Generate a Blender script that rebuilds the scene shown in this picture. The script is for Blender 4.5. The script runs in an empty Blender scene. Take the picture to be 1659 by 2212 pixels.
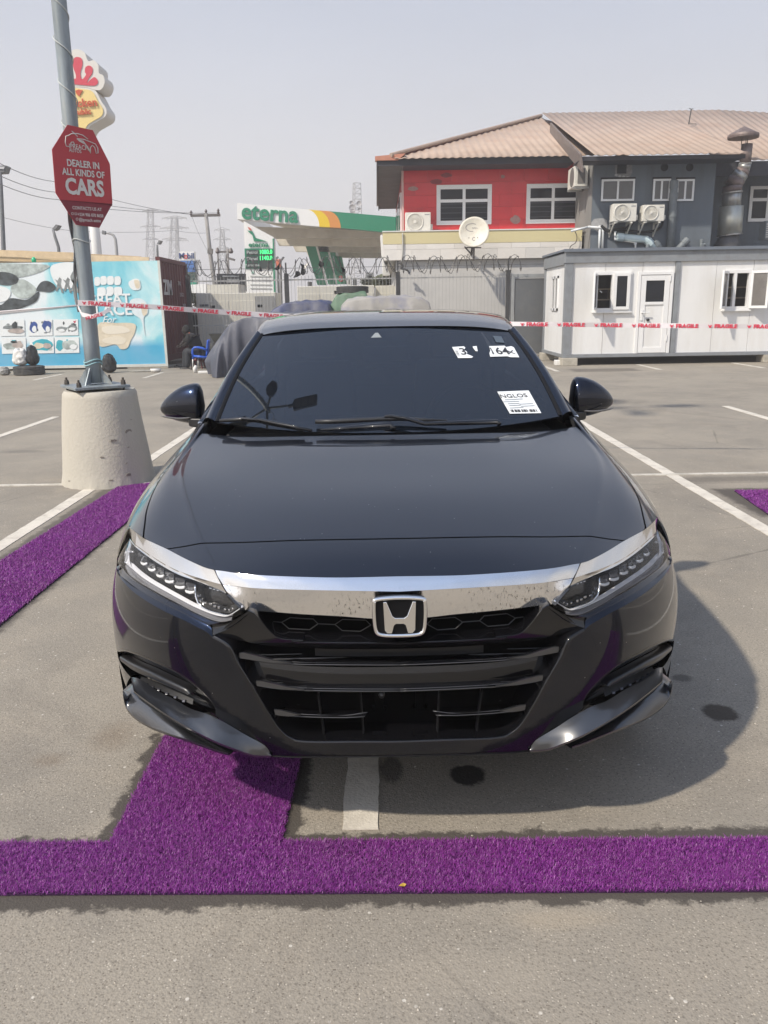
import bpy, bmesh, math, random
import numpy as np
from mathutils import Vector, Matrix
from mathutils.geometry import delaunay_2d_cdt
random.seed(7); rng = np.random.default_rng(7)
SC = bpy.context.scene; COL = SC.collection
# ------------------------------------------------------------------ camera
F, PITCH, ROLL, HCAM = 1740.0, math.radians(14.35), math.radians(0.95), 1.46
_c, _s = math.cos(PITCH), math.sin(PITCH)
FW = np.array([0, _c, -_s]); _u = np.array([0, _s, _c]); _r = np.array([1.0, 0, 0])
RT = _r * math.cos(ROLL) - _u * math.sin(ROLL)
UP = _r * math.sin(ROLL) + _u * math.cos(ROLL)
EYE = np.array([0, 0, HCAM])
cd = bpy.data.cameras.new('camera'); cam = bpy.data.objects.new('camera', cd); COL.objects.link(cam)
cam.matrix_world = Matrix(((RT[0], UP[0], -FW[0], 0), (RT[1], UP[1], -FW[1], 0), (RT[2], UP[2], -FW[2], HCAM), (0, 0, 0, 1)))
cd.sensor_fit = 'VERTICAL'; cd.sensor_height = 24; cd.lens = F / 2212 * 24
cd.clip_start = .05; cd.clip_end = 4000
SC.camera = cam
# ------------------------------------------------------------------ sky, sun, exposure
SUN = np.array([-.760, -.590, 1.0]); SUN /= np.linalg.norm(SUN)
W = bpy.data.worlds.new('World'); SC.world = W; W.use_nodes = True
nt = W.node_tree; nt.nodes.clear()
out = nt.nodes.new('ShaderNodeOutputWorld'); bg = nt.nodes.new('ShaderNodeBackground')
sky = nt.nodes.new('ShaderNodeTexSky'); sky.sky_type = 'NISHITA'; sky.sun_disc = False
sky.sun_elevation = math.asin(SUN[2]); sky.sun_rotation = math.atan2(SUN[0], SUN[1])
sky.air_density = 1.0; sky.dust_density = .8; sky.ozone_density = 2.0
# harmattan dust: a pale veil that is thick near the horizon and thins overhead
tc = nt.nodes.new('ShaderNodeTexCoord'); sx = nt.nodes.new('ShaderNodeSeparateXYZ')
mr = nt.nodes.new('ShaderNodeMapRange'); mr.inputs[1].default_value = 0.0; mr.inputs[2].default_value = 0.66
mr.inputs[3].default_value = .97; mr.inputs[4].default_value = .42; mr.interpolation_type = 'SMOOTHSTEP'
mx = nt.nodes.new('ShaderNodeMix'); mx.data_type = 'RGBA'
# the veil glows towards the sun (aureole of the dusty air)
dt = nt.nodes.new('ShaderNodeVectorMath'); dt.operation = 'DOT_PRODUCT'; dt.inputs[1].default_value = SUN; nt.links.new(tc.outputs['Generated'], dt.inputs[0])
gl = nt.nodes.new('ShaderNodeMapRange'); gl.interpolation_type = 'SMOOTHSTEP'; gl.inputs[1].default_value = .1; gl.inputs[2].default_value = 1; gl.inputs[3].default_value = 1; gl.inputs[4].default_value = 1.9; nt.links.new(dt.outputs['Value'], gl.inputs[0])
vs_ = nt.nodes.new('ShaderNodeVectorMath'); vs_.operation = 'SCALE'; 
vc = nt.nodes.new('ShaderNodeMix'); vc.data_type = 'RGBA'; vc.inputs[6].default_value = (6.8, 6.65, 6.65, 1); vc.inputs[7].default_value = (3.9, 5.2, 8.0, 1)
vz = nt.nodes.new('ShaderNodeMapRange'); vz.inputs[1].default_value = .12; vz.inputs[2].default_value = .8; nt.links.new(sx.outputs[2], vz.inputs[0]); nt.links.new(vz.outputs[0], vc.inputs[0]); nt.links.new(vc.outputs[2], vs_.inputs[0])
nt.links.new(gl.outputs[0], vs_.inputs['Scale']); nt.links.new(vs_.outputs[0], mx.inputs[7])
nt.links.new(tc.outputs['Generated'], sx.inputs[0]); nt.links.new(sx.outputs[2], mr.inputs[0])
nt.links.new(mr.outputs[0], mx.inputs[0]); nt.links.new(sky.outputs[0], mx.inputs[6])
# faint unevenness of the dust layer
cn = nt.nodes.new('ShaderNodeTexNoise'); cn.inputs['Scale'].default_value = 1.6; cn.inputs['Detail'].default_value = 5; cm_ = nt.nodes.new('ShaderNodeMapping'); cm_.inputs['Scale'].default_value = (1, 1, 3.5)
nt.links.new(tc.outputs['Generated'], cm_.inputs[0]); nt.links.new(cm_.outputs[0], cn.inputs['Vector'])
cr_ = nt.nodes.new('ShaderNodeMapRange'); cr_.inputs[1].default_value = .3; cr_.inputs[2].default_value = .7; cr_.inputs[3].default_value = .95; cr_.inputs[4].default_value = 1.05; nt.links.new(cn.outputs[0], cr_.inputs[0])
cs_ = nt.nodes.new('ShaderNodeVectorMath'); cs_.operation = 'SCALE'; nt.links.new(mx.outputs[2], cs_.inputs[0]); nt.links.new(cr_.outputs[0], cs_.inputs['Scale'])
nt.links.new(cs_.outputs[0], bg.inputs[0]); bg.inputs[1].default_value = .108
nt.links.new(bg.outputs[0], out.inputs[0])
sl = bpy.data.lights.new('sun', 'SUN'); sl.energy = 5.0; sl.angle = math.radians(1.6); sl.color = (1, .915, .79)
so = bpy.data.objects.new('sun', sl); COL.objects.link(so); so.location = (-20, -18, 30)
so.rotation_euler = Vector(SUN).to_track_quat('Z', 'Y').to_euler()
SC.view_settings.view_transform = 'Standard'; SC.view_settings.look = 'None'
SC.view_settings.exposure = 0.10; SC.view_settings.gamma = 1; SC.view_settings.use_curve_mapping = False
SC.render.engine = 'CYCLES'; SC.cycles.max_bounces = 8; SC.cycles.transparent_max_bounces = 16
SC.cycles.use_denoising = True; SC.cycles.sample_clamp_indirect = 6.0
# ------------------------------------------------------------------ photo survey: sight lines to points at a known depth / height
def sight(px, py): return FW + RT * (px - 829.5) / F - UP * (py - 1106) / F
def at(px, py, Y):
    d = sight(px, py); return EYE + d * (Y / d[1])
def gr(px, py, z=0.0):
    d = sight(px, py); return EYE + d * ((z - HCAM) / d[2])
def proj(P):
    d = np.asarray(P, float) - EYE; k = d @ FW
    return 829.5 + F * (d @ RT) / k, 1106 - F * (d @ UP) / k
def qA(x, y): return x * .2604, y * .2604
def qB(x, y): return x * .29296, 486.04 + y * .29296
def qC(x, y): return 378.0 + x * .32551, 405.0 + y * .32551
def qD(x, y): return 783.1 + x * .29296, 216.0 + y * .29296
def qE(x, y): return 1188.1 + x * .28385, 216.0 + y * .28385
def qF(x, y): return 1053.1 + x * .36523, 513.0 + y * .36523
def rect(q, x0, y0, x1, y1, Y):
    """world x0,x1,z0,z1 of a facade rectangle seen at depth Y"""
    xm, ym = (x0 + x1) / 2, (y0 + y1) / 2
    return (at(*q(x0, ym), Y)[0], at(*q(x1, ym), Y)[0], at(*q(xm, y1), Y)[2], at(*q(xm, y0), Y)[2])
# ------------------------------------------------------------------ objects
ORG = {}
def tag(o, label=None, cat=None, group=None, kind=None):
    if label: o['label'] = label
    if cat: o['category'] = cat
    if group: o['group'] = group
    if kind: o['kind'] = kind
    return o
def thing(name, label, cat, loc=(0, 0, 0), group=None, kind=None):
    o = bpy.data.objects.new(name, None); COL.objects.link(o); o.location = loc
    o.empty_display_size = .1
    ORG[o.name] = np.array(loc, float)
    return tag(o, label, cat, group, kind)
def link(o, parent):
    COL.objects.link(o)
    if parent is not None: o.parent = parent; ORG[o.name] = ORG[parent.name]
    else: ORG[o.name] = np.zeros(3)
    return o
def mesh(name, V, Fc, mat, parent=None, smooth=False, mats=None, fmat=None, bev=0, normals=None):
    V = np.asarray(V, float)
    if parent is not None: V = V - ORG[parent.name]
    me = bpy.data.meshes.new(name); me.from_pydata(V.tolist(), [], [tuple(f) for f in Fc]); me.update()
    for m in (mats or [mat]): me.materials.append(m)
    if fmat is not None: me.polygons.foreach_set('material_index', fmat)
    if smooth: me.polygons.foreach_set('use_smooth', [True] * len(me.polygons))
    if normals is not None:
        me.polygons.foreach_set('use_smooth', [True] * len(me.polygons))
        me.normals_split_custom_set_from_vertices([tuple(n) for n in normals])
    o = bpy.data.objects.new(name, me); link(o, parent)
    if bev:
        b = o.modifiers.new('bevel', 'BEVEL'); b.width = bev; b.segments = 2; b.limit_method = 'ANGLE'; b.angle_limit = .6
        for p in me.polygons: p.use_smooth = True
        b.harden_normals = True
    return o
def frame_of(d):
    d = d / np.linalg.norm(d); a = np.array([0, 0, 1.0]) if abs(d[2]) < .9 else np.array([1.0, 0, 0])
    u = np.cross(a, d); u /= np.linalg.norm(u); return u, np.cross(d, u)
class MB:
    def __init__(s): s.v = []; s.f = []; s.m = []; s.cur = 0
    def add(s, V, Fc):
        o = len(s.v); s.v += [tuple(map(float, p)) for p in V]; s.f += [tuple(i + o for i in f) for f in Fc]; s.m += [s.cur] * len(Fc); return s
    def box(s, x0, x1, y0, y1, z0, z1):
        V = [(x, y, z) for z in (z0, z1) for y in (y0, y1) for x in (x0, x1)]
        return s.add(V, [(0, 2, 3, 1), (4, 5, 7, 6), (0, 1, 5, 4), (2, 6, 7, 3), (0, 4, 6, 2), (1, 3, 7, 5)])
    def hexa(s, a, b):  # two matching quads
        V = list(a) + list(b)
        return s.add(V, [(3, 2, 1, 0), (4, 5, 6, 7), (0, 1, 5, 4), (1, 2, 6, 5), (2, 3, 7, 6), (3, 0, 4, 7)])
    def bar(s, a, b, w, h=None, up=None):
        a, b = np.array(a, float), np.array(b, float); u, v = frame_of(b - a); h = h or w
        q = [u * w / 2 * i + v * h / 2 * j for i, j in ((-1, -1), (1, -1), (1, 1), (-1, 1))]
        return s.hexa([a + k for k in q], [b + k for k in q])
    def tube(s, P, r, n=8, cap=True, closed=False):
        P = [np.array(p, float) for p in P]; R = r if hasattr(r, '__len__') else [r] * len(P); V = []
        T = []
        for i in range(len(P)):
            a = P[max(0, i - 1)]; b = P[min(len(P) - 1, i + 1)]
            if closed: a = P[i - 1]; b = P[(i + 1) % len(P)]
            T.append((b - a) / (np.linalg.norm(b - a) + 1e-12))
        u, v = frame_of(T[0])
        for i, p in enumerate(P):
            u = u - T[i] * (u @ T[i]); u /= np.linalg.norm(u); v = np.cross(T[i], u)
            V += [p + R[i] * (u * math.cos(2 * math.pi * k / n) + v * math.sin(2 * math.pi * k / n)) for k in range(n)]
        m = len(P); Fc = []
        for i in range(m if closed else m - 1):
            for k in range(n):
                j = (i + 1) % m
                Fc.append((i * n + k, i * n + (k + 1) % n, j * n + (k + 1) % n, j * n + k))
        if cap and not closed: Fc += [tuple(range(n - 1, -1, -1)), tuple((m - 1) * n + k for k in range(n))]
        return s.add(V, Fc)
    def lathe(s, c, prof, n=24, axis='z', cap=True):
        V = []
        for r, h in prof:
            for k in range(n):
                a = 2 * math.pi * k / n
                if axis == 'z': V.append((c[0] + r * math.cos(a), c[1] + r * math.sin(a), c[2] + h))
                elif axis == 'y': V.append((c[0] + r * math.cos(a), c[1] + h, c[2] + r * math.sin(a)))
                else: V.append((c[0] + h, c[1] + r * math.cos(a), c[2] + r * math.sin(a)))
        Fc = [(i * n + k, i * n + (k + 1) % n, (i + 1) * n + (k + 1) % n, (i + 1) * n + k) for i in range(len(prof) - 1) for k in range(n)]
        if cap and prof[0][0] > 1e-4: Fc.append(tuple(range(n - 1, -1, -1)))
        if cap and prof[-1][0] > 1e-4: Fc.append(tuple((len(prof) - 1) * n + k for k in range(n)))
        return s.add(V, Fc)
    def prism(s, poly, d):  # poly: 3D points, extruded by d
        n = len(poly); P = [np.array(p, float) for p in poly]; d = np.array(d, float)
        return s.add(P + [p + d for p in P], [tuple(range(n)), tuple(range(2 * n - 1, n - 1, -1))] + [(i, i + n, (i + 1) % n + n, (i + 1) % n) for i in range(n)])
    def grid(s, fn, nu, nv):
        V = [fn(i / nu, j / nv) for j in range(nv + 1) for i in range(nu + 1)]
        return s.add(V, [(j * (nu + 1) + i, j * (nu + 1) + i + 1, (j + 1) * (nu + 1) + i + 1, (j + 1) * (nu + 1) + i) for j in range(nv) for i in range(nu)])
    def make(s, name, mat, parent=None, smooth=False, bev=0, mats=None):
        return mesh(name, s.v, s.f, mat, parent, smooth, mats, s.m if mats else None, bev)
def box_obj(name, x0, x1, y0, y1, z0, z1, mat, parent=None, bev=0): return MB().box(x0, x1, y0, y1, z0, z1).make(name, mat, parent, bev=bev)
def text(name, body, mat, parent, o, xa, ya, size, off=0, ext=.002, align='CENTER', sx=1.0, font_shear=0, spacing=1.0):
    """lettering whose centre is o, running along xa with up ya, cap height about .7*size"""
    c = bpy.data.curves.new(name, 'FONT'); c.body = body; c.size = size; c.align_x = align; c.align_y = 'CENTER'
    c.offset = off * size; c.extrude = ext; c.shear = font_shear; c.space_character = spacing; c.resolution_u = 3
    tmp = bpy.data.objects.new(name, c); me = bpy.data.meshes.new_from_object(tmp); bpy.data.objects.remove(tmp); bpy.data.curves.remove(c)
    me.materials.clear(); me.materials.append(mat)
    ob = bpy.data.objects.new(name, me); link(ob, parent)
    xa = np.array(xa, float); xa /= np.linalg.norm(xa); ya = np.array(ya, float); ya -= xa * (ya @ xa); ya /= np.linalg.norm(ya); za = np.cross(xa, ya)
    o = np.array(o, float) - (ORG[parent.name] if parent is not None else 0)
    ob.matrix_local = Matrix(((xa[0] * sx, ya[0], za[0], o[0]), (xa[1] * sx, ya[1], za[1], o[1]), (xa[2] * sx, ya[2], za[2], o[2]), (0, 0, 0, 1)))
    return ob
def copy_tree(root, loc, label, group=None, rotz=None, name=None):
    r = root.copy(); COL.objects.link(r); r.location = loc; ORG[r.name] = np.array(loc, float)
    if rotz is not None: r.rotation_euler[2] = rotz
    r['label'] = label
    if group: r['group'] = group
    def rec(src, dst):
        for ch in list(src.children):
            c = ch.copy(); COL.objects.link(c); c.parent = dst; rec(ch, c)
    rec(root, r); return r
# ------------------------------------------------------------------ materials
def M(name, col, rough=.6, metal=0.0, var=.0, vs=8.0, bump=0.0, bs=60.0, coat=0.0, spec=.5, dirt=None, emit=None, streak=False, alpha=None, ior=1.5):
    """principled material; var = tonal mottling, dirt = (colour, amount, scale), streak = stretched vertically"""
    m = bpy.data.materials.new(name); m.use_nodes = True; t = m.node_tree; N, L = t.nodes, t.links
    p = N['Principled BSDF']; p.inputs['Base Color'].default_value = (*col, 1); p.inputs['Roughness'].default_value = rough
    p.inputs['Metallic'].default_value = metal; p.inputs['Coat Weight'].default_value = coat; p.inputs['Coat Roughness'].default_value = .03
    p.inputs['Specular IOR Level'].default_value = spec; p.inputs['IOR'].default_value = ior
    if emit: p.inputs['Emission Color'].default_value = (*emit[0], 1); p.inputs['Emission Strength'].default_value = emit[1]
    if alpha is not None: p.inputs['Alpha'].default_value = alpha
    if not (var or bump or dirt): return m
    g = N.new('ShaderNodeNewGeometry'); mp = N.new('ShaderNodeMapping'); L.new(g.outputs['Position'], mp.inputs[0])
    if streak: mp.inputs['Scale'].default_value = (1, 1, .12)
    col_out = None
    if var or dirt:
        n = N.new('ShaderNodeTexNoise'); n.inputs['Scale'].default_value = vs; n.inputs['Detail'].default_value = 6; n.inputs['Roughness'].default_value = .65
        L.new(mp.outputs[0], n.inputs['Vector'])
        r = N.new('ShaderNodeMapRange'); r.inputs[1].default_value = .3; r.inputs[2].default_value = .7
        r.inputs[3].default_value = 1 - var; r.inputs[4].default_value = 1 + var; L.new(n.outputs[0], r.inputs[0])
        h = N.new('ShaderNodeVectorMath'); h.operation = 'SCALE'; h.inputs[0].default_value = col; L.new(r.outputs[0], h.inputs['Scale'])
        col_out = h.outputs[0]
    if dirt:
        dc, amt, ds = dirt
        n2 = N.new('ShaderNodeTexNoise'); n2.inputs['Scale'].default_value = ds; n2.inputs['Detail'].default_value = 8; n2.inputs['Roughness'].default_value = .7
        L.new(mp.outputs[0], n2.inputs['Vector'])
        r2 = N.new('ShaderNodeMapRange'); r2.inputs[1].default_value = .48; r2.inputs[2].default_value = .72; r2.inputs[3].default_value = 0; r2.inputs[4].default_value = amt
        L.new(n2.outputs[0], r2.inputs[0]); k = N.new('ShaderNodeMix'); k.data_type = 'RGBA'; L.new(r2.outputs[0], k.inputs[0])
        L.new(col_out, k.inputs[6]); k.inputs[7].default_value = (*dc, 1); col_out = k.outputs[2]
    if col_out is not None: L.new(col_out, p.inputs['Base Color'])
    if bump:
        n3 = N.new('ShaderNodeTexNoise'); n3.inputs['Scale'].default_value = bs; n3.inputs['Detail'].default_value = 4
        L.new(g.outputs['Position'], n3.inputs['Vector'])
        b = N.new('ShaderNodeBump'); b.inputs['Strength'].default_value = bump; b.inputs['Distance'].default_value = .01
        L.new(n3.outputs[0], b.inputs['Height']); L.new(b.outputs[0], p.inputs['Normal'])
    return m
# ------------------------------------------------------------------ ground
def asphalt_material():
    m = bpy.data.materials.new('worn_asphalt'); m.use_nodes = True; t = m.node_tree; N, L = t.nodes, t.links
    p = N['Principled BSDF']; p.inputs['Roughness'].default_value = .88; p.inputs['Specular IOR Level'].default_value = .25
    g = N.new('ShaderNodeNewGeometry'); pos = g.outputs['Position']
    def noise(sc, det=5, rough=.6, dist=0):
        n = N.new('ShaderNodeTexNoise'); n.inputs['Scale'].default_value = sc; n.inputs['Detail'].default_value = det
        n.inputs['Roughness'].default_value = rough; n.inputs['Distortion'].default_value = dist; L.new(pos, n.inputs['Vector']); return n.outputs[0]
    def rng_(s, a, b, c, d, smooth=True):
        r = N.new('ShaderNodeMapRange'); r.inputs[1].default_value = a; r.inputs[2].default_value = b; r.inputs[3].default_value = c; r.inputs[4].default_value = d
        if smooth: r.interpolation_type = 'SMOOTHSTEP'
        L.new(s, r.inputs[0]); return r.outputs[0]
    def math_(op, a, b=None, c=None):
        n = N.new('ShaderNodeMath'); n.operation = op
        for i, v in enumerate((a, b, c)):
            if v is None: continue
            if isinstance(v, (int, float)): n.inputs[i].default_value = v
            else: L.new(v, n.inputs[i])
        return n.outputs[0]
    def mix(f, a, b, mode='MIX'):
        n = N.new('ShaderNodeMix'); n.data_type = 'RGBA'; n.blend_type = mode
        if isinstance(f, (int, float)): n.inputs[0].default_value = f
        else: L.new(f, n.inputs[0])
        for k, v in ((6, a), (7, b)):
            if isinstance(v, tuple): n.inputs[k].default_value = (*v, 1)
            else: L.new(v, n.inputs[k])
        return n.outputs[2]
    base = mix(rng_(noise(.55, 6, .62), .35, .66, 0, 1), (.314, .280, .228), (.240, .217, .182))
    base = mix(rng_(noise(3.2, 6, .6, .4), .42, .7, 0, .55), base, (.325, .285, .228))
    base = mix(rng_(noise(.16, 4, .5), .5, .72, 0, .5), base, (.315, .27, .205))
    base = mix(rng_(noise(1.3, 7, .72, .8), .5, .64, 0, .38), base, (.19, .17, .143))
    # binder and stone: dark pits and pale chips
    base = mix(rng_(noise(110, 6, .75), .47, .66, 0, .62), base, (.12, .105, .085))
    v = N.new('ShaderNodeTexVoronoi'); v.inputs['Scale'].default_value = 170; v.inputs['Randomness'].default_value = 1; L.new(pos, v.inputs['Vector'])
    sep = N.new('ShaderNodeSeparateColor'); L.new(v.outputs['Color'], sep.inputs[0])
    chip = math_('MULTIPLY', rng_(v.outputs['Distance'], .25, .42, 1, 0), rng_(sep.outputs[0], .84, .92, 0, 1))
    base = mix(math_('MULTIPLY', chip, .65), base, (.52, .47, .39))
    chip2 = math_('MULTIPLY', rng_(v.outputs['Distance'], .25, .45, 1, 0), rng_(sep.outputs[1], .8, .86, 0, 1))
    base = mix(math_('MULTIPLY', chip2, .7), base, (.11, .09, .07))
    v2 = N.new('ShaderNodeTexVoronoi'); v2.inputs['Scale'].default_value = 38; L.new(pos, v2.inputs['Vector'])
    sep2 = N.new('ShaderNodeSeparateColor'); L.new(v2.outputs['Color'], sep2.inputs[0])
    chip3 = math_('MULTIPLY', rng_(v2.outputs['Distance'], .12, .2, 1, 0), rng_(sep2.outputs[0], .93, .96, 0, 1))
    base = mix(math_('MULTIPLY', chip3, .7), base, (.62, .58, .51))
    # hairline cracks
    v3 = N.new('ShaderNodeTexVoronoi'); v3.feature = 'DISTANCE_TO_EDGE'; v3.inputs['Scale'].default_value = .55; L.new(pos, v3.inputs['Vector'])
    ck = math_('MULTIPLY', rng_(math_('ADD', v3.outputs['Distance'], math_('MULTIPLY', noise(6, 4, .6), .012)), .006, .0105, 1, 0), rng_(noise(.5, 3, .5), .5, .6, 0, .55))
    base = mix(ck, base, (.10, .09, .075))
    # stains: wet margins of the turf, oil drips, damp patch, rust tint
    xy = N.new('ShaderNodeSeparateXYZ'); L.new(pos, xy.inputs[0])
    wob = rng_(noise(13, 8, .72), .25, .75, -.034, .034, False)
    def boxmask(cx, cy, hx, hy, soft):
        ax = math_('SUBTRACT', math_('ABSOLUTE', math_('SUBTRACT', xy.outputs[0], cx)), hx)
        ay = math_('SUBTRACT', math_('ABSOLUTE', math_('SUBTRACT', xy.outputs[1], cy)), hy)
        return rng_(math_('ADD', math_('MAXIMUM', ax, ay), wob), -soft, soft * .6, 1, 0)
    def ellmask(cx, cy, rx, ry, soft, wamp=1.0):
        ax = math_('DIVIDE', math_('SUBTRACT', xy.outputs[0], cx), rx); ay = math_('DIVIDE', math_('SUBTRACT', xy.outputs[1], cy), ry)
        d = math_('SQRT', math_('ADD', math_('MULTIPLY', ax, ax), math_('MULTIPLY', ay, ay)))
        return rng_(math_('ADD', d, math_('MULTIPLY', wob, 6 * wamp)), 1 - soft, 1 + soft, 1, 0)
    wet = (.062, .054, .047)
    for (cx, cy, hx, hy, so_, amt) in [(0, 1.858, 9, .148, .014, .92), (-.54, 2.28, .290, .300, .014, .92), (-2.09, 5.0, .285, 1.95, .03, .7),
                                      (3.6, 5.84, .99, .45, .05, .85), (2.95, 6.63, .5, .12, .08, .45), (4.95, 18.1, .75, .42, .12, .55)]:
        base = mix(math_('MULTIPLY', boxmask(cx, cy, hx, hy, so_), amt), base, wet)
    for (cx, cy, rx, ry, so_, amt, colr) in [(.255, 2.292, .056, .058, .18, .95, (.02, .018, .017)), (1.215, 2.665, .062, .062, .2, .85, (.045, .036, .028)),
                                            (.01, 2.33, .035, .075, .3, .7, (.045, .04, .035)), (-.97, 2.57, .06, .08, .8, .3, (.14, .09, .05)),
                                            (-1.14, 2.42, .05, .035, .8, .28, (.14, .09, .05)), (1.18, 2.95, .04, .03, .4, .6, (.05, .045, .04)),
                                            (3.1, 12.2, .8, .3, .5, .35, (.1, .09, .08)), (.42, 1.66, .12, .03, .6, .35, (.36, .3, .22)), (.2, 1.5, .16, .06, .7, .3, (.34, .3, .24)),
                                            (-3.9, 8.6, .22, .1, .5, .4, (.09, .085, .08)), (1.9, 9.2, .5, .3, .6, .25, (.1, .09, .085))]:
        base = mix(math_('MULTIPLY', ellmask(cx, cy, rx, ry, so_, 1.7), amt), base, colr)
    L.new(base, p.inputs['Base Color'])
    b = N.new('ShaderNodeBump'); b.inputs['Strength'].default_value = .5; b.inputs['Distance'].default_value = .0035
    hgt = math_('ADD', math_('MULTIPLY', v.outputs['Distance'], .6), noise(60, 5, .7)); L.new(hgt, b.inputs['Height']); L.new(b.outputs[0], p.inputs['Normal'])
    return m
ASPH = asphalt_material()
def ground():
    # one sheet to the horizon, finer near the car park
    xs = [-1500, -300, -60, -20, -8, -4, -2, 0, 2, 4, 8, 20, 60, 300, 1500]; ys = [-1500, -300, -40, -6, 0, 2, 4, 8, 16, 40, 100, 400, 2500]
    V = [(x, y, 0) for y in ys for x in xs]; n = len(xs)
    Fc = [(j * n + i, j * n + i + 1, (j + 1) * n + i + 1, (j + 1) * n + i) for j in range(len(ys) - 1) for i in range(n - 1)]
    return tag(mesh('ground', V, Fc, ASPH), 'worn sun-bleached asphalt of the car park', kind='structure')
ground()
PAINT = M('road_paint', (.60, .555, .475), .75, var=.10, vs=5, dirt=((.36, .32, .27), .75, 9), bump=.3, bs=120)
PAINT2 = M('road_paint_thin', (.52, .485, .42), .8, var=.14, vs=4, dirt=((.28, .25, .21), .9, 6), bump=.3, bs=120)
def painted_line(x0, x1, y0, y1, mat, ragged=.006, z=.004):
    """a strip of thick road paint with a slightly ragged edge"""
    along_y = (y1 - y0) > (x1 - x0); Ln = (y1 - y0) if along_y else (x1 - x0); n = max(8, int(Ln / .03))
    V = []; w = [0, 0]
    for i in range(n + 1):
        t = i / n
        for k in range(2): w[k] = .55 * w[k] + random.uniform(-1, 1) * ragged * .42
        if along_y: V += [(x0 + w[0], y0 + t * Ln, z), (x1 + w[1], y0 + t * Ln, z)]
        else: V += [(x0 + t * Ln, y0 + w[0], z), (x0 + t * Ln, y1 + w[1], z)]
    Fc = [(2 * i, 2 * i + 1, 2 * i + 3, 2 * i + 2) if along_y else (2 * i, 2 * i + 2, 2 * i + 3, 2 * i + 1) for i in range(n)]
    m = len(V); V += [(a, b, 0) for a, b, c in V]
    Fc += [(2 * i, 2 * i + 2, m + 2 * i + 2, m + 2 * i) for i in range(n)] + [(2 * i + 1, m + 2 * i + 1, m + 2 * i + 3, 2 * i + 3) for i in range(n)]
    Fc += [(0, m, m + 1, 1), (2 * n, 2 * n + 1, m + 2 * n + 1, m + 2 * n)]
    return tag(mesh('painted_line', V, Fc, mat), kind='structure')
for xc, y0, y1 in [(-.082, 2.02, 11.6), (2.495, 2.1, 11.6), (4.88, 2.1, 11.45), (-2.475, 2.02, 6.66), (-2.35, 7.55, 11.6), (-4.66, 2.02, 11.5), (-7.0, 2.0, 11.5), (7.3, 2.1, 11.4)]:
    painted_line(xc - .052, xc + .052, y0, y1, PAINT)
painted_line(-11, 10, 6.81, 6.87, PAINT2, z=.008)
for xc, y0 in [(3.88, 17.9), (6.14, 17.95), (8.42, 17.95), (-5.25, 18.0), (-7.65, 17.95), (-3.0, 18.0), (1.6, 18.0)]:
    painted_line(xc - .05, xc + .05, y0, y0 + 1.6, PAINT2)
# ------------------------------------------------------------------ purple artificial turf
TURF_BASE = M('turf_backing', (.035, .006, .045), .9, var=.3, vs=20)
def turf_material():
    m = bpy.data.materials.new('turf_fibre'); m.use_nodes = True; N, L = m.node_tree.nodes, m.node_tree.links
    p = N['Principled BSDF']; p.inputs['Roughness'].default_value = .42; p.inputs['Specular IOR Level'].default_value = .5
    a = N.new('ShaderNodeAttribute'); a.attribute_name = 'tone'; r = N.new('ShaderNodeValToRGB'); L.new(a.outputs['Fac'], r.inputs[0])
    e = r.color_ramp.elements; e[0].position = 0; e[0].color = (.10, .010, .125, 1); e[1].position = 1; e[1].color = (.56, .26, .56, 1)
    x = e.new(.5); x.color = (.30, .033, .33, 1); x = e.new(.85); x.color = (.40, .09, .43, 1)
    g = N.new('ShaderNodeNewGeometry'); n = N.new('ShaderNodeTexNoise'); n.inputs['Scale'].default_value = 3.5; n.inputs['Detail'].default_value = 4; L.new(g.outputs['Position'], n.inputs['Vector'])
    rr = N.new('ShaderNodeMapRange'); rr.inputs[1].default_value = .35; rr.inputs[2].default_value = .7; rr.inputs[3].default_value = 0; rr.inputs[4].default_value = .45; L.new(n.outputs[0], rr.inputs[0])
    k = N.new('ShaderNodeMix'); k.data_type = 'RGBA'; L.new(rr.outputs[0], k.inputs[0]); L.new(r.outputs[0], k.inputs[6]); k.inputs[7].default_value = (.25, .06, .25, 1)
    L.new(k.outputs[2], p.inputs['Base Color'])
    tr = N.new('ShaderNodeBsdfTranslucent'); L.new(k.outputs[2], tr.inputs[0]); ms = N.new('ShaderNodeMixShader'); ms.inputs[0].default_value = .22
    L.new(p.outputs[0], ms.inputs[1]); L.new(tr.outputs[0], ms.inputs[2]); L.new(ms.outputs[0], N['Material Output'].inputs[0])
    return m
TURF = turf_material()
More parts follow.
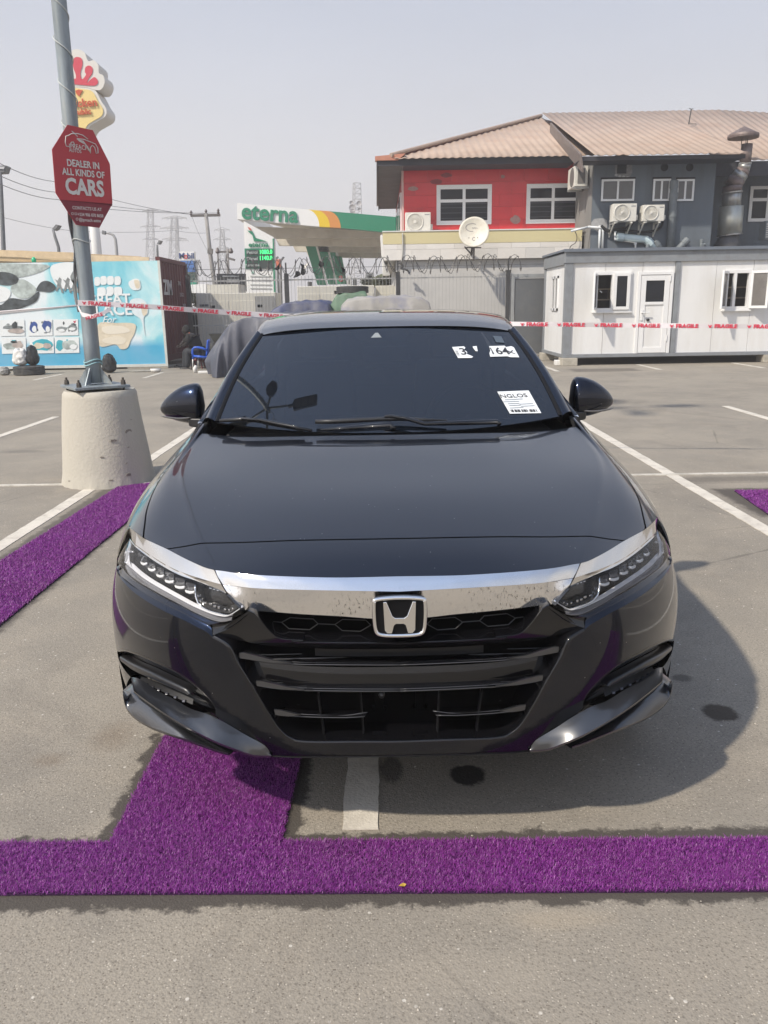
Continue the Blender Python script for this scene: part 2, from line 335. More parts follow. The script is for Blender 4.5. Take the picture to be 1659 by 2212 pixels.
def turf(label, corners, n, h=.0115, w=.0012):
    """a strip of artificial grass: backing sheet plus bent two-segment fibres; corners run round the strip"""
    c = np.array(corners, float); N_ = len(c)
    th = thing('artificial_turf', label, 'turf strip', (0, 0, 0), 'purple artificial turf strips', kind='stuff')
    MB().prism([(x, y, .007) for x, y in c][::-1], (0, 0, -.006)).make('backing', TURF_BASE, th)
    a, b, d, e = c[:4]
    uv = rng.random((n, 2)); u, v = uv[:, :1], uv[:, 1:]
    P = a * (1 - u) * (1 - v) + b * u * (1 - v) + d * u * v + e * (1 - u) * v
    # loose fibres past the edges
    P = P + rng.normal(0, .0035, P.shape)
    # fibres grouped in tufts leaning alike
    th0 = (np.sin(P[:, 0] * 131 + 5 * np.sin(P[:, 1] * 57)) + np.cos(P[:, 1] * 163 + 4 * np.sin(P[:, 0] * 71))) * 1.5 + rng.uniform(-2.6, 2.6, n)
    lean = np.abs(rng.normal(.9, .35, n)); L_ = h * rng.uniform(.6, 1.25, n)
    d1 = np.stack([np.cos(th0) * np.sin(lean * .5), np.sin(th0) * np.sin(lean * .5), np.cos(lean * .5)], 1) * (L_ * .5)[:, None]
    l2 = np.minimum(lean * 1.35, 1.5)
    d2 = np.stack([np.cos(th0) * np.sin(l2), np.sin(th0) * np.sin(l2), np.cos(l2)], 1) * (L_ * .62)[:, None]
    base = np.concatenate([P, np.full((n, 1), .0065)], 1)
    sd = np.stack([-np.sin(th0), np.cos(th0), np.zeros(n)], 1) * w / 2
    V = np.stack([base - sd, base + sd, base + d1 + sd * .9, base + d1 - sd * .9, base + d1 + d2], 1).reshape(-1, 3)
    i = np.arange(n) * 5
    quads = np.stack([i, i + 1, i + 2, i + 3], 1); tris = np.stack([i + 3, i + 2, i + 4], 1)
    me = bpy.data.meshes.new('fibres'); me.vertices.add(len(V)); me.vertices.foreach_set('co', V.ravel())
    loops = np.concatenate([quads.ravel(), tris.ravel()]); me.loops.add(len(loops)); me.loops.foreach_set('vertex_index', loops)
    me.polygons.add(2 * n); me.polygons.foreach_set('loop_start', np.concatenate([np.arange(n) * 4, 4 * n + np.arange(n) * 3]))
    me.polygons.foreach_set('loop_total', np.concatenate([np.full(n, 4), np.full(n, 3)])); me.update(); me.validate()
    at_ = me.attributes.new('tone', 'FLOAT', 'POINT')
    tone = np.clip(rng.beta(2.2, 2.6, n), 0, 1); tone[rng.random(n) < .03] = 1
    at_.data.foreach_set('value', np.repeat(tone, 5)); me.materials.append(TURF)
    o = bpy.data.objects.new('fibres', me); link(o, th); o['kind'] = 'stuff'
    return th
turf('strip of purple artificial grass across the front of the car bay', [(-2.6, 1.800), (2.6, 1.712), (2.6, 1.918), (-2.6, 2.006)], 240000)
turf('short purple turf strip running from the front strip under the bumper', [(-.79, 1.975), (-.305, 1.968), (-.288, 2.55), (-.785, 2.555)], 70000)
turf('purple turf strip leading to the concrete block on the left', [(-2.36, 3.1), (-1.86, 3.1), (-1.80, 6.93), (-2.25, 6.7)], 120000, .017, .0024)
turf('purple turf strip cut off by the right picture edge', [(2.68, 5.40), (4.6, 5.30), (4.6, 6.12), (2.76, 6.17)], 60000, .017, .003)
# loose grit on the asphalt and a fallen leaf on the turf
def grit():
    m = MB()
    for _ in range(1500):
        x = random.uniform(-2.6, 2.6); y = 1.0 + 7.5 * random.random() ** 1.7; r = random.uniform(.0012, .0036) * (1 + y * .12); a = random.uniform(0, 3)
        P = [(x + r * math.cos(a + k * 1.57) * random.uniform(.6, 1.2), y + r * math.sin(a + k * 1.57) * random.uniform(.6, 1.2), .0005) for k in range(4)]
        m.add(P + [(x, y, r * .9)], [(0, 1, 4), (1, 2, 4), (2, 3, 4), (3, 0, 4)])
    o = m.make('grit', M('grit_stone', (.40, .36, .30), .85, var=.5, vs=9), None); o['kind'] = 'stuff'; o['label'] = 'loose pale grit on the asphalt'
grit()
c = gr(868, 1914, .014)
tag(MB().add([c + p for p in np.array([(-.009, 0, .001), (-.002, -.005, .004), (.007, -.004, .002), (.012, .001, .005), (.004, .005, .006), (-.004, .004, .002)])], [(0, 1, 5), (1, 4, 5), (1, 2, 4), (2, 3, 4)]).make('fallen_leaf', M('dry_leaf', (.42, .27, .04), .6), None), 'tiny dry yellow leaf lying on the front turf strip', 'leaf')
# ------------------------------------------------------------------ concrete block, lamp post, sign, tape
CONC = M('cast_concrete', (.46, .43, .365), .85, var=.12, vs=3.5, dirt=((.33, .30, .25), .5, 7), bump=.35, bs=45, streak=True)
GALV = M('galvanised_steel', (.24, .275, .295), .52, .35, var=.30, vs=11, dirt=((.42, .40, .34), .6, 7), bump=.12, bs=60, streak=True)
RUST = M('rusty_bolt', (.085, .075, .065), .8, .3, var=.3, vs=60)
CABLE = M('pale_cable', (.50, .52, .50), .6)
BX, BY = -2.44, 7.02
blk = thing('concrete_block', 'round tapered concrete block carrying the lamp post', 'concrete block', (BX, BY, 0))
def block_prof(t, a):
    z = t * .80; r = .392 - .088 * t + .004 * math.sin(3 * a + 5 * t) + (.012 * (1 - t * 8) if t < .12 else 0) * (.5 + .5 * math.sin(23 * a))
    if t > .97: r -= (t - .97) * .5
    return (BX + r * math.cos(a), BY + r * math.sin(a), z)
mb = MB(); NU, NV = 72, 30
mb.grid(lambda u, v: block_prof(v, 2 * math.pi * u), NU, NV)
mb.add([block_prof(1, 2 * math.pi * i / NU) for i in range(NU)], [tuple(range(NU))])
mb.make('body', CONC, blk, smooth=True)
CHIP = M('chip_shadow', (.24, .215, .18), .95, var=.3, vs=80)
for k, (a, z, s) in enumerate([(-1.05, .40, .02), (-.62, .46, .03), (-.5, .55, .014), (-1.35, .27, .012), (-.8, .20, .008), (-.7, .33, .008), (-1.2, .07, .014), (-.8, .1, .02), (-1.75, .05, .012), (-2.2, .06, .016), (-1.5, .04, .013)]):
    r = .392 - .088 * z / .8 + .001; c = np.array((BX + r * math.cos(a), BY + r * math.sin(a), z)); tx = np.array((-math.sin(a), math.cos(a), 0)); n_ = np.array((math.cos(a), math.sin(a), .1))
    pts = [c + tx * s * 1.5 * math.cos(q) * random.uniform(.6, 1.1) + np.array((0, 0, 1)) * s * .7 * math.sin(q) * random.uniform(.5, 1.1) + n_ * .002 for q in np.linspace(0, 2 * math.pi, 9)[:-1]]
    MB().prism(pts, -n_ * .006).make('chipped_hole', CHIP, blk)
lp = thing('lamp_post', 'tall galvanised lamp post on the concrete block, wound with cable', 'lamp post', (BX, BY, .80))
POLE = []
PX0, PX1 = BX - .062, BX - .035
def pole_c(z): return np.array((BX - .036 + (z - .85) * .010, BY, z))
mb = MB(); zs = np.linspace(.86, 7.65, 20)
mb.tube([pole_c(z) for z in zs], [.066 - .022 * (z - .85) / 7.5 for z in zs], 28); mb.make('pole', GALV, lp, smooth=True)
mb = MB(); b = (BX - .03, BY - .02, 0)
c45, s45 = math.cos(.62), math.sin(.62)
q = [(-.23, -.23), (.23, -.23), (.23, .23), (-.23, .23)]
mb.prism([(b[0] + x * c45 - y * s45, b[1] + x * s45 + y * c45, .822) for x, y in q], (0, 0, .022)).make('base_plate', GALV, lp, bev=.003)
for x, y in [(-.185, -.185), (.185, -.185), (.185, .185), (-.185, .185)]:
    X, Y = b[0] + x * c45 - y * s45, b[1] + x * s45 + y * c45
    mb = MB().lathe((X, Y, .80), [(.010, 0), (.010, .105)], 8).lathe((X, Y, .844), [(.022, 0), (.022, .022)], 6).lathe((X, Y, .866), [(.020, 0), (.018, .018)], 6)
    mb.make('anchor_bolt', RUST, lp)
for k in range(4):
    a = .62 + .785 + k * math.pi / 2; d = np.array((math.cos(a), math.sin(a), 0)); t = np.array((-math.sin(a), math.cos(a), 0)) * .004; c = pole_c(.86)
    MB().prism([c + d * .05 - t, c + d * .165 - t + (0, 0, -.014), c + d * .15 - t + (0, 0, .01), c + d * .058 - t + (0, 0, .135)], 2 * t).make('gusset', GALV, lp)
mb = MB()  # cable wound up the pole
P = []
for i in range(0, 700):
    z = 2.75 + i / 700 * 5.5; a = -(z - 2.75) / .235 * 2 * math.pi * .78 + .8; r = .066 - .022 * (z - .85) / 7.5 + .006 + .004 * math.sin(z * 13)
    P.append(pole_c(z) + np.array((math.cos(a) * r, math.sin(a) * r, 0)))
mb.tube(P, .0045, 6).make('wound_cable', CABLE, lp, smooth=True)
for z, dz in [(1.02, .0), (1.045, .02), (2.02, .004), (2.62, .01)]:
    P = [pole_c(z) + np.array((math.cos(a) * .072, math.sin(a) * .072, .014 * math.sin(a * 2 + z * 9))) for a in np.linspace(0, 2 * math.pi, 26)[:-1]]
    MB().tube(P, .006 if z < 1.1 else .0035, 6, closed=True).make('tie_cord', M('blue_cord', (.25, .42, .45), .6) if z < 1.1 else CABLE, lp, smooth=True)
# lamp heads, seen in the windscreen's reflection and as shadows
LAMP = M('lamp_housing', (.09, .095, .10), .5, .4)
LENS = M('lamp_lens', (.16, .16, .15), .2)
top = pole_c(7.6)
arms = [((0, -1), 'leaf'), ((0, 1), 'leaf'), ((1, 0), 'flat'), ((-1, 0), 'flat')]
for (dx, dy), kind in arms:
    d = np.array((dx, dy, 0.0)); s = np.array((-dy, dx, 0.0)); e = top + d * .42 + (0, 0, .08)
    arm = MB().tube([top + (0, 0, -.1), top + d * .2 + (0, 0, .0), e], .028, 10).make('arm', GALV, lp, smooth=True)
    if kind == 'leaf':
        pr = [(0, .03), (.12, .10), (.28, .13), (.45, .10), (.58, .01)]
        ring = [e + d * x + s * w for x, w in pr] + [e + d * x - s * w for x, w in reversed(pr)]
    else:
        ring = [e + d * x + s * w for x, w in [(0, .03), (.1, .03), (.13, .14), (.6, .14), (.63, .12), (.63, -.12), (.6, -.14), (.13, -.14), (.1, -.03), (0, -.03)]]
    head = MB().prism(ring, (0, 0, .09)).make('lamp_head', LAMP, lp, bev=.01)
    if kind == 'flat':
        for x in (.16, .31, .46): MB().prism([e + d * x + s * .11 + (0, 0, -.004), e + d * (x + .12) + s * .11 + (0, 0, -.004), e + d * (x + .12) - s * .11 + (0, 0, -.004), e + d * x - s * .11 + (0, 0, -.004)], (0, 0, .01)).make('led_panel', LENS, head)
# octagonal dealer sign strapped to the pole, turned half away
SP = thing('octagon_sign', 'red elongated octagonal car dealer board strapped to the lamp post', 'sign', (BX, BY - .1, 2.6))
sa = math.radians(44); SX = np.array((math.cos(sa), math.sin(sa), 0)); SN = np.array((math.sin(sa), -math.cos(sa), 0)); SO = np.array((BX - .03, BY - .10, 2.6))
def on_sign(x, y):
    d = sight(*qA(x, y)); t = ((SO - EYE) @ SN) / (d @ SN); return EYE + d * t
RED = M('sign_red', (.42, .035, .045), .45, var=.05, vs=6); DRED = M('sign_dark_red', (.20, .018, .032), .45, var=.05, vs=6)
SWHITE = M('sign_white', (.62, .60, .56), .5)
oc = [(560, 1035), (770, 1080), (912, 1360), (933, 1685), (825, 1890), (632, 1865), (462, 1600), (432, 1238)]
MB().prism([on_sign(*p) for p in oc], -SN * .006).make('board', RED, SP)
MB().prism([on_sign(*p) + SN * .001 for p in [(497, 1657), (928, 1708), (933, 1690), (931, 1692), (825, 1888), (633, 1863)] if p[0] != 933], SN * .0015).make('contact_panel', DRED, SP)
def stext(body, x, y, size, off=0, **k):
    return text('lettering', body, SWHITE, SP, on_sign(x, y) + SN * .0035, SX, (0, 0, 1), size * .74, off, .001, **k)
stext('DEALER IN', 690, 1366, .096, .022, sx=.80); stext('ALL KINDS OF', 694, 1440, .096, .022, sx=.78); stext('CARS', 703, 1562, .225, .035, sx=.80)
stext('CONTACTS US AT', 722, 1732, .048, .005, sx=.84); stext('+234 906 070 8658', 750, 1786, .048, .006, sx=.78); stext('@ipreach autos', 745, 1828, .048, .005, sx=.82)
stext('IPREACH', 652, 1222, .066, 0, sx=.84); stext('AUTOS', 623, 1252, .05, 0, sx=.84)
def sline(pts, r=.0035, name='car_emblem_line'):
    MB().tube([on_sign(*p) + SN * .003 for p in pts], r, 6).make(name, SWHITE, SP, smooth=True)
sline([(578, 1218), (548, 1212), (540, 1180), (545, 1130), (565, 1125), (590, 1110), (640, 1108), (685, 1122), (728, 1155)])
sline([(582, 1205), (590, 1180), (607, 1178), (620, 1205)])
sline([(750, 1272), (748, 1225), (765, 1205), (785, 1225), (797, 1275), (812, 1270), (810, 1230), (790, 1195), (755, 1180), (700, 1158), (640, 1150)])
for k in range(4): sline([(635 + 6 * k, 1152 + 6 * k), (690 + 5 * k, 1170 + 9 * k), (745, 1245 + 6 * k)], .0025)
for x, y in [(600, 1772), (628, 1774), (638, 1818)]:
    P = [on_sign(x + 9 * math.cos(a), y + 10 * math.sin(a)) + SN * .003 for a in np.linspace(0, 2 * math.pi, 13)[:-1]]
    MB().tube(P, .0018, 5, closed=True).make('contact_icon', SWHITE, SP)
# white and red caution tape
TAPE = M('tape_white', (.70, .66, .66), .35); TRED = M('tape_red', (.62, .05, .09), .4)
def tape(label, P, w, first, step, letter_h, twist=None):
    P = [np.array(p, float) for p in P]; th = thing('caution_tape', label, 'caution tape', P[0], 'red and white caution tape')
    # resample
    seg = [np.linalg.norm(P[i + 1] - P[i]) for i in range(len(P) - 1)]; cum = np.concatenate([[0], np.cumsum(seg)])
    def ev(s): return np.array([np.interp(s, cum, [p[k] for p in P]) for k in range(3)])
    n = int(cum[-1] / .08); V = []
    for i in range(n + 1):
        s = cum[-1] * i / n; p = ev(s); hw = w / 2 * (1 - .06 * math.sin(s * 3)); V += [p + (0, .004 * math.sin(s * 5), hw), p + (0, -.004 * math.sin(s * 5), -hw)]
    o = mesh('ribbon', V, [(2 * i, 2 * i + 1, 2 * i + 3, 2 * i + 2) for i in range(n)], TAPE, th, smooth=True)
    s = first
    while s < cum[-1] - .1:
        p = ev(s); q = ev(min(s + .05, cum[-1])); xa = q - p; xa /= np.linalg.norm(xa); ya = np.array((0, 0, 1.0)); nn = np.cross(xa, ya); nn /= np.linalg.norm(nn)
        text('lettering', 'FRAGILE', TRED, th, p + nn * .008 - ya * .003, xa, ya, letter_h, .045, .0005, sx=1.12)
        g = p - xa * step * .40 + nn * .008  # wine glass mark
        k = letter_h * .38
        MB().prism([g + xa * a * k + ya * b_ * k for a, b_ in [(-.8, .8), (-.95, .1), (-.4, -.5), (-.5, -.9), (.5, -.9), (.4, -.5), (.95, .1), (.8, .8), (.4, .1), (0, .5), (-.4, .1)]], nn * .0006).make('glass_mark', TRED, th)
        s += step
    return th
Yt = 7.0
def tpt(px, py, Y): return at(px, py, Y)
tape('caution tape printed FRAGILE in front of the white site cabin', [tpt(1040, 699, 7.6), tpt(1105, 699.5, 7.5), tpt(1300, 702, 7.4), tpt(1500, 704, 7.3), tpt(1659, 705, 7.2), tpt(1900, 706, 7.0)], .040, .18, .327, .046)
tape('caution tape printed FRAGILE stretched from the lamp post towards the tarpaulin', [tpt(168, 654, 6.9), tpt(200, 655, 6.93), tpt(330, 663, 7.1), tpt(450, 672, 7.3), tpt(610, 683, 7.6), tpt(760, 688, 7.6)], .044, .17, .30, .043)
mb = MB(); P = [tpt(168, 662, 6.92), tpt(176, 679, 6.88), tpt(195, 685, 6.86), tpt(215, 680, 6.88), tpt(240, 667, 6.95)]
lo = tape('loose crumpled loop of caution tape hanging on the lamp post', P, .035, .2, .4, .034)
MB().tube([at(-160, 668, 6.9), at(0, 673, 6.95), at(60, 668, 6.96), at(172, 660, 6.97)], .006, 6).make('tape_strand', TAPE, None, smooth=True)
tag(bpy.data.objects['tape_strand'], 'thin twisted strand of tape running left from the lamp post', 'tape')
mb = MB(); PW = M('plastic_wrap', (.42, .43, .42), .3, var=.2, vs=30)
mb.grid(lambda u, v: pole_c(2.30 - .85 * v) + np.array((-.07 - .012 * math.sin(v * 9) * u, -.04 + .05 * u - .03 * math.sin(u * 5 + v * 11), 0)) + np.array((.022 * math.sin(v * 6) * u, 0, 0)), 6, 20)
tag(mb.make('plastic_strip', PW, None, smooth=True), 'strip of grey plastic film hanging along the lamp post', 'plastic strip')
# ------------------------------------------------------------------ shared materials
WHITE = M('white_paint', (.66, .65, .62), .6, var=.05, vs=2.5, dirt=((.45, .42, .36), .45, 3), streak=True)
PVC = M('white_window_frame', (.72, .72, .71), .35)
GLASSD = M('dark_window_glass', (.012, .014, .018), .06, spec=.22, var=.2, vs=2)
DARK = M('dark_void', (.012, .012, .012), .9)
GREYW = M('grey_wall_render', (.115, .135, .155), .85, var=.12, vs=1.6, dirt=((.075, .08, .085), .6, 2.2), streak=True, bump=.2, bs=12)
GREYS = M('grey_render_sunlit', (.20, .195, .185), .85, var=.12, vs=1.6, dirt=((.13, .125, .12), .5, 2), streak=True)  # lighter copy of the wall render, sunlight on the side put into colour
REDT = [M('red_wall_tile_%s' % k, c, .32, var=.08, vs=3) for k, c in (('a', (.56, .026, .032)), ('b', (.53, .025, .032)), ('c', (.58, .034, .038)), ('d', (.47, .023, .03)))]
WT = [M('white_wall_tile_%s' % k, c, .35, var=.05, vs=3) for k, c in (('a', (.70, .67, .62)), ('b', (.66, .63, .58)), ('c', (.60, .58, .54)))]
YEL = M('yellow_band', (.60, .53, .30), .6, var=.06, vs=3, dirt=((.45, .37, .2), .4, 3), streak=True)
ROOF = M('faded_red_roofing', (.375, .288, .228), .7, var=.10, vs=1.0, dirt=((.33, .21, .15), .55, 1.4), bump=.1, bs=10)
FASC = M('dark_fascia', (.035, .035, .042), .7, var=.15, vs=3)
SOFF = M('soffit_board', (.10, .095, .09), .8, var=.2, vs=2)
ACW = M('ac_casing', (.62, .60, .54), .5, var=.05, vs=8, dirt=((.42, .38, .3), .4, 9))
ACG = M('ac_grille', (.14, .13, .12), .6)
GPIPE = M('grey_pipe', (.16, .18, .19), .6, var=.1, vs=9)
WPIPE = M('white_pipe', (.66, .68, .68), .5)
BLK = M('black_rubber', (.014, .014, .015), .75, var=.2, vs=30)
WIRE = M('dark_wire', (.05, .05, .052), .7)
STEEL = M('dull_duct_steel', (.40, .40, .38), .42, .75, var=.2, vs=6, dirt=((.17, .11, .08), .8, 4), streak=True)
RSTEEL = M('rusty_duct_steel', (.16, .12, .11), .6, .4, var=.3, vs=6, dirt=((.32, .27, .24), .7, 5))
def window(par, x0, x1, z0, z1, Y, cols, rows, glass=GLASSD, fr=.055, depth=.09, mat=PVC, cuts=None, rcuts=None):
    gy = Y + .03 if depth > .02 else Y - .014
    """framed window standing in a facade that faces -Y; rows/cols of panes"""
    w = MB(); f = Y - .03; b = Y + depth
    w.box(x0, x1, f, b, z0, z0 + fr).box(x0, x1, f, b, z1 - fr, z1).box(x0, x0 + fr, f, b, z0 + fr, z1 - fr).box(x1 - fr, x1, f, b, z0 + fr, z1 - fr)
    cx = cuts or [i / cols for i in range(1, cols)]; rz = rcuts or [j / rows for j in range(1, rows)]
    for c in cx: X = x0 + (x1 - x0) * c; w.box(X - fr / 2, X + fr / 2, f + .006, b - .002, z0 + fr, z1 - fr)
    for r in rz: Z = z0 + (z1 - z0) * r; w.box(x0 + fr, x1 - fr, f + .008, b - .004, Z - fr / 2, Z + fr / 2)
    wo = w.make('window', mat, par)
    xs = [x0 + fr] + [x0 + (x1 - x0) * c for c in cx] + [x1 - fr]; zs = [z0 + fr] + [z0 + (z1 - z0) * r for r in rz] + [z1 - fr]
    for i in range(len(xs) - 1):
        for j in range(len(zs) - 1):
            g = MB().box(xs[i] + .004, xs[i + 1] - .004, gy, gy + .008, zs[j] + .004, zs[j + 1] - .004).make('pane', glass, wo)
    return wo
def rsub(r, h):
    """rectangle r minus rectangle h"""
    x0, x1, z0, z1 = r; a0, a1, b0, b1 = h
    if a0 >= x1 or a1 <= x0 or b0 >= z1 or b1 <= z0: return [r]
    o = []
    if a0 > x0: o.append((x0, a0, z0, z1))
    if a1 < x1: o.append((a1, x1, z0, z1))
    m0, m1 = max(x0, a0), min(x1, a1)
    if b0 > z0: o.append((m0, m1, z0, b0))
    if b1 < z1: o.append((m0, m1, b1, z1))
    return [q for q in o if q[1] - q[0] > .02 and q[3] - q[2] > .02]
def tiles(par, x0, x1, z0, z1, Y, tw, th_, mats, holes=(), weights=None, gap=.005):
    """running-bond wall tiles, each its own piece"""
    k = 0; z = z0
    while z < z1 - .03:
        zt = min(z + th_, z1); x = x0 - (tw / 2 if k % 2 else 0)
        while x < x1 - .02:
            rs = [(max(x, x0), min(x + tw, x1), z, zt)]
            for h in holes: rs = [q for r in rs for q in rsub(r, h)]
            for a, b, c, d in rs:
                if b - a > .03: box_obj('wall_tile', a + gap / 2, b - gap / 2, Y - .022 - random.uniform(0, .004), Y, c + gap / 2, d - gap / 2, random.choices(mats, weights)[0], par)
            x += tw
        z += th_; k += 1
def corrugated(name, P0, ex, ey, lx, fy0, fy1, mat, par, pitch=.27, amp=.035, n=None):
    """wavy sheet: P0 + s*ex + t*ey, s in 0..lx, t between fy0(s) and fy1(s), waves run along ey"""
    ex = np.array(ex, float); ey = np.array(ey, float); nn = np.cross(ex, ey); nn /= np.linalg.norm(nn)
    if nn[2] < 0: nn = -nn
    m = int(lx / pitch * 8); V = []
    for i in range(m + 1):
        s = lx * i / m; w = amp * math.sin(2 * math.pi * s / pitch); w = math.copysign(abs(w) ** .8 * amp ** .2, w)
        for k in range(2):
            t = (fy0, fy1)[k](s); V.append(np.array(P0) + ex * s + ey * t + nn * w)
    me = MB().add(V, [(2 * i, 2 * i + 2, 2 * i + 3, 2 * i + 1) for i in range(m)])
    o = me.make(name, mat, par, smooth=True); sm = o.modifiers.new('thickness', 'SOLIDIFY'); sm.thickness = .012; sm.offset = -1
    return o
# ------------------------------------------------------------------ red shop block with the corrugated roof
YR, YP, YG = 25.0, 23.7, 23.1
rb = thing('red_building', 'shop block with red tiled upper wall and white tiled parapet under a faded roof', 'building', (0, YR, 0))
x0, x1, z0, z1 = rect(qD, 296, 500, 1592, 972, YR)
Zeave = at(*qD(900, 420), YR - .8)[2]
w1 = rect(qD, 553, 634, 943, 912, YR); w2 = rect(qD, 1214, 626, 1592, 902, YR)
MB().box(x0, x1 + 2.0, YR, YR + 10, z0 - .1, Zeave + .1).make('upper_wall', M('red_wall_core', (.40, .03, .035), .6), rb)
tiles(rb, x0 + .02, x1, z0, z1 + .15, YR, .70, .345, REDT, [w1, w2], [6, 3, 2, 1])
for w in (w1, w2):
    wo = window(rb, *w, YR, 2, 2, fr=.085, depth=-.001, rcuts=[.61])
    MB().box(w[0] - .03, w[1] + .03, YR - .05, YR + .0, w[2] - .03, w[2]).box(w[0] - .03, w[1] + .03, YR - .05, YR, w[3], w[3] + .03).box(w[0] - .03, w[0], YR - .05, YR, w[2], w[3]).box(w[1], w[1] + .03, YR - .05, YR, w[2], w[3]).make('reveal_trim', PVC, wo)
    for f in (.14, .28, .42, .52): box_obj('louvre_blade', w[0] + .1, w[1] - .1, YR - .018, YR + .0, w[2] + (w[3] - w[2]) * f, w[2] + (w[3] - w[2]) * f + .02, M('louvre', (.04, .042, .048), .5), wo)
# repaired patches of plaster
for cx, cy, r in [(375, 655, 30), (1128, 882, 28), (1035, 565, 12), (620, 555, 30), (545, 605, 35)]:
    c = at(*qD(cx, cy), YR - .03); P = [c + (.0055 * r * math.cos(a) * random.uniform(.75, 1.1), 0, .0045 * r * (.5 if r > 28 and cx < 700 else 1) * math.sin(a) * random.uniform(.75, 1.1)) for a in np.linspace(0, 2 * math.pi, 12)[:-1]]
    MB().prism(P, (0, .01, 0)).make('plaster_patch', M('bare_plaster', (.33, .20, .18) if cx not in (620, 545) else (.26, .05, .055), .8, var=.15, vs=12), rb)
# left end wall with a narrow strip of windows
xl = at(*qD(296, 700), YR)[0]
box_obj('corner_post', xl - .03, xl + .03, YR - .03, YR + .04, z0, z1 + .1, M('corner_trim', (.55, .36, .33), .5), rb)
for k in range(3):
    y0 = YR + 1.0 + k * 2.6
    a, b, c = z0 + .1, z0 + 1.25, (z1 - .1)
    wb = MB().box(xl - .06, xl, y0, y0 + 1.7, a, b).make('window', PVC, rb)
    MB().box(xl - .075, xl - .061, y0 + .1, y0 + .8, a + .1, b - .1).box(xl - .075, xl - .061, y0 + .9, y0 + 1.6, a + .1, b - .1).make('pane', GLASSD, wb)
# parapet / canopy of the lower storey
px0, px1, pz0, pz1 = rect(qD, 152, 968, 1616, 1172, YP); pzm = at(*qD(900, 1052), YP)[2]
MB().box(px0, px1, YP + .02, YR + .02, pz0, pz1).box(px0, px0 + 1.2, YR + .02, YR + 9, pz0, pz1).make('parapet', WT[1], rb)
box_obj('yellow_band', px0 - .01, px1, YP, YP + .02, pzm, pz1 + .02, YEL, rb)
tiles(rb, px0, px1, pz0, pzm - .01, YP + .02, .80, .285, WT, (), [5, 3, 1])
MB().box(px0 - .02, px1 + .01, YP - .02, YR, pz1 + .02, pz1 + .05).make('coping', WHITE, rb)
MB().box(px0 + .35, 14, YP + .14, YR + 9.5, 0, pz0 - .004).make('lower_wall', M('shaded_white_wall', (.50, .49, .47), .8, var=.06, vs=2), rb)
# left side of the parapet leaning column
MB().prism([at(*qD(130, 1000), YP + 2), at(*qD(152, 985), YP + .6), at(*qD(156, 1180), YP + .6), at(*qD(205, 1290), YP + .6), at(*qD(150, 1290), YP + 2)], (0, 1.0, 0)).make('bracket_column', WHITE, rb)
# eaves: dark fascia, soffit, and the deep left overhang
ex0 = at(*qD(108, 430), YR - .9)[0]; ex1 = at(*qD(1560, 425), YR - .9)[0]
zf1 = at(*qD(700, 425), YR - .9)[2]; zf0 = at(*qD(700, 478), YR - .9)[2]
box_obj('fascia_board', ex0, ex1, YR - .92, YR - .88, zf0, zf1, FASC, rb)
box_obj('fascia_board', ex0, ex0 + .04, YR - .88, YR + 9.6, zf0 - .03, zf1, FASC, rb)
n = 5
for k in range(n): box_obj('soffit_panel', ex0 + .04, xl - .01 + .0, YR - .86 + k * 2.05, YR - .86 + (k + 1) * 2.05 - .015, zf0, zf0 + .02, SOFF, rb)
box_obj('soffit_panel', xl, ex1, YR - .87, YR, zf0, zf0 + .02, FASC, rb)
# front slope: hip triangle
EL = at(*qD(236, 420), YR - 1.0); ER = at(*qD(1560, 415), YR - 1.0); PK = at(*qD(1318, 128), 30.0)
EL[2] = ER[2] = (EL[2] + ER[2]) / 2; EL[1] = ER[1] = YR - 1.0
ex = np.array((1.0, 0, 0)); sl_ = np.array((0, PK[1] - EL[1], PK[2] - EL[2])); Ls = np.linalg.norm(sl_); ey = sl_ / Ls
Lx = ER[0] - EL[0]; Px = PK[0] - EL[0]
corrugated('roof_sheet', EL, ex, ey, Lx + .8, lambda s: -.04, lambda s: Ls * (min(1, s / Px) if s <= Px else 1 - (s - Px) / (Lx + 1.6 - Px)) + .02, ROOF, rb, pitch=.22, amp=.012)
LB = np.array((EL[0] - .05, PK[1] + 5, EL[2]))
MB().add([EL + (-.5, 0, -.02), PK, LB + (-.5, 0, -.02)], [(0, 1, 2)]).make('roof_hip_sheet', ROOF, rb)
MB().prism([EL + (-.54, .02, -.05), EL + (.1, .02, -.05), EL + (.3, .02, .12), EL + (-.54, .02, .06)], (0, .25, 0)).make('roof_edge_flashing', M('roof_flashing', (.46, .20, .13), .6, var=.15, vs=6), rb)
MB().tube([EL + (-.1, 0, .08), PK + (0, 0, .06)], .055, 8).make('hip_cap', ROOF, rb)
# ------------------------------------------------------------------ grey block to the right
gb = thing('grey_building', 'dark grey rendered block with pipes and three sliding windows, right of the red wall', 'building', (0, YG, 0))
gx0 = at(*qE(320, 800), YG)[0]; gx1 = at(*qE(1250, 700), YG)[0]
gz1 = at(*qE(700, 450), YG)[2] + .03
MB().box(gx0, gx1, YG, YG + 7, 0, gz1).make('front_wall', GREYW, gb)
MB().box(gx0 - .012, gx0 - .002, YG + .002, YR, 0, gz1).make('side_wall_sunlit', GREYS, gb)
MB().box(gx1 + .01, gx1 + 12, YR + .4, YR + 7, 0, gz1).make('recessed_wall', GREYW, gb)
for q in [(388, 604, 640, 770), (780, 602, 912, 770), (958, 604, 1092, 770)]:
    r = rect(qE, *q, YG); wo = window(gb, *r, YG - .02, 2, 1, fr=.05, depth=-.0, glass=M('dusty_glass', (.10, .10, .098), .25, var=.12, vs=4))
    box_obj('lintel_shadow_gap', r[0] - .02, r[1] + .02, YG - .015, YG + .01, r[3], r[3] + .05, DARK, wo)
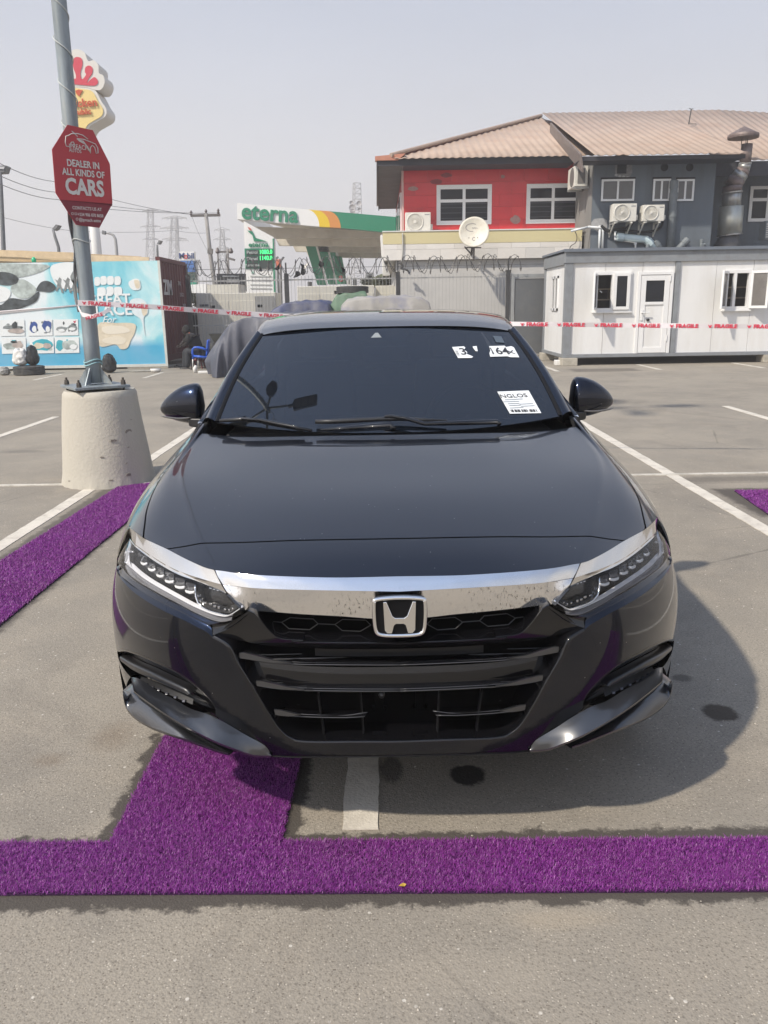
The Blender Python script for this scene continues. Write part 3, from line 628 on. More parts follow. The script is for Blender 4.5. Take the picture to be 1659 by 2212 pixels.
r = rect(qE, 1512, 655, 1800, 925, YR + .4); window(gb, *r, YR + .38, 2, 2, fr=.09, depth=0, rcuts=[.62])
# holes and patches
c = at(*qE(548, 515), YG); box_obj('wall_hole', c[0] - .13, c[0] + .12, YG - .012, YG + .01, c[2] - .15, c[2] + .17, DARK, gb)
P = [c + (x * .28, -.006, z * .3) for x, z in [(-.8, 1), (-.1, 1.15), (.9, .9), (1.0, -.4), (.6, -1.1), (.1, -.9), (-.6, -.6)]]
MB().prism(P, (0, .008, 0)).make('plaster_patch', M('grey_patch', (.19, .19, .19), .9, var=.3, vs=14), gb)
for cx in (872, 1064):
    c = at(*qE(cx, 512), YG - .01); MB().lathe(c, [(.0, 0), (.10, .001), (.10, .02)], 14, 'y').make('vent_hole', DARK, gb)
c = at(*qE(378, 945), YG - .008); MB().prism([c + (.23 * math.cos(a) * random.uniform(.8, 1.1), 0, .2 * math.sin(a) * random.uniform(.7, 1.1)) for a in np.linspace(0, 6.28, 12)[:-1]], (0, .007, 0)).make('plaster_patch', M('light_patch', (.33, .33, .33), .9, var=.2, vs=10), gb)
c = at(*qE(505, 572), YG - .008)
for k in range(5): MB().prism([c + (.1 * k + .05 * math.cos(a) * random.uniform(.6, 1.1), 0, -.02 * k + .05 * math.sin(a) * random.uniform(.5, 1)) for a in np.linspace(0, 6.28, 8)[:-1]], (0, .007, 0)).make('plaster_patch', M('chip_patch', (.36, .36, .36), .9), gb)
# roof of the grey block
RL = at(*qE(232, 408), YG - .95); RR = at(*qE(1498, 408), YG - .95); RL[2] = RR[2] = (RL[2] + RR[2]) / 2; RL[1] = RR[1] = YG - .95
TP = at(*qE(300, 92), 29.5); sl_ = np.array((0, TP[1] - RL[1], TP[2] - RL[2])); Ls = np.linalg.norm(sl_); ey = sl_ / Ls
Lx = RR[0] - RL[0]; vx = RL[0] - PK[0]
ox = at(*qE(-60, 98), 29.5)[0] - RL[0]      # ridge start, left of the eave corner
P0 = RL + ex * ox
def lo_(s):  # lower edge of the sheets: valley on the left, eave in the middle
    X = s + ox
    return Ls * (-X / -ox) if X < 0 else (-.04 if X < Lx else 0)
def hi_(s): return Ls
corrugated('roof_sheet', P0, ex, ey, Lx - ox, lo_, hi_, ROOF, gb, pitch=.22, amp=.012)
# sheets lapped over the first run, and the farther roof past the chimney
FR = at(*qE(1540, 455), YR - .9); LF = np.hypot(29.5 - YR + .9, TP[2] - FR[2]); F0 = np.array((RR[0] + .02, YR - .9, FR[2]))
corrugated('roof_sheet', F0, ex, np.array((0, 29.5 - YR + .9, TP[2] - FR[2])) / LF, 10, lambda s: 0.0, lambda s: LF + .03 - max(0, s - 2.0) * .33, ROOF, gb, pitch=.22, amp=.012)
zf1 = RL[2] - .03; zf0 = at(*qE(800, 455), YG - .85)[2]
box_obj('fascia_board', RL[0] + .02, RR[0], YG - .88, YG - .84, zf0, zf1, FASC, gb)
box_obj('soffit_panel', RL[0] + .02, RR[0], YG - .84, YG, zf0 + .02, zf0 + .04, FASC, gb)
VA = at(*qE(0, 195), 27.2); VB = at(*qE(205, 455), YG - .9)
MB().prism([RL + (-.02, -.02, .02), RL + (.05, -.02, -.42), np.array((VA[0], VA[1], VA[2] - .25)), np.array((VA[0], VA[1], VA[2] + .08))], (.05, 0, 0)).make('barge_board', M('bare_timber', (.16, .13, .115), .9, var=.25, vs=9), gb)
box_obj('fascia_board', RR[0] - .1, RR[0] + 9, YR - .86, YR - .82, FR[2] - .42, FR[2] - .03, FASC, gb)
# antenna on the ridge
an = thing('roof_antenna', 'thin leaning aerial mast on the corrugated roof', 'antenna', at(*qE(1055, 185), 27.5))
a = at(*qE(1055, 185), 27.5); b = at(*qE(1075, 70), 27.5)
MB().tube([a, b], .018, 6).make('mast', WIRE, an); MB().tube([at(*qE(1055, 182), 27.5), at(*qE(1115, 182), 27.4)], .012, 5).make('stay', WIRE, an)
MB().tube([at(*qE(1060, 62), 27.5), b, at(*qE(1090, 66), 27.5)], .012, 5).make('crossarm', WIRE, an)
# pipes on the grey wall
def pipe(name, label, pts, r, mat, y=YG - .1):
    P = [at(*qE(*p[:2]), p[2] if len(p) > 2 else y) for p in pts]
    th = thing('wall_pipe', label, 'pipe', P[-1]); MB().tube(P, r, 12).make('run', mat, th, smooth=True)
    for i in range(len(P) - 1):
        d = P[i + 1] - P[i]; d = d / np.linalg.norm(d)
        MB().tube([P[i] + d * r * .2, P[i] + d * r * 1.9], r * 1.14, 12).make('joint', mat, th)
    return th
pp = pipe('p', 'tall grey drain pipe between the two narrow windows', [(945, 612), (942, 700), (932, 835), (912, 1160)], .10, GPIPE)
pipe('p', 'thick white pipe bending down onto the cabin roof', [(505, 1042), (735, 1062), (815, 1150)], .10, M('sea_pipe', (.50, .60, .62), .45))
pipe('p', 'short grey pipe stub leaning right of the drain pipe', [(1050, 1060), (960, 1150)], .085, GPIPE, YG - .15)
pipe('p', 'short grey pipe stub leaning left behind the white pipe', [(795, 1072), (850, 1150)], .085, GPIPE, YG - .12)
pipe('p', 'thin white pipe dropping in an elbow beside the conduits', [(497, 990), (492, 1058), (650, 1080), (648, 1160)], .035, WPIPE, YG - .1)
pipe('p', 'left one of the twin white conduits on the grey wall', [(380, 955), (374, 1160)], .032, WPIPE, YG - .06)
pipe('p', 'right one of the twin white conduits on the grey wall', [(290, 966), (395, 972), (404, 985), (398, 1160)], .032, WPIPE, YG - .08)
pipe('p', 'white conduit reaching across from the yellow band to the grey wall', [(160, 998), (290, 966)], .028, WPIPE, YG - .08)
pipe('p', 'small capped standpipe near the chimney', [(1155, 1060), (1150, 1150)], .045, GPIPE, YG - .1)
pipe('p', 'small branched standpipe stub right of the capped one', [(1180, 1100), (1160, 1100), (1170, 1150)], .035, GPIPE, YG - .1)
pipe('p', 'short grey pipe stub with elbow left of the white pipe end', [(745, 1098), (738, 1150)], .045, GPIPE, YG - .16)
def hose(label, pts, r, mat=BLK, y=YG - .12, q=qE, name='cable'):
    P = [np.array(at(*q(*p[:2]), p[2] if len(p) > 2 else y)) for p in pts]
    # smooth
    Q = [];
    for i in range(len(P) - 1):
        p0 = P[max(0, i - 1)]; p1 = P[i]; p2 = P[i + 1]; p3 = P[min(len(P) - 1, i + 2)]
        for k in range(5):
            t = k / 5; Q.append(.5 * (2 * p1 + (p2 - p0) * t + (2 * p0 - 5 * p1 + 4 * p2 - p3) * t * t + (3 * p1 - p0 - 3 * p2 + p3) * t ** 3))
    Q.append(P[-1]); return tag(MB().tube(Q, r, 6).make(name, mat, None, smooth=True), label, 'cable')
hose('black hose drooping from the left wall air conditioner', [(632, 930), (600, 965), (500, 985), (440, 992), (390, 955)], .035)
hose('black hose drooping under both wall air conditioners', [(860, 925), (830, 980), (720, 1005), (560, 990), (500, 990), (440, 1000), (395, 965)], .035)
hose('thin cable looping over the right end of the parapet', [(190, 1000), (205, 1040), (195, 1085), (160, 1110), (152, 1135), (175, 1130)], .012, RUST, YP - .1)
hose('thin cable falling from the conduit to the parapet end', [(290, 970), (262, 1020), (240, 1040)], .012, RUST, YP - .1)
# ------------------------------------------------------------------ kitchen flue
fl = thing('kitchen_flue', 'rusty sheet metal kitchen flue with a conical rain cap', 'flue', at(*qE(1370, 1120), YG + .5))
yf = YG + .6
def fpt(x, y): return at(*qE(x, y), yf)
def fr_(w): return w * .28385 / 2 / F * yf
MB().tube([fpt(1340, 1150), fpt(1372, 1020)], [fr_(210), fr_(120)], 24).make('hood', M('soot_grey', (.09, .09, .095), .6, var=.2, vs=5), fl, smooth=True)
MB().tube([fpt(1366, 1025), fpt(1380, 812)], fr_(166), 28).make('cladding', M('galvanised_sheet', (.52, .52, .46), .38, .55, var=.12, vs=4, dirt=((.4, .33, .2), .5, 4), streak=True), fl, smooth=True)
MB().tube([fpt(1380, 815), fpt(1386, 700)], fr_(130), 24).make('duct', STEEL, fl, smooth=True)
for a, b, c_, d, w, m in [(1386, 704, 1388, 655, 132, RSTEEL), (1388, 658, 1425, 600, 118, RSTEEL), (1425, 604, 1455, 560, 105, STEEL), (1453, 565, 1472, 530, 92, RSTEEL), (1472, 534, 1484, 486, 84, STEEL), (1484, 490, 1500, 335, 76, RSTEEL)]:
    MB().tube([fpt(a, b), fpt(c_, d)], fr_(w), 20).make('duct', m, fl, smooth=True)
for x, y, w in [(1386, 706, 142), (1484, 488, 88), (1365, 1028, 180)]:
    MB().tube([fpt(x, y + 5), fpt(x, y - 5)], fr_(w), 20).make('clamp_band', STEEL, fl)
for dx in (-55, 0, 20): MB().tube([fpt(1490 + dx * .6, 338), fpt(1490 + dx * .6 + 4, 275)], .012, 6).make('cap_strut', RSTEEL, fl)
c = fpt(1472, 262); R_ = fr_(205)
MB().lathe(c - (0, 0, .0), [(R_, -.10), (R_ + .01, -.05), (R_, 0), (R_ * .1, .19), (0, .21)], 28).make('rain_cap', RSTEEL, fl, smooth=False)
# ------------------------------------------------------------------ air conditioners
def ac_unit(label, q, x0, y0, x1, y1, Y, depth=.34, fancx=.38, bars='ring', side=True):
    X0, X1, Z0, Z1 = rect(q, x0, y0, x1, y1, Y)
    th = thing('air_conditioner', label, 'air conditioner', ((X0 + X1) / 2, Y, Z0), 'outdoor air conditioner units')
    box_obj('casing', X0, X1, Y, Y + depth, Z0, Z1, ACW, th, bev=.015)
    cx = X0 + (X1 - X0) * fancx; cz = (Z0 + Z1) / 2; r = (Z1 - Z0) * .42
    MB().lathe((cx, Y + .004, cz), [(0, 0), (r, 0), (r, .003)], 30, 'y').make('fan_recess', ACG, th)
    P = [(cx + (r + .012) * math.cos(a), Y - .008, cz + (r + .012) * math.sin(a)) for a in np.linspace(0, 2 * math.pi, 33)[:-1]]
    MB().tube(P, .016, 6, closed=True).make('fan_ring', ACW, th, smooth=True)
    g = MB()
    for k in range(26):
        a = 2 * math.pi * k / 26; pts = [(cx + r * f * math.cos(a + f * .7), Y - .010, cz + r * f * math.sin(a + f * .7)) for f in (.15, .5, .98)]
        g.tube(pts, .005, 4)
    go = g.make('fan_guard', ACW, th); go['kind'] = 'stuff'
    MB().lathe((cx, Y - .025, cz), [(0, 0), (r * .17, .004), (r * .17, .03)], 16, 'y').make('fan_hub', ACW, th)
    box_obj('name_strip', X1 - (X1 - X0) * .24, X1 - (X1 - X0) * .05, Y - .004, Y, Z1 - .075, Z1 - .055, M('ac_print', (.18, .18, .19), .5), th)
    box_obj('valve_cover', X1, X1 + .06, Y + .08, Y + depth - .04, Z0 + .04, Z0 + (Z1 - Z0) * .38, ACW, th, bev=.01)
    for k in (.18, .8):
        X = X0 + (X1 - X0) * k; box_obj('foot', X - .03, X + .03, Y + .02, Y + depth, Z0 - .03, Z0, ACW, th)
    return th, X0, X1, Z0, Z1
t, X0, X1, Z0, Z1 = ac_unit('cream air conditioner standing on the yellow band by the red wall', qD, 316, 828, 503, 968, YR - .6)
for lab, a in [('left one of two air conditioners bracketed to the grey wall, with wide silver fan guard', (478, 788, 660, 925)), ('right one of two air conditioners bracketed to the grey wall, with beige fan guard', (705, 797, 872, 922))]:
    t, X0, X1, Z0, Z1 = ac_unit(lab, qE, *a, YG - .48)
    for X in (X0 + .06, X1 - .12):
        MB().bar((X, YG, Z0 - .03), (X, YG - .5, Z0 - .03), .035).bar((X, YG, Z0 - .34), (X, YG - .42, Z0 - .05), .03).bar((X, YG - .02, Z0 - .36), (X, YG - .02, Z0), .04).make('bracket', ACW, t)
# side-on unit on the corner between the two blocks
X0, X1, Z0, Z1 = rect(qE, 155, 505, 270, 665, YG + .5); Xw = gx0 - .01
t = thing('air_conditioner', 'air conditioner seen edge on under the eaves at the corner of the grey block', 'air conditioner', (X0, YG + .5, Z0), 'outdoor air conditioner units')
box_obj('casing', Xw - .42, Xw - .06, YG + .3, YG + 1.15, Z0, Z1, ACW, t, bev=.015)
MB().lathe((Xw - .43, YG + .62, (Z0 + Z1) / 2), [(0, 0), (.24, 0.0), (.26, .015)], 26, 'x').make('fan_guard', ACG, t)
box_obj('back_grille', Xw - .34, Xw - .14, YG + .285, YG + .3, Z0 + .08, Z1 - .08, ACG, t)
MB().box(Xw - .45, Xw, YG + .35, YG + .4, Z0 - .05, Z0).box(Xw - .45, Xw, YG + 1.0, YG + 1.05, Z0 - .05, Z0).make('bracket', STEEL, t)
# louvre unit cut by the right picture edge
X0, X1, Z0, Z1 = rect(qE, 1640, 918, 1700, 1060, YG + .3)
t = thing('air_conditioner', 'grey louvred air conditioner half out of the right picture edge', 'air conditioner', (X0, YG + .3, Z0), 'outdoor air conditioner units')
box_obj('casing', X0, X0 + .8, YG + .3, YG + .7, Z0, Z1, GPIPE, t, bev=.01)
for k in range(7): box_obj('louvre', X0 + .02, X0 + .78, YG + .285, YG + .3, Z0 + .05 + k * (Z1 - Z0 - .1) / 7, Z0 + .05 + k * (Z1 - Z0 - .1) / 7 + .03, ACW, t)
# ------------------------------------------------------------------ satellite dish
DISH = M('dish_cream', (.62, .59, .50), .5, var=.06, vs=10, dirt=((.40, .31, .2), .4, 8))
c = at(*qD(822, 976), YP - .75); ds = thing('satellite_dish', 'cream satellite dish fixed to the front of the white parapet', 'satellite dish', c)
nrm = np.array((-.13, -.93, .22)); nrm /= np.linalg.norm(nrm); du, dv = frame_of(nrm); R_ = 105 * .29296 / F * (YP - .75)
V = []; nr, na = 8, 40
for i in range(nr + 1):
    r = R_ * i / nr
    for k in range(na): a = 2 * math.pi * k / na; V.append(c + du * r * math.cos(a) + dv * r * math.sin(a) + nrm * (.10 * (r / R_) ** 2 - .05))
Fc = [(i * na + k, i * na + (k + 1) % na, (i + 1) * na + (k + 1) % na, (i + 1) * na + k) for i in range(nr) for k in range(na)]
o = mesh('reflector', V, Fc, DISH, ds, smooth=True); sm = o.modifiers.new('t', 'SOLIDIFY'); sm.thickness = .02; sm.offset = 0
xa = np.cross((0, 0, 1.0), -nrm); xa = -xa if xa[0] < 0 else xa
PRN = M('dish_print', (.22, .20, .20), .6); up_ = np.array((0, 0, 1.0)) - nrm * nrm[2]; up_ /= np.linalg.norm(up_)
def dpt(x, y): return c + xa * x + up_ * y + nrm * (-.04 + .10 * (x * x + y * y) / R_ ** 2)
text('lettering', 'cnfc', PRN, ds, dpt(.03, R_ * .34), xa, up_, .10, .01, .002)
MB().tube([dpt(-.06 + .17 * math.cos(a), R_ * .34 + .10 * math.sin(a)) for a in np.linspace(.9, 4.9, 16)], .008, 5).make('printed_arc', PRN, ds)
for p in [(-.14, -.14), (.10, -.14), (-.17, -.42), (.15, -.44)]: MB().lathe(dpt(*p), [(0, -.01), (.014, -.008), (.014, .01)], 8, 'y').make('bolt', RUST, ds)
MB().tube([dpt(.04 * math.cos(a), -R_ * .42 + .045 * math.sin(a)) for a in np.linspace(.6, 5.7, 14)], .01, 5).make('cable_clip', PRN, ds)
MB().bar(c - nrm * .05, c - nrm * .08 + (0, .6, -.45), .05).bar(c + (0, .0, -R_ * .98), c + (0, .02, -R_ * .98 - .33), .05).bar(c + (-.25, 0, -R_ * .9), c + (.0, .5, -R_ * 1.35), .03).bar(c + (.0, .0, -R_ * 1.3), c + (0, .75, -R_ * 1.3), .04).bar(c + (.2, 0, -R_ * .97), c + (-.2, 0, -R_ * .95), .03).make('mount', M('mount_steel', (.1, .09, .085), .6, .4), ds)
hose('thin vertical cable down the front of the white parapet', [(295, 980), (297, 1080), (292, 1160), (286, 1200)], .02, M('grey_cable', (.42, .41, .38), .7), YP - .04, qD)
hose('bunch of dark cable snagged below the parapet', [(270, 1200), (300, 1225), (280, 1240), (330, 1255), (345, 1280)], .03, WIRE, YP - .2, qD)
# ------------------------------------------------------------------ white site cabin
YC = 19.6
CABF = M('cabin_grey_frame', (.21, .225, .24), .55, var=.08, vs=4, dirt=((.13, .12, .11), .5, 5))
CABP = [M('cabin_panel_%d' % k, c, .5, var=.04, vs=1.5, dirt=((.52, .49, .44), .5, 1.6), streak=True) for k, c in enumerate([(.70, .70, .69), (.68, .68, .67)])]
cb = thing('site_cabin', 'white panelled site cabin with grey steel frame, glazed door and open windows', 'cabin', (4.4, YC, 0))
cx0 = at(*qF(455, 400), YC)[0]; czt = at(*qF(480, 82), YC)[2]; czb = at(*qF(480, 712), YC)[2]; czi = at(*qF(700, 148), YC)[2]; czj = at(*qF(700, 688), YC)[2]
CX1 = cx0 + 7.6; CYB = YC + 2.55
fpx = at(*qF(500, 400), YC)[0]
MB().box(cx0, fpx, YC, YC + .15, czb, czt - .02).make('corner_column', CABF, cb, bev=.006)
MB().box(cx0, cx0 + .15, CYB - .15, CYB, czb, czt - .02).make('corner_column', CABF, cb)
MB().box(CX1 - .15, CX1, YC, YC + .15, czb, czt - .02).make('corner_column', CABF, cb); MB().box(CX1 - .06, CX1 - .02, YC + .15, CYB, czb + .12, czt - .1).make('wall_panel', CABP[0], cb)
m0, m1 = at(*qF(1100, 400), YC)[0], at(*qF(1128, 400), YC)[0]
MB().box(m0, m1, YC, YC + .15, czj, czi).make('middle_column', CABF, cb, bev=.006)
MB().box(cx0 - .02, CX1, YC - .02, YC + .15, czi, czt).box(cx0 - .021, cx0 + .13, YC + .15, CYB, czi - .03, czt - .03).make('top_beam', CABF, cb, bev=.006)
MB().box(cx0 + .002, CX1, YC - .01, YC + .14, czb, czj).box(cx0 - .01, cx0 + .14, YC + .14, CYB, czb, czj).make('bottom_beam', CABF, cb, bev=.006)
MB().box(cx0 - .06, CX1, YC - .07, CYB + .05, czt, czt + .05).box(cx0 - .07, CX1, YC - .08, YC - .06, czt - .02, czt + .05).make('roof', M('cabin_roof', (.13, .15, .18), .6, var=.1, vs=3), cb, bev=.004)
box_obj('floor', cx0 + .1, CX1, YC + .15, CYB - .1, czb + .02, czj, DARK, cb)
# interior so that the open windows look in
CIN = M('cabin_inside', (.30, .25, .19), .9, var=.2, vs=3)
MB().box(cx0 + .1, CX1, CYB - .04, CYB, czb, czi).box(CX1 - .05, CX1, YC + .1, CYB, czb, czi).make('rear_wall', CIN, cb)
def frect(a, b, c_, d): return rect(qF, a, b, c_, d, YC)
W1 = frect(640, 208, 845, 430); DR = frect(880, 202, 1088, 684); W2 = frect(1330, 198, 1628, 420)
W2 = (W2[0] + .32, W2[1] - .30, W2[2], W2[3])
pw = [fpx] + [at(*qF(x, 300), YC)[0] for x in (697, 916)] + [m0]
pl = [m1] + [at(*qF(x, 300), YC)[0] for x in (1350, 1570)] + [at(*qF(1790, 300), YC)[0], CX1 - .16]
for xs in (pw, pl):
    for i in range(len(xs) - 1):
        rs = [(xs[i] + .004, xs[i + 1] - .004, czj, czi)]
        for h in (W1, DR, W2): rs = [q for r in rs for q in rsub(r, h)]
        for a, b, c_, d in rs: box_obj('wall_panel', a, b, YC + .045 - random.uniform(0, .002), YC + .09, c_, d, CABP[i % 2], cb)
for y0, y1 in ((YC + .15, YC + 1.3), (YC + 1.31, CYB - .15)):
    rs = [(y0, y1, czj, czi - .03)]
    h = (YC + .85, YC + 1.55, czj + (W1[2] - czj), W1[3] - .02)
    rs = rsub(rs[0], h)
    for a, b, c_, d in rs: MB().box(cx0 + .03, cx0 + .07, a, b, c_, d).make('wall_panel', CABP[0], cb)
# side window
h = (YC + .85, YC + 1.55, W1[2], W1[3] - .02)
w = MB(); f0 = cx0 - .0
for a, b, c_, d in [(h[0], h[1], h[2], h[2] + .06), (h[0], h[1], h[3] - .06, h[3]), (h[0], h[0] + .06, h[2], h[3]), (h[1] - .06, h[1], h[2], h[3]), ((h[0] + h[1]) / 2 - .05, (h[0] + h[1]) / 2 + .05, h[2], h[3])]: w.box(f0, f0 + .08, a, b, c_, d)
wo = w.make('side_window', PVC, cb); box_obj('pane', f0 + .03, f0 + .04, h[0] + .06, h[1] - .06, h[2] + .06, h[3] - .06, GLASSD, wo)
def cwin(R4, open_left=None, open_right=None, split=.5, fixed_right=False):
    x0, x1, z0, z1 = R4; w = MB(); f, b = YC + .0, YC + .10; t = .05
    w.box(x0 - .03, x1 + .03, f, b, z0 - .03, z0 + t).box(x0 - .03, x1 + .03, f, b, z1 - t, z1 + .03).box(x0 - .03, x0 + t, f, b, z0 + t, z1 - t).box(x1 - t, x1 + .03, f, b, z0 + t, z1 - t)
    xm = x0 + (x1 - x0) * split; w.box(xm - .035, xm + .035, f - .004, b, z0 + t, z1 - t); wo = w.make('window', PVC, cb, bev=.004)
    MB().box(x0 - .06, x1 + .06, YC - .03, YC + .04, z0 - .06, z0 - .03).make('sill', PVC, wo)
    return wo, xm, t
def sash(wo, hx, ang, wdt, z0, z1, side, t=.055, glass=None):
    """casement leaf hinged at hx, turned outwards by ang"""
    d = np.array((math.cos(ang) * side, -math.sin(ang), 0)); n_ = np.array((-d[1], d[0], 0)) * .045; o = np.array((hx, YC - .0, 0))
    P = lambda s, z: o + d * s + (0, 0, z)
    m = MB()
    for a, b, c_, e in [(0, wdt, z0, z0 + t), (0, wdt, z1 - t, z1), (0, t, z0 + t, z1 - t), (wdt - t, wdt, z0 + t, z1 - t)]:
        m.hexa([P(a, c_), P(b, c_), P(b, e), P(a, e)], [P(a, c_) + n_, P(b, c_) + n_, P(b, e) + n_, P(a, e) + n_])
    so_ = m.make('sash', PVC, wo, bev=.004)
    n2 = n_ * .2
    return so_, MB().hexa([P(t, z0 + t) + n_ * .4, P(wdt - t, z0 + t) + n_ * .4, P(wdt - t, z1 - t) + n_ * .4, P(t, z1 - t) + n_ * .4], [P(t, z0 + t) + n_ * .4 + n2, P(wdt - t, z0 + t) + n_ * .4 + n2, P(wdt - t, z1 - t) + n_ * .4 + n2, P(t, z1 - t) + n_ * .4 + n2]).make('pane', glass or GLASSD, wo)
GL2 = M('hazy_glass', (.16, .15, .14), .12, var=.2, vs=3)
x0, x1, z0, z1 = W1; wo, xm, t = cwin(W1)
sash(wo, x0 + .0, 1.95, .50, z0 + .02, z1 - .02, 1)
sash(wo, x1 - .02, .0, (x1 - x0) * .47, z0 + .01, z1 - .01, -1, .07, GLASSD)
MB().tube([(x0 + .07, YC - .1, (z0 + z1) / 2 + .02), (x0 + .12, YC - .1, (z0 + z1) / 2 - .02)], .012, 6).make('handle', PVC, wo)
x0, x1, z0, z1 = W2; wo, xm, t = cwin(W2, split=.36)
sash(wo, x0, .95, .46, z0, z1, -1, .06, GL2); sash(wo, x1, .95, .46, z0, z1, 1, .06, GL2)
# shelves seen inside
SH = M('shelf_board', (.42, .33, .24), .8, var=.15, vs=6)
for R4 in (W1, W2):
    x0, x1, z0, z1 = R4
    for fz in (.27, .56): box_obj('shelf', x0 - .3, x1 + .3, YC + .5, YC + .8, z0 + (z1 - z0) * fz, z0 + (z1 - z0) * fz + .03, SH, cb)
    for fx in (.2, .62): box_obj('shelf_upright', x0 + (x1 - x0) * fx, x0 + (x1 - x0) * fx + .03, YC + .52, YC + .8, z0 + (z1 - z0) * .27 + .03, z0 + (z1 - z0) * .56, SH, cb)
    box_obj('shelf_back', x0 - .5, x1 + .5, YC + .95, YC + .97, czj, czi, M('dim_backboard', (.10, .085, .07), .9, var=.3, vs=5), cb)
# door
x0, x1, z0, z1 = DR
MB().box(x0, x0 + .07, YC - .01, YC + .1, z0, z1).box(x1 - .07, x1, YC - .01, YC + .1, z0, z1).box(x0 + .07, x1 - .07, YC - .01, YC + .1, z1 - .07, z1).make('door_frame', PVC, cb, bev=.004)
dr = MB().box(x0 + .08, x0 + .2, YC + .0, YC + .06, z0 + .01, z1 - .08).box(x1 - .2, x1 - .08, YC + .0, YC + .06, z0 + .01, z1 - .08).box(x0 + .2, x1 - .2, YC + .0, YC + .06, z1 - .2, z1 - .08).box(x0 + .2, x1 - .2, YC + .0, YC + .06, z0 + .01, z0 + .14).box(x0 + .2, x1 - .2, YC - .004, YC + .06, z0 + (z1 - z0) * .60, z0 + (z1 - z0) * .635).make('door', PVC, cb, bev=.005)
box_obj('door_panel', x0 + .2, x1 - .2, YC + .02, YC + .05, z0 + .14, z0 + (z1 - z0) * .60, CABP[0], dr)
box_obj('door_glass', x0 + .2, x1 - .2, YC + .02, YC + .03, z0 + (z1 - z0) * .635, z1 - .2, GLASSD, dr)
hz = z0 + (z1 - z0) * .49
MB().box(x0 + .1, x0 + .15, YC - .02, YC, hz - .15, hz + .1).tube([(x0 + .12, YC - .02, hz + .03), (x0 + .12, YC - .06, hz + .03), (x0 + .3, YC - .06, hz + .03)], .014, 8).make('handle', PVC, dr)
MB().lathe((x0 + .28, YC - .03, hz - .14), [(0, -.02), (.035, -.01), (.035, .03)], 10, 'y').make('padlock', DARK, dr)
for fz in (.15, .88): MB().lathe((x1 - .085, YC - .02, z0 + (z1 - z0) * fz), [(.014, 0), (.014, .14)], 8).make('hinge', PVC, dr)
CBL = M('concrete_blockwork', (.40, .37, .31), .9, var=.18, vs=9, dirt=((.22, .2, .16), .6, 8), bump=.4, bs=30)
for lab, q, yy, h_ in [('concrete block under the near corner of the site cabin', (440, 718, 532, 762), YC - .12, .28), ('concrete block under the far left corner of the site cabin', (322, 690, 392, 738), CYB - .5, .28), ('concrete block under the site cabin at the right picture edge', (1632, 700, 1720, 740), YC - .05, .28)]:
    xa_ = at(*qF(q[0], q[3]), yy)[0]; xb_ = at(*qF(q[2], q[3]), yy)[0]
    tag(MB().box(xa_, xb_, yy, yy + .42, 0, czb - .002).make('concrete_block', CBL, None, bev=.012), lab, 'concrete block', 'blocks under the cabin')
xa_ = at(*qF(404, 745), YC + .1)[0]
tag(MB().box(xa_, xa_ + .3, YC + .1, YC + .35, 0, .12).make('broken_block', WHITE, None, bev=.015), 'low whitewashed lump beside the corner block of the cabin', 'concrete lump')
# ------------------------------------------------------------------ grey gate and white palisade fence with razor wire
YF = 22.6
GG = M('gate_grey', (.105, .112, .118), .6, var=.08, vs=2, dirt=((.16, .155, .145), .5, 5))
r = rect(qF, 148, 238, 338, 700, YF); gt = thing('metal_gate', 'plain dark grey sheet metal gate between fence and cabin', 'gate', (r[0], YF, 0))
box_obj('leaf', r[0] + .05, r[1] + .3, YF, YF + .04, .12, r[3] - .02, GG, gt); MB().box(r[0] - .05, r[1] + .5, YF - .03, YF + .07, r[3], r[3] + .1).box(r[0] - .06, r[0] + .03, YF - .03, YF + .07, 0, r[3]).make('gate_frame', M('gate_frame_grey', (.26, .27, .27), .6, var=.1, vs=5), gt, bev=.005)
FB = M('fence_grey_bar', (.36, .355, .34), .6, var=.12, vs=9); FPM = M('fence_post_dark', (.05, .05, .052), .6, .3, var=.2, vs=9)
fx0 = at(405, 620, YF)[0]; fx1 = r[0] - .06; fzt = at(*qC(1000, 583), YF)[2]
fe = thing('bar_fence', 'thin vertical bar fence with dark posts topped by razor wire', 'fence', (fx0, YF, 0))
proto = None; nb = int((fx1 - fx0) / .095)
for i in range(nb):
    x = fx0 + (i + .5) * (fx1 - fx0) / nb
    if proto is None:
        proto = MB().box(fx0 - .0045, fx0 + .0045, YF - .0045, YF + .0045, .1, fzt).make('fence_bar', FB, fe)
        proto.location.x = x - fx0
    else:
        c_ = proto.copy(); COL.objects.link(c_); c_.parent = fe; c_.location.x = x - fx0
for z in (.25, 1.0, fzt - .12): box_obj('rail', fx0, fx1, YF + .008, YF + .03, z, z + .035, FB, fe)
posts = [at(*qC(740, 620), YF)[0], at(*qC(1480, 620), YF)[0], at(*qF(118, 400), YF)[0], at(408, 640, YF)[0]]
for x in posts:
    p = MB().box(x - .055, x + .055, YF - .05, YF + .06, 0, fzt + .06).bar((x, YF, fzt), (x, YF - .04, fzt + .34), .035).make('post', FPM, fe)
RZ = M('razor_wire', (.13, .125, .12), .5, .5)
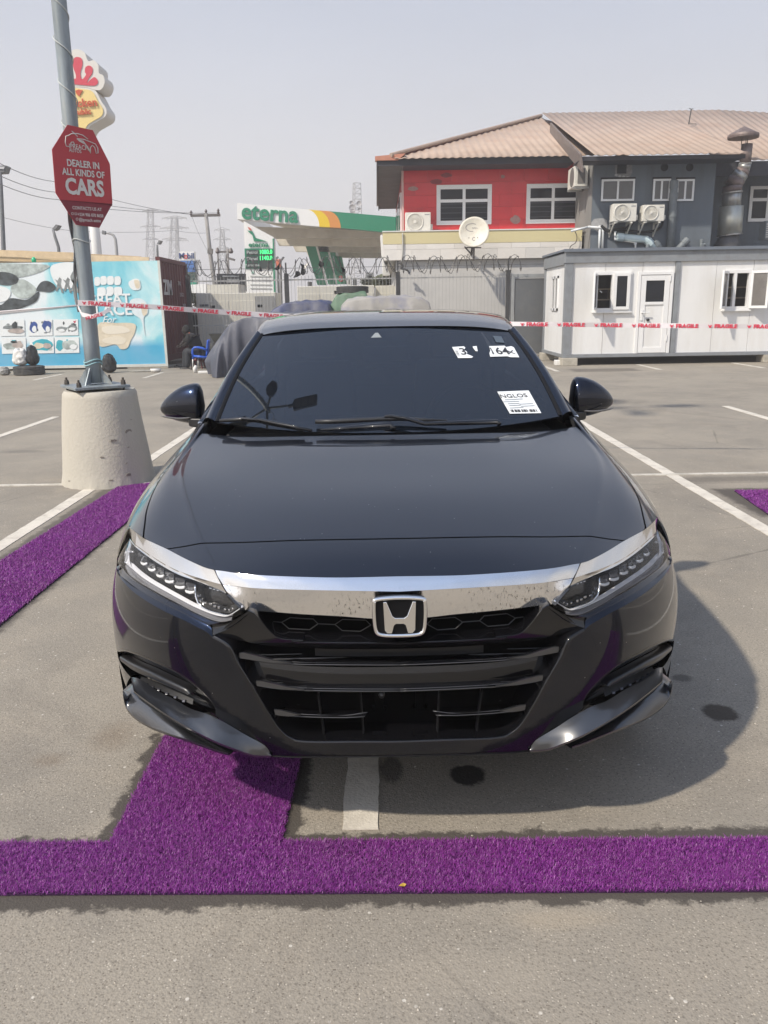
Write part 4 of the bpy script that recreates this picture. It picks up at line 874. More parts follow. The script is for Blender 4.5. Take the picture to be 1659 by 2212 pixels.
for ph, dz, ry in ((0, .26, .22), (1.7, .22, .2)):
    P = []; L_ = fx1 - fx0 + .3
    for i in range(int(L_ / .36 * 16)):
        a = i / 16 * 2 * math.pi + ph; x = fx0 + i / 16 * .36
        P.append((x + .12 * math.sin(a * .5 + ph), YF + ry * math.cos(a), fzt + dz + .21 * math.sin(a) + .02 * math.sin(x * 3)))
    o = MB().tube(P, .0085, 4).make('razor_coil', RZ, fe); o['kind'] = 'stuff'
    bm_ = MB()
    for i in range(0, len(P) - 1, 2):
        p = np.array(P[i]); q_ = np.array(P[i + 1]); d = q_ - p; d /= np.linalg.norm(d); u, v = frame_of(d); bm_.add([p - u * .022, p + d * .03, p + u * .022, p - d * .03], [(0, 1, 2, 3)])
    o = bm_.make('razor_barbs', RZ, fe); o['kind'] = 'stuff'
MB().tube([(fx0, YF, fzt + .2), (fx1 + 1.2, YF, fzt + .2)], .006, 4).make('strain_wire', RZ, fe)
# scraps of black plastic caught in the wire
BAG = M('black_plastic', (.012, .012, .013), .35)
for k, (x, y, pts) in enumerate([(855, 540, [(-22, 30), (-14, -10), (-20, -35), (5, -20), (38, -42), (12, 0), (10, 32), (-6, 40)]), (812, 575, [(-25, 22), (-12, 0), (-5, -20), (14, -15), (22, 5), (6, 12), (-8, 20)]), (680, 535, [(-25, 5), (-5, -5), (20, -35), (12, 5), (-2, 12)]), (970, 510, [(-18, 5), (-8, -22), (18, -8), (14, 14), (-6, 18)]), (1120, 545, [(-10, 14), (-14, -18), (10, -4), (12, 18)]), (570, 550, [(-14, 5), (0, -22), (10, 0), (6, 10)]), (625, 540, [(-6, 8), (0, -10), (10, 2)])]):
    c = at(*qC(x, y), YF - .1); s = .32551 / F * YF
    P = [c + (a * s, random.uniform(-.06, .06), -b * s) for a, b in pts]
    lab = ['large ragged black bag caught in the razor wire', 'torn black bag hanging left of the largest one in the wire', 'black plastic shred in the wire beside the price totem', 'dark scrap of plastic in the wire before the green columns', 'small dark scrap in the wire right of the green columns', 'small black shred in the wire in front of the price totem', 'tiny black shred between two others by the totem'][k]
    cc = sum(P) / len(P); P2 = [cc] + P
    o = MB().add([p for p in P2] , [(0, i + 1, (i + 1) % len(P) + 1) for i in range(len(P))]).make('plastic_scrap', BAG, None, smooth=False); sm = o.modifiers.new('t', 'SOLIDIFY'); sm.thickness = .012
    tag(o, lab, 'plastic scrap')
# ------------------------------------------------------------------ generators behind the fence
GEN = M('generator_cream', (.56, .54, .47), .55, var=.05, vs=2, dirt=((.40, .37, .3), .5, 2.5), streak=True)
def generator(label, a, b, c_, d, Y, joints, vents):
    X0, X1, Z0, Z1 = rect(qC, a, b, c_, d, Y); Z0 = .25
    th = thing('generator', label, 'generator', ((X0 + X1) / 2, Y, 0), 'generator cabinets behind the fence')
    box_obj('cabinet', X0, X1, Y, Y + 1.3, Z0, Z1, GEN, th, bev=.02); box_obj('skid', X0, X1, Y + .05, Y + 1.2, 0, Z0 - .01, DARK, th)
    xs = [X0] + [X0 + (X1 - X0) * j for j in joints] + [X1]
    for i in range(len(xs) - 1): box_obj('door_panel', xs[i] + .03, xs[i + 1] - .03, Y - .018, Y, Z0 + .15, Z1 - .22, GEN, th, bev=.006)
    for u, v in vents: x = X0 + (X1 - X0) * u; z = Z0 + (Z1 - Z0) * v; box_obj('latch', x - .07, x + .07, Y - .03, Y - .018, z - .04, z + .04, DARK, th)
    return th, X0, X1, Z0, Z1
t, X0, X1, Z0, Z1 = generator('cream generator cabinet behind the fence beside the container', 145, 700, 672, 960, YF + 1.6, [.42], [(.21, .77), (.80, .77), (.23, .24), (.77, .24)])
box_obj('exhaust_panel', X1 - .6, X1 - .05, YF + 1.57, YF + 1.6, Z0 + .2, Z1 - .1, M('generator_grey', (.25, .25, .24), .6, var=.1, vs=4), t)
for q in [(165, 785, 225, 787)]: a = rect(qC, 165, 782, 225, 790, YF + 1.6); box_obj('name_strip', a[0], a[1], YF + 1.575, YF + 1.583, a[2], a[3] + .03, M('print_grey', (.12, .12, .12), .6), t)
generator('long pale generator cabinet behind the fence below the green columns', 815, 652, 1325, 900, YF + 1.9, [.3, .64], [(.51, .9), (.97, .6)])
generator('pale cabinet partly hidden by the long one near the fence post', 1330, 650, 1560, 900, YF + 2.6, [.5], [(.3, .7)])
# ------------------------------------------------------------------ containers on the left
YB = 21.0
TEAL = M('banner_print', (.1, .4, .5), .5)
def banner_material():
    m = bpy.data.materials.new('printed_banner'); m.use_nodes = True; N, L = m.node_tree.nodes, m.node_tree.links; p = N['Principled BSDF']; p.inputs['Roughness'].default_value = .45
    g = N.new('ShaderNodeNewGeometry'); n = N.new('ShaderNodeTexNoise'); n.inputs['Scale'].default_value = .55; n.inputs['Detail'].default_value = 8; n.inputs['Roughness'].default_value = .55; n.inputs['Distortion'].default_value = .6
    L.new(g.outputs['Position'], n.inputs['Vector']); r = N.new('ShaderNodeValToRGB'); L.new(n.outputs[0], r.inputs[0]); e = r.color_ramp.elements
    e[0].position = .30; e[0].color = (.07, .42, .58, 1); e[1].position = .60; e[1].color = (.70, .76, .78, 1); x = e.new(.43); x.color = (.20, .55, .64, 1); x = e.new(.52); x.color = (.46, .70, .73, 1)
    v = N.new('ShaderNodeTexVoronoi'); v.inputs['Scale'].default_value = 3.2; L.new(g.outputs['Position'], v.inputs['Vector'])
    q = N.new('ShaderNodeMapRange'); q.inputs[1].default_value = .06; q.inputs[2].default_value = .12; q.inputs[3].default_value = .6; q.inputs[4].default_value = 0; L.new(v.outputs['Distance'], q.inputs[0])
    k = N.new('ShaderNodeMix'); k.data_type = 'RGBA'; L.new(q.outputs[0], k.inputs[0]); L.new(r.outputs[0], k.inputs[6]); k.inputs[7].default_value = (.7, .8, .84, 1)
    s = N.new('ShaderNodeSeparateXYZ'); L.new(g.outputs['Position'], s.inputs[0]); w = N.new('ShaderNodeMapRange'); w.inputs[1].default_value = .55; w.inputs[2].default_value = .75; w.inputs[3].default_value = .85; w.inputs[4].default_value = 0; L.new(s.outputs[2], w.inputs[0])
    k2 = N.new('ShaderNodeMix'); k2.data_type = 'RGBA'; L.new(w.outputs[0], k2.inputs[0]); L.new(k.outputs[2], k2.inputs[6]); k2.inputs[7].default_value = (.03, .33, .55, 1); L.new(k2.outputs[2], p.inputs['Base Color'])
    return m
BAN = banner_material()
bx1 = at(*qB(1200, 700), YB)[0]; bzt = at(*qB(800, 268), YB)[2]; bzb = at(*qB(800, 1035), YB)[2]
kb = thing('banner_kiosk', 'container kiosk clad in a turquoise printed banner with photos of dishes', 'kiosk', (bx1 - 6, YB, 0))
kx0 = bx1 - 12.5
sk = .13
MB().box(kx0, bx1 - .3, YB + .02, YB + 2.4, bzb, bzt - .05).make('body', M('kiosk_body', (.35, .37, .37), .7, var=.1, vs=2), kb)
P = [at(*qB(x, y), YB - .012) for x, y in [(-900, 1035), (1222, 1022), (1168, 262), (-900, 262)]]
MB().prism([(kx0, YB, bzb), (bx1 + .03, YB, bzb), (bx1 - .0, YB, bzt), (kx0, YB, bzt)], (0, .018, 0)).make('banner', BAN, kb)
MB().box(kx0, bx1 + .05, YB - .03, YB + .0, bzb - .05, bzb + .02).box(bx1 - .01, bx1 + .05, YB - .03, YB, bzb + .02, bzt).make('banner_frame', M('kiosk_trim', (.55, .56, .52), .5, var=.1, vs=5), kb)
def bpt(x, y): return at(*qB(x, y), YB - .006)
def bpoly(name, pts, mat, lift=.0, jag=0):
    P = [bpt(x + random.uniform(-jag, jag), y + random.uniform(-jag, jag)) + (0, -.002 - lift, 0) for x, y in pts]
    return MB().prism(P, (0, -.003, 0)).make(name, mat, kb)
GP = {k: M('print_' + k, c, .5, var=v, vs=s_) for k, c, v, s_ in [('grey', (.20, .22, .22), .6, 6), ('mid', (.38, .43, .41), .5, 5), ('dark', (.05, .06, .065), .9, 4), ('white', (.72, .75, .75), .04, 3), ('blue', (.03, .07, .26), .2, 4), ('cream', (.62, .55, .42), .15, 4), ('pale', (.62, .70, .72), .1, 3), ('teal', (.04, .38, .46), .2, 3), ('skin', (.42, .36, .33), .3, 6)]}
def blob(pts, n=6):  # closed smooth outline
    m = len(pts); o = []
    for i in range(m):
        p0, p1, p2, p3 = [np.array(pts[(i + k) % m], float) for k in (-1, 0, 1, 2)]
        for k in range(n):
            t = k / n; o.append(tuple(.5 * (2 * p1 + (p2 - p0) * t + (2 * p0 - 5 * p1 + 4 * p2 - p3) * t * t + (3 * p1 - p0 - 3 * p2 + p3) * t ** 3)))
    return o
bpoly('printed_shape', blob([(-400, 290), (300, 290), (330, 330), (180, 380), (-100, 420), (-400, 400)]), GP['mid'])
bpoly('printed_shape', blob([(-40, 355), (60, 350), (130, 385), (125, 430), (60, 445), (0, 440), (-80, 420)]), GP['dark'], .003)
bpoly('printed_shape', blob([(-60, 520), (0, 590), (80, 540), (200, 550), (285, 490), (270, 560), (180, 605), (60, 640), (-60, 640)]), GP['dark'], .003)
bpoly('printed_shape', blob([(-60, 450), (40, 460), (80, 500), (40, 560), (-60, 560)]), GP['white'], .004)
bpoly('printed_shape', blob([(85, 450), (160, 400), (240, 440), (270, 480), (230, 530), (150, 540), (90, 500)]), GP['mid'], .002)
bpoly('printed_shape', blob([(268, 480), (300, 425), (350, 412), (400, 440), (410, 470), (370, 495), (310, 490)]), GP['dark'], .003)
bpoly('printed_shape', blob([(380, 300), (560, 285), (560, 440), (470, 470), (400, 420)]), GP['white'], .001)
for dx in (0, 60, 115):  # dancing silhouettes
    bpoly('printed_figure', [(405 + dx, 400), (425 + dx, 410), (440 + dx, 385), (455 + dx, 400), (450 + dx, 440), (470 + dx, 500), (455 + dx, 500), (440 + dx, 455), (420 + dx, 490), (410 + dx, 485), (425 + dx, 430)], GP['grey'], .004)
bpoly('printed_shape', blob([(520, 380), (560, 330), (562, 470), (545, 440)]), GP['grey'], .004)
bpoly('printed_swash', [(-60, 650), (575, 585), (575, 597), (-60, 664)], M('print_grey_line', (.40, .38, .38), .5), .005)
for q, (x, y) in enumerate([(0, 700), (205, 698), (395, 696), (12, 832), (218, 830), (404, 828)]):
    w_, h_ = (190, 120) if y < 800 else (188, 118)
    bpoly('photo_panel', [(x, y), (x + w_ - 10, y - 2), (x + w_ - 6, y + h_ - 4), (x + 4, y + h_)], GP['white'], .003)
    for k in range(9):
        rx_, ry_ = random.uniform(6, 24), random.uniform(4, 16); u, v = random.uniform(26, 160), random.uniform(20, 96); bpoly('photo_detail', [(x + u + rx_ * math.cos(t) * random.uniform(.6, 1.2), y + v + ry_ * math.sin(t) * random.uniform(.6, 1.2)) for t in np.linspace(0, 2 * math.pi, 9)[:-1]], GP[random.choice(['grey', 'mid', 'pale', 'dark', 'skin', 'white', 'teal'][: 7 if q > 2 else 4])], .0062 + .0008 * k / 9)
    sets = {0: [('grey', 90, 55, 70, 18), ('dark', 110, 40, 22, 30), ('skin', 120, 80, 60, 20)], 1: [('blue', 45, 52, 34, 44), ('white', 50, 70, 20, 24), ('blue', 140, 45, 36, 44), ('white', 150, 70, 18, 24)], 2: [('grey', 60, 70, 42, 22), ('grey', 140, 62, 40, 24), ('white', 60, 80, 28, 12), ('white', 140, 70, 26, 12)],
            3: [('mid', 60, 60, 50, 30), ('skin', 120, 50, 40, 30), ('dark', 90, 30, 30, 10)], 4: [('teal', 90, 55, 80, 45), ('cream', 70, 60, 40, 26), ('skin', 130, 60, 34, 24)], 5: [('teal', 40, 55, 34, 44), ('mid', 110, 55, 56, 40), ('white', 140, 70, 30, 20)]}[q]
    for k, (c_, u, v, a, b) in enumerate(sets):
        bpoly('photo_detail', [(x + u + a * math.cos(t) * random.uniform(.75, 1.1), y + v + b * math.sin(t) * random.uniform(.75, 1.1)) for t in np.linspace(0, 2 * math.pi, 13)[:-1]], GP[c_], .007 + .004 * k)
bpoly('printed_patty', blob([(725, 730), (850, 722), (990, 728), (995, 790), (965, 850), (940, 905), (890, 915), (850, 880), (735, 890)]), GP['cream'], .003)
bpoly('printed_highlight', blob([(760, 750), (900, 745), (960, 780), (900, 800), (780, 800)]), M('print_light_cream', (.70, .65, .54), .5), .007)
bpoly('printed_highlight', blob([(760, 840), (860, 820), (930, 840), (900, 880), (780, 870)]), M('print_light_cream2', (.68, .62, .50), .5), .007)
bpoly('printed_bird', blob([(950, 420), (1000, 395), (1030, 410), (1035, 470), (990, 480), (960, 460)]), GP['white'], .003); bpoly('printed_bird', blob([(990, 410), (1025, 412), (1030, 460), (1005, 465)]), GP['cream'], .006)
bpoly('printed_bird', blob([(960, 560), (1030, 540), (1085, 580), (1090, 650), (1060, 690), (1070, 820), (1040, 700), (980, 650)]), GP['pale'], .003); bpoly('printed_bird', blob([(1040, 580), (1080, 590), (1085, 650), (1055, 665)]), GP['cream'], .006)
bt = lambda s, x, y, z, m, **k: text('lettering', s, m, kb, bpt(x, y) + (0, -.012, 0), (1, 0, .01), (0, 0, 1), z, ext=.003, **k)
bt('GREAT', 800, 553, .36, GP['white'], off=.02); bt('PLACE', 808, 628, .40, GP['white'], off=.02); bt('For', 800, 700, .24, GP['white'], font_shear=.4)
for (x, y, w_) in [(700, 415, 40), (745, 408, 44), (795, 408, 46), (848, 410, 44), (722, 492, 60), (790, 486, 50), (846, 488, 56)]:
    bpoly('washed_out_letter', blob([(x, y - 28), (x + w_ * .8, y - 30), (x + w_, y), (x + w_ * .8, y + 30), (x, y + 30), (x - 4, y)], 3), GP['white'], .003)
# open gap under the kiosk, packing block, cream planks on the roof
tag(MB().box(bx1 - 1.0, bx1 + .05, YB - .02, YB + .8, 0, bzb - .052).make('concrete_block', CBL, None, bev=.01), 'grey concrete block under the right end of the banner kiosk', 'concrete block')
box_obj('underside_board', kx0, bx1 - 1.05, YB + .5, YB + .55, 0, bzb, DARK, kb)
PLK = [M('timber_plank_%d' % k, c, .8, var=.12, vs=9) for k, c in enumerate([(.56, .43, .27), (.62, .50, .33), (.48, .36, .22)])]
for k, (a, b, lab) in enumerate([((-300, 198), (560, 228), 'uppermost long timber plank stacked on the kiosk roof'), ((-300, 212), (1100, 262), 'longest timber plank reaching to the right end of the kiosk roof'), ((150, 212), (1040, 256), 'pale timber plank lying beside the longest one on the kiosk roof'), ((-300, 232), (540, 262), 'lower left timber plank on the kiosk roof'), ((-300, 246), (420, 268), 'lowest left timber plank on the kiosk roof edge'), ((560, 238), (1000, 262), 'short timber plank right of the lamp post on the kiosk roof')]):
    A_ = at(*qB(*a), YB + .5 + .12 * k); B_ = at(*qB(*b), YB + .3 + .12 * k)
    tag(MB().bar(A_, B_, .05, .16).make('timber_plank', PLK[k % 3], None), lab, 'plank', 'planks on the kiosk roof')
c = at(*qB(250, 263), YB + .2); tag(MB().lathe(c - (0, 0, .05), [(0, 0), (.05, .01), (.06, .08), (.03, .13), (0, .14)], 10).make('green_bottle', M('green_plastic', (.02, .45, .22), .3), None, smooth=True), 'small green bottle on the kiosk roof left of the lamp post', 'bottle')
# maroon shipping container: corrugated side receding
MAR = M('maroon_container', (.115, .022, .026), .6, var=.2, vs=3, dirt=((.06, .03, .03), .6, 3), streak=True)
mz1 = at(*qB(1172, 268), YB + .6)[2]; mx1 = bx1 + .02
ct = thing('shipping_container', 'maroon corrugated shipping container behind the banner kiosk, its end in shade', 'container', (mx1, YB + 2, 0))
YM0 = YB + .35; XM = at(*qB(1172, 500), YM0)[0]; YM1 = YM0 + 2.8
V = []; npp = 10
for i in range(npp * 4 + 1):
    t = i / (npp * 4); y = YM0 + t * (YM1 - YM0); ph = i % 4; dx = (0, 0, .05, .05)[ph]; 
    for z in (.25, mz1): V.append((XM + .02 + dx, y + (.0 if ph in (0, 2) else .02), z))
o = MB().add(V, [(2 * i, 2 * i + 2, 2 * i + 3, 2 * i + 1) for i in range(npp * 4)]).make('corrugated_side', MAR, ct)
MB().box(XM - 2.4, XM + .0, YM0, YM1, .25, mz1).make('box_body', MAR, ct)
MB().box(XM - .02, XM + .09, YM0, YM1, mz1, mz1 + .1).box(XM - .02, XM + .09, YM0, YM1, .15, .3).box(XM, XM + .1, YM0 - .03, YM0 + .12, .3, mz1).box(XM, XM + .1, YM1 - .1, YM1 + .03, .3, mz1).make('frame_rail', MAR, ct)
text('lettering', 'ZIM', M('container_white', (.55, .52, .5), .6), ct, (XM + .085, YM0 + .62, 2.0), (0, 1, 0), (0, 0, 1), .52, .03, .004)
for j in range(3): text('lettering', ['ZIMU', '2 0 G 1', 'MAX'][j], M('container_white2', (.35, .3, .3), .6), ct, (XM + .085, YM0 + 1.9 + .2 * j, 2.15 - j * .3), (0, 1, 0), (0, 0, 1), .15, .01, .004)
# ------------------------------------------------------------------ fuel station canopy
EG = M('station_green', (.010, .20, .105), .4, var=.04, vs=1); EGD = M('column_green', (.014, .24, .125), .5, var=.05, vs=1)
EW = M('station_white', (.74, .74, .72), .4, var=.03, vs=1); EY = M('station_yellow', (.72, .50, .01), .45); EO = M('station_orange', (.60, .24, .05), .45)
SOFC = M('canopy_soffit', (.66, .62, .53), .7, var=.18, vs=.5, dirt=((.42, .37, .29), .7, .7))
YE = 44.0
es = thing('station_canopy', 'fuel station canopy with white, yellow, orange and green fascia on slanting green columns', 'canopy', at(*qC(700, 640), YE))
def ept(x, y, Y=YE): return at(*qC(x, y), Y)
def top_y(x): return np.interp(x, [412, 900, 1100, 1423, 1600], [103, 148, 163, 192, 207])
def bot_y(x): return np.interp(x, [412, 900, 1100, 1423, 1600], [210, 256, 268, 300, 316])
def fseg(name, pts, mat): return MB().prism([ept(*p) for p in pts], (0, .5, 0)).make(name, mat, es)
def arc(xt, xb):  # curved colour boundary from the top edge to the bottom edge
    return [(xt + (xb - xt) * math.sin(t * math.pi / 2), top_y(xt) + (bot_y(xb) - top_y(xt)) * (1 - math.cos(t * math.pi / 2))) for t in np.linspace(0, 1, 9)]
a1, a2, a3 = arc(870, 958), arc(935, 1028), arc(1010, 1100)
fseg('fascia_white', [(412, 103)] + a1 + [(412, 210)], EW)
fseg('fascia_yellow', a1[::-1][:0] + a1 + a2[::-1], EY); fseg('fascia_orange', a2 + a3[::-1], EO)
fseg('fascia_green', a3[:1] + [(1600, top_y(1600)), (1600, bot_y(1600))] + a3[::-1][:-1], EG)
MB().prism([ept(412, 103) + (.0, .02, 0), ept(412, 210) + (0, .02, 0), ept(412, 210) + (-.0, 13, 0), ept(412, 103) + (0, 13, 0)], (.2, 0, 0)).make('fascia_side', EW, es)
xa = ept(900, 0) - ept(450, -41); e0 = ept(630, 174) - (0, .03, 0)
text('lettering', 'eterna', EG, es, e0, (1, 0, -.085), (0, 0, 1), 1.12, .022, .05, sx=1.0)
# stepped soffit fins
for k, (xs_, yt, yb, Y_) in enumerate([(480, 225, 238, 44.6), (530, 258, 338, 46.5), (690, 300, 385, 49.5), (800, 340, 425, 53.0), (888, 380, 462, 57.0)]):
    if k == 0: continue
    xe = 1420; f = (xe - xs_)
    P = [ept(xs_ - 40, yt, Y_), ept(xe, yt + 34, Y_), ept(xe, yb + (6 if k > 1 else -6), Y_), ept(xs_, yb, Y_)]
    MB().prism(P, (0, .5, 0)).make('soffit_beam', SOFC, es)
P = [ept(455, 222), ept(1600, 318)]
MB().prism([P[0] + (0, .5, .25), P[1] + (0, .5, .25), P[1] + (0, 15, .25), P[0] + (3, 15, .25)], (0, 0, .2)).make('soffit_deck', SOFC, es)
for Y_, pts in [(50, [(850, 332), (918, 332), (1003, 646), (945, 646)]), (53, [(943, 383), (1003, 383), (1068, 642), (1018, 642)]), (56, [(1008, 418), (1062, 422), (1066, 455), (1105, 458), (1140, 640), (1064, 640)])]:
    P = [ept(x, y, Y_) for x, y in pts]; dd = (P[-1] - P[0]); 
    MB().prism(P, (0, 1.0, 0)).make('slanted_column', EGD, es); 
    MB().prism([ept(pts[1][0], pts[1][1], Y_), ept(pts[1][0] + 12, pts[1][1], Y_), ept(pts[2][0] + 10 if Y_ < 56 else pts[-2][0] + 8, 646, Y_), ept(pts[2][0] if Y_ < 56 else pts[-2][0], 646, Y_)], (0, .3, 0)).make('column_edge', EW, es)
for x in (970, 1100, 1215): 
    pass
# price totem
YT = 40.0
tt = thing('price_totem', 'tall green and white fuel price totem with green lit figures', 'price sign', at(*qC(560, 700), YT))
def tpoly(name, pts, mat, lift=0, th=.03, q=qC, Y=YT, par=None): return MB().prism([at(*q(x, y), Y) - (0, lift + th, 0) for x, y in pts], (0, th, 0)).make(name, mat, par or tt)
MB().prism([at(*qC(*p), YT) for p in [(455, 222), (655, 330), (668, 900), (478, 900)]], (0, .6, 0)).make('body', EW, tt)
tpoly('green_frame', [(462, 405), (658, 405), (666, 700), (655, 700), (650, 412), (560, 412), (560, 540), (475, 540), (470, 405)], EG)
tpoly('green_frame', [(648, 340), (656, 340), (668, 700), (658, 700)], EG, .01)
tpoly('green_frame', [(462, 405), (656, 405), (658, 540), (468, 540)], EG, .005)
PD = M('price_panel_dark', (.03, .045, .04), .4)
for k in range(3):
    y = 414 + k * 42
    tpoly('price_panel', [(474 + k, y), (552, y), (553, y + 36), (476 + k, y + 36)], PD, .04)
    tpoly('price_panel', [(560, y - 2), (648, y - 2), (649, y + 40), (561, y + 40)], PD, .04)
    text('lettering', ['Petrol', 'Diesel', 'Kerosene'][k], M('totem_print', (.45, .5, .48), .5), tt, at(*qC(514 + k, y + 18), YT) - (0, .09, 0), (1, 0, 0), (0, 0, 1), .21 if k < 2 else .17, .01, .005)
LED = M('led_green', (.02, .5, .12), .4, emit=((.05, 1, .25), 1.6))
for k, s_ in enumerate(['1080.0', '1140.0']): text('led_figures', s_, LED, tt, at(*qC(604, 430 + k * 40), YT) - (0, .10, 0), (1, 0, 0), (0, 0, 1), .27, .02, .004, sx=.85)
# bird emblem and name
tpoly('emblem_shape', [(480, 285), (515, 292), (535, 335), (610, 358), (525, 358), (515, 318)], EG, .02); tpoly('emblem_shape', [(484, 262), (500, 268), (512, 288), (492, 280)], M('emblem_red', (.5, .12, .08), .5), .02)
text('lettering', 'eterna', EG, tt, at(*qC(555, 380), YT) - (0, .05, 0), (1, 0, 0), (0, 0, 1), .30, .03, .01, sx=1.2)
for k, y in enumerate([585, 610, 640, 665]): tpoly('printed_notice', [(500, y), (640, y + 2), (640, y + 8), (500, y + 6)], M('notice_grey', (.45, .47, .45), .6), .01)
tpoly('emblem_shape', [(508, 560), (518, 552), (530, 570), (508, 572)], M('emblem_pale_green', (.3, .5, .42), .5), .01)
# second totem, left
YM = 48.0
mt = thing('price_totem', 'white and blue fuel price totem on a tall mast near the container', 'price sign', at(*qC(90, 640), YM))
tpoly('sign_panel', [(34, 427), (136, 427), (139, 486), (37, 486)], EW, 0, .3, Y=YM, par=mt)
MBL = M('totem_blue', (.06, .16, .42), .5, var=.1, vs=1)
MW = M('totem_letter_blue', (.02, .05, .18), .5)
text('lettering', 'M', MW, mt, at(*qC(54, 457), YM) - (0, .33, 0), (1, 0, 0), (0, 0, 1), .44, .015, .01); text('lettering', 'bil', MW, mt, at(*qC(112, 457), YM) - (0, .33, 0), (1, 0, 0), (0, 0, 1), .44, .015, .01); text('lettering', 'o', M('totem_letter_red', (.6, .03, .03), .5), mt, at(*qC(80, 458), YM) - (0, .33, 0), (1, 0, 0), (0, 0, 1), .44, .015, .01)
for k in range(3): tpoly('price_panel', [(44 + k, 487 + 26 * k), (134 + k, 487 + 26 * k), (135 + k, 509 + 26 * k), (45 + k, 509 + 26 * k)], MBL, .02, .28, Y=YM, par=mt)
tpoly('sign_panel', [(95, 566), (142, 566), (143, 612), (96, 612)], M('totem_dark', (.03, .06, .05), .5), 0, .28, Y=YM, par=mt); tpoly('sign_panel', [(97, 618), (150, 618), (150, 650), (97, 650)], M('totem_green', (.02, .25, .16), .5), 0, .28, Y=YM, par=mt)
tpoly('sign_panel', [(60, 620), (96, 620), (96, 665), (60, 665)], M('totem_pale', (.5, .5, .48), .5), 0, .28, Y=YM, par=mt)
MB().prism([at(*qC(x, y), YM + .1) for x, y in [(60, 480), (150, 480), (152, 760), (62, 760)]], (0, .2, 0)).make('mast', EW, mt)
# advertising board, low walls, awnings behind the fence
tag(MB().prism([at(*qC(x, y), 34) for x, y in [(275, 572), (468, 572), (474, 690), (280, 680)]], (0, .12, 0)).make('advert_board', M('advert_dark', (.05, .05, .05), .5, var=.4, vs=2), None), 'dark advertising board with pale lettering behind the fence', 'board')
for k, (x, y, w_) in enumerate([(370, 590, 110), (385, 612, 80), (385, 628, 90), (400, 645, 60)]):
    tag(MB().prism([at(*qC(a, b), 33.9) for a, b in [(x - w_ / 2, y - 6), (x + w_ / 2, y - 6), (x + w_ / 2, y + 3), (x - w_ / 2, y + 3)]], (0, .02, 0)).make('advert_text', M('advert_pale', (.4, .4, .38), .6, var=.5, vs=6), bpy.data.objects['advert_board']), None)
tag(MB().prism([at(*qC(x, y), 30) for x, y in [(212, 645), (418, 642), (425, 700), (212, 700)]], (0, 1.5, 0)).make('low_cabinet', GEN, None), 'low cream cabinet between the utility pole and the price totem', 'cabinet')
tag(MB().prism([at(*qC(x, y), 31) for x, y in [(105, 645), (205, 640), (205, 700), (112, 700)]], (0, 1.0, 0)).make('white_tank', EW, None), 'small white box with a dark mark beneath the blue price totem', 'box')
tag(MB().prism([at(*qC(x, y), 52) for x, y in [(665, 478), (700, 476), (704, 525), (668, 530)]], (0, .2, 0)).make('orange_sign', M('sign_orange', (.62, .16, .09), .5), None), 'faded orange sign just right of the price totem', 'sign')
tag(MB().prism([at(*qC(x, y), 49) for x, y in [(1088, 592), (1113, 592), (1113, 622), (1088, 622)]], (0, .05, 0)).make('number_plate', EW, None), 'small white plate with a red 8 on the green columns', 'sign')
text('lettering', '8', M('plate_red', (.6, .05, .05), .5), bpy.data.objects['number_plate'], at(*qC(1100, 607), 48.9), (1, 0, 0), (0, 0, 1), .5, .02, .01)
# fuel pump island clutter and greenery beyond the fence
def clump(label, cx, cy, w_, h_, Y, n, col):
    s = .32551 / F * Y; c = at(*qC(cx, cy), Y); V = []; Fc = []
    for i in range(n):
        p = c + np.array((random.gauss(0, w_ * s * .33), random.uniform(0, 1.4), random.gauss(0, h_ * s * .33))); a = rng.normal(0, 1, 3); a /= np.linalg.norm(a); u, v = frame_of(a); r = random.uniform(.10, .24)
        k = len(V); V += [p - u * r, p - v * r * .5, p + u * r, p + v * r * .5]; Fc.append((k, k + 1, k + 2, k + 3))
    g = at(*qC(cx, 760), Y); m = MB()
    th = thing('shrub', label, 'shrub', (c[0], Y, 0), 'shrubs beyond the fence')
    MB().add(V, Fc).make('crown', M('leaf_green_%d' % int(cx), col, .7, var=.4, vs=2), th); MB().tube([(c[0], Y + .7, 0), (c[0] + .1, Y + .7, c[2])], .08, 6).make('trunk', M('bark', (.1, .08, .06), .9), th)
clump('dusty green shrub behind the fence right of the green columns', 1400, 610, 90, 34, 34, 500, (.07, .08, .04))
clump('dark shrub behind the fence beside the large black bag', 1290, 625, 60, 26, 36, 300, (.06, .065, .045))
clump('dusty shrub behind the fence below the blue price totem', 110, 720, 50, 60, 33, 300, (.05, .055, .035))
for k, (a, b, c_, d, Y_, col, lab) in enumerate([(1140, 588, 1170, 640, 45, (.5, .5, .48), 'pale fuel pump beside the slanting columns'), (1180, 600, 1205, 640, 47, (.2, .2, .2), 'grey fuel pump right of the pale pump'), (1265, 565, 1320, 600, 46, (.55, .55, .52), 'small white roof unit behind the fence near the shrubs'), (880, 625, 905, 648, 44, (.05, .05, .05), 'small dark box standing on the forecourt wall')]):
    r = rect(qC, a, b, c_, d, Y_); th = thing('fuel_pump' if k < 2 else 'roof_unit', lab, 'fuel pump' if k < 2 else 'box', ((r[0] + r[1]) / 2, Y_, 0))
    box_obj('housing', r[0], r[1], Y_, Y_ + .6, 0, r[3], M('pump_%d' % k, col, .5, var=.1, vs=2), th, bev=.02); box_obj('display', r[0] + .1, r[1] - .1, Y_ - .02, Y_, r[3] - .4, r[3] - .15, DARK, th)
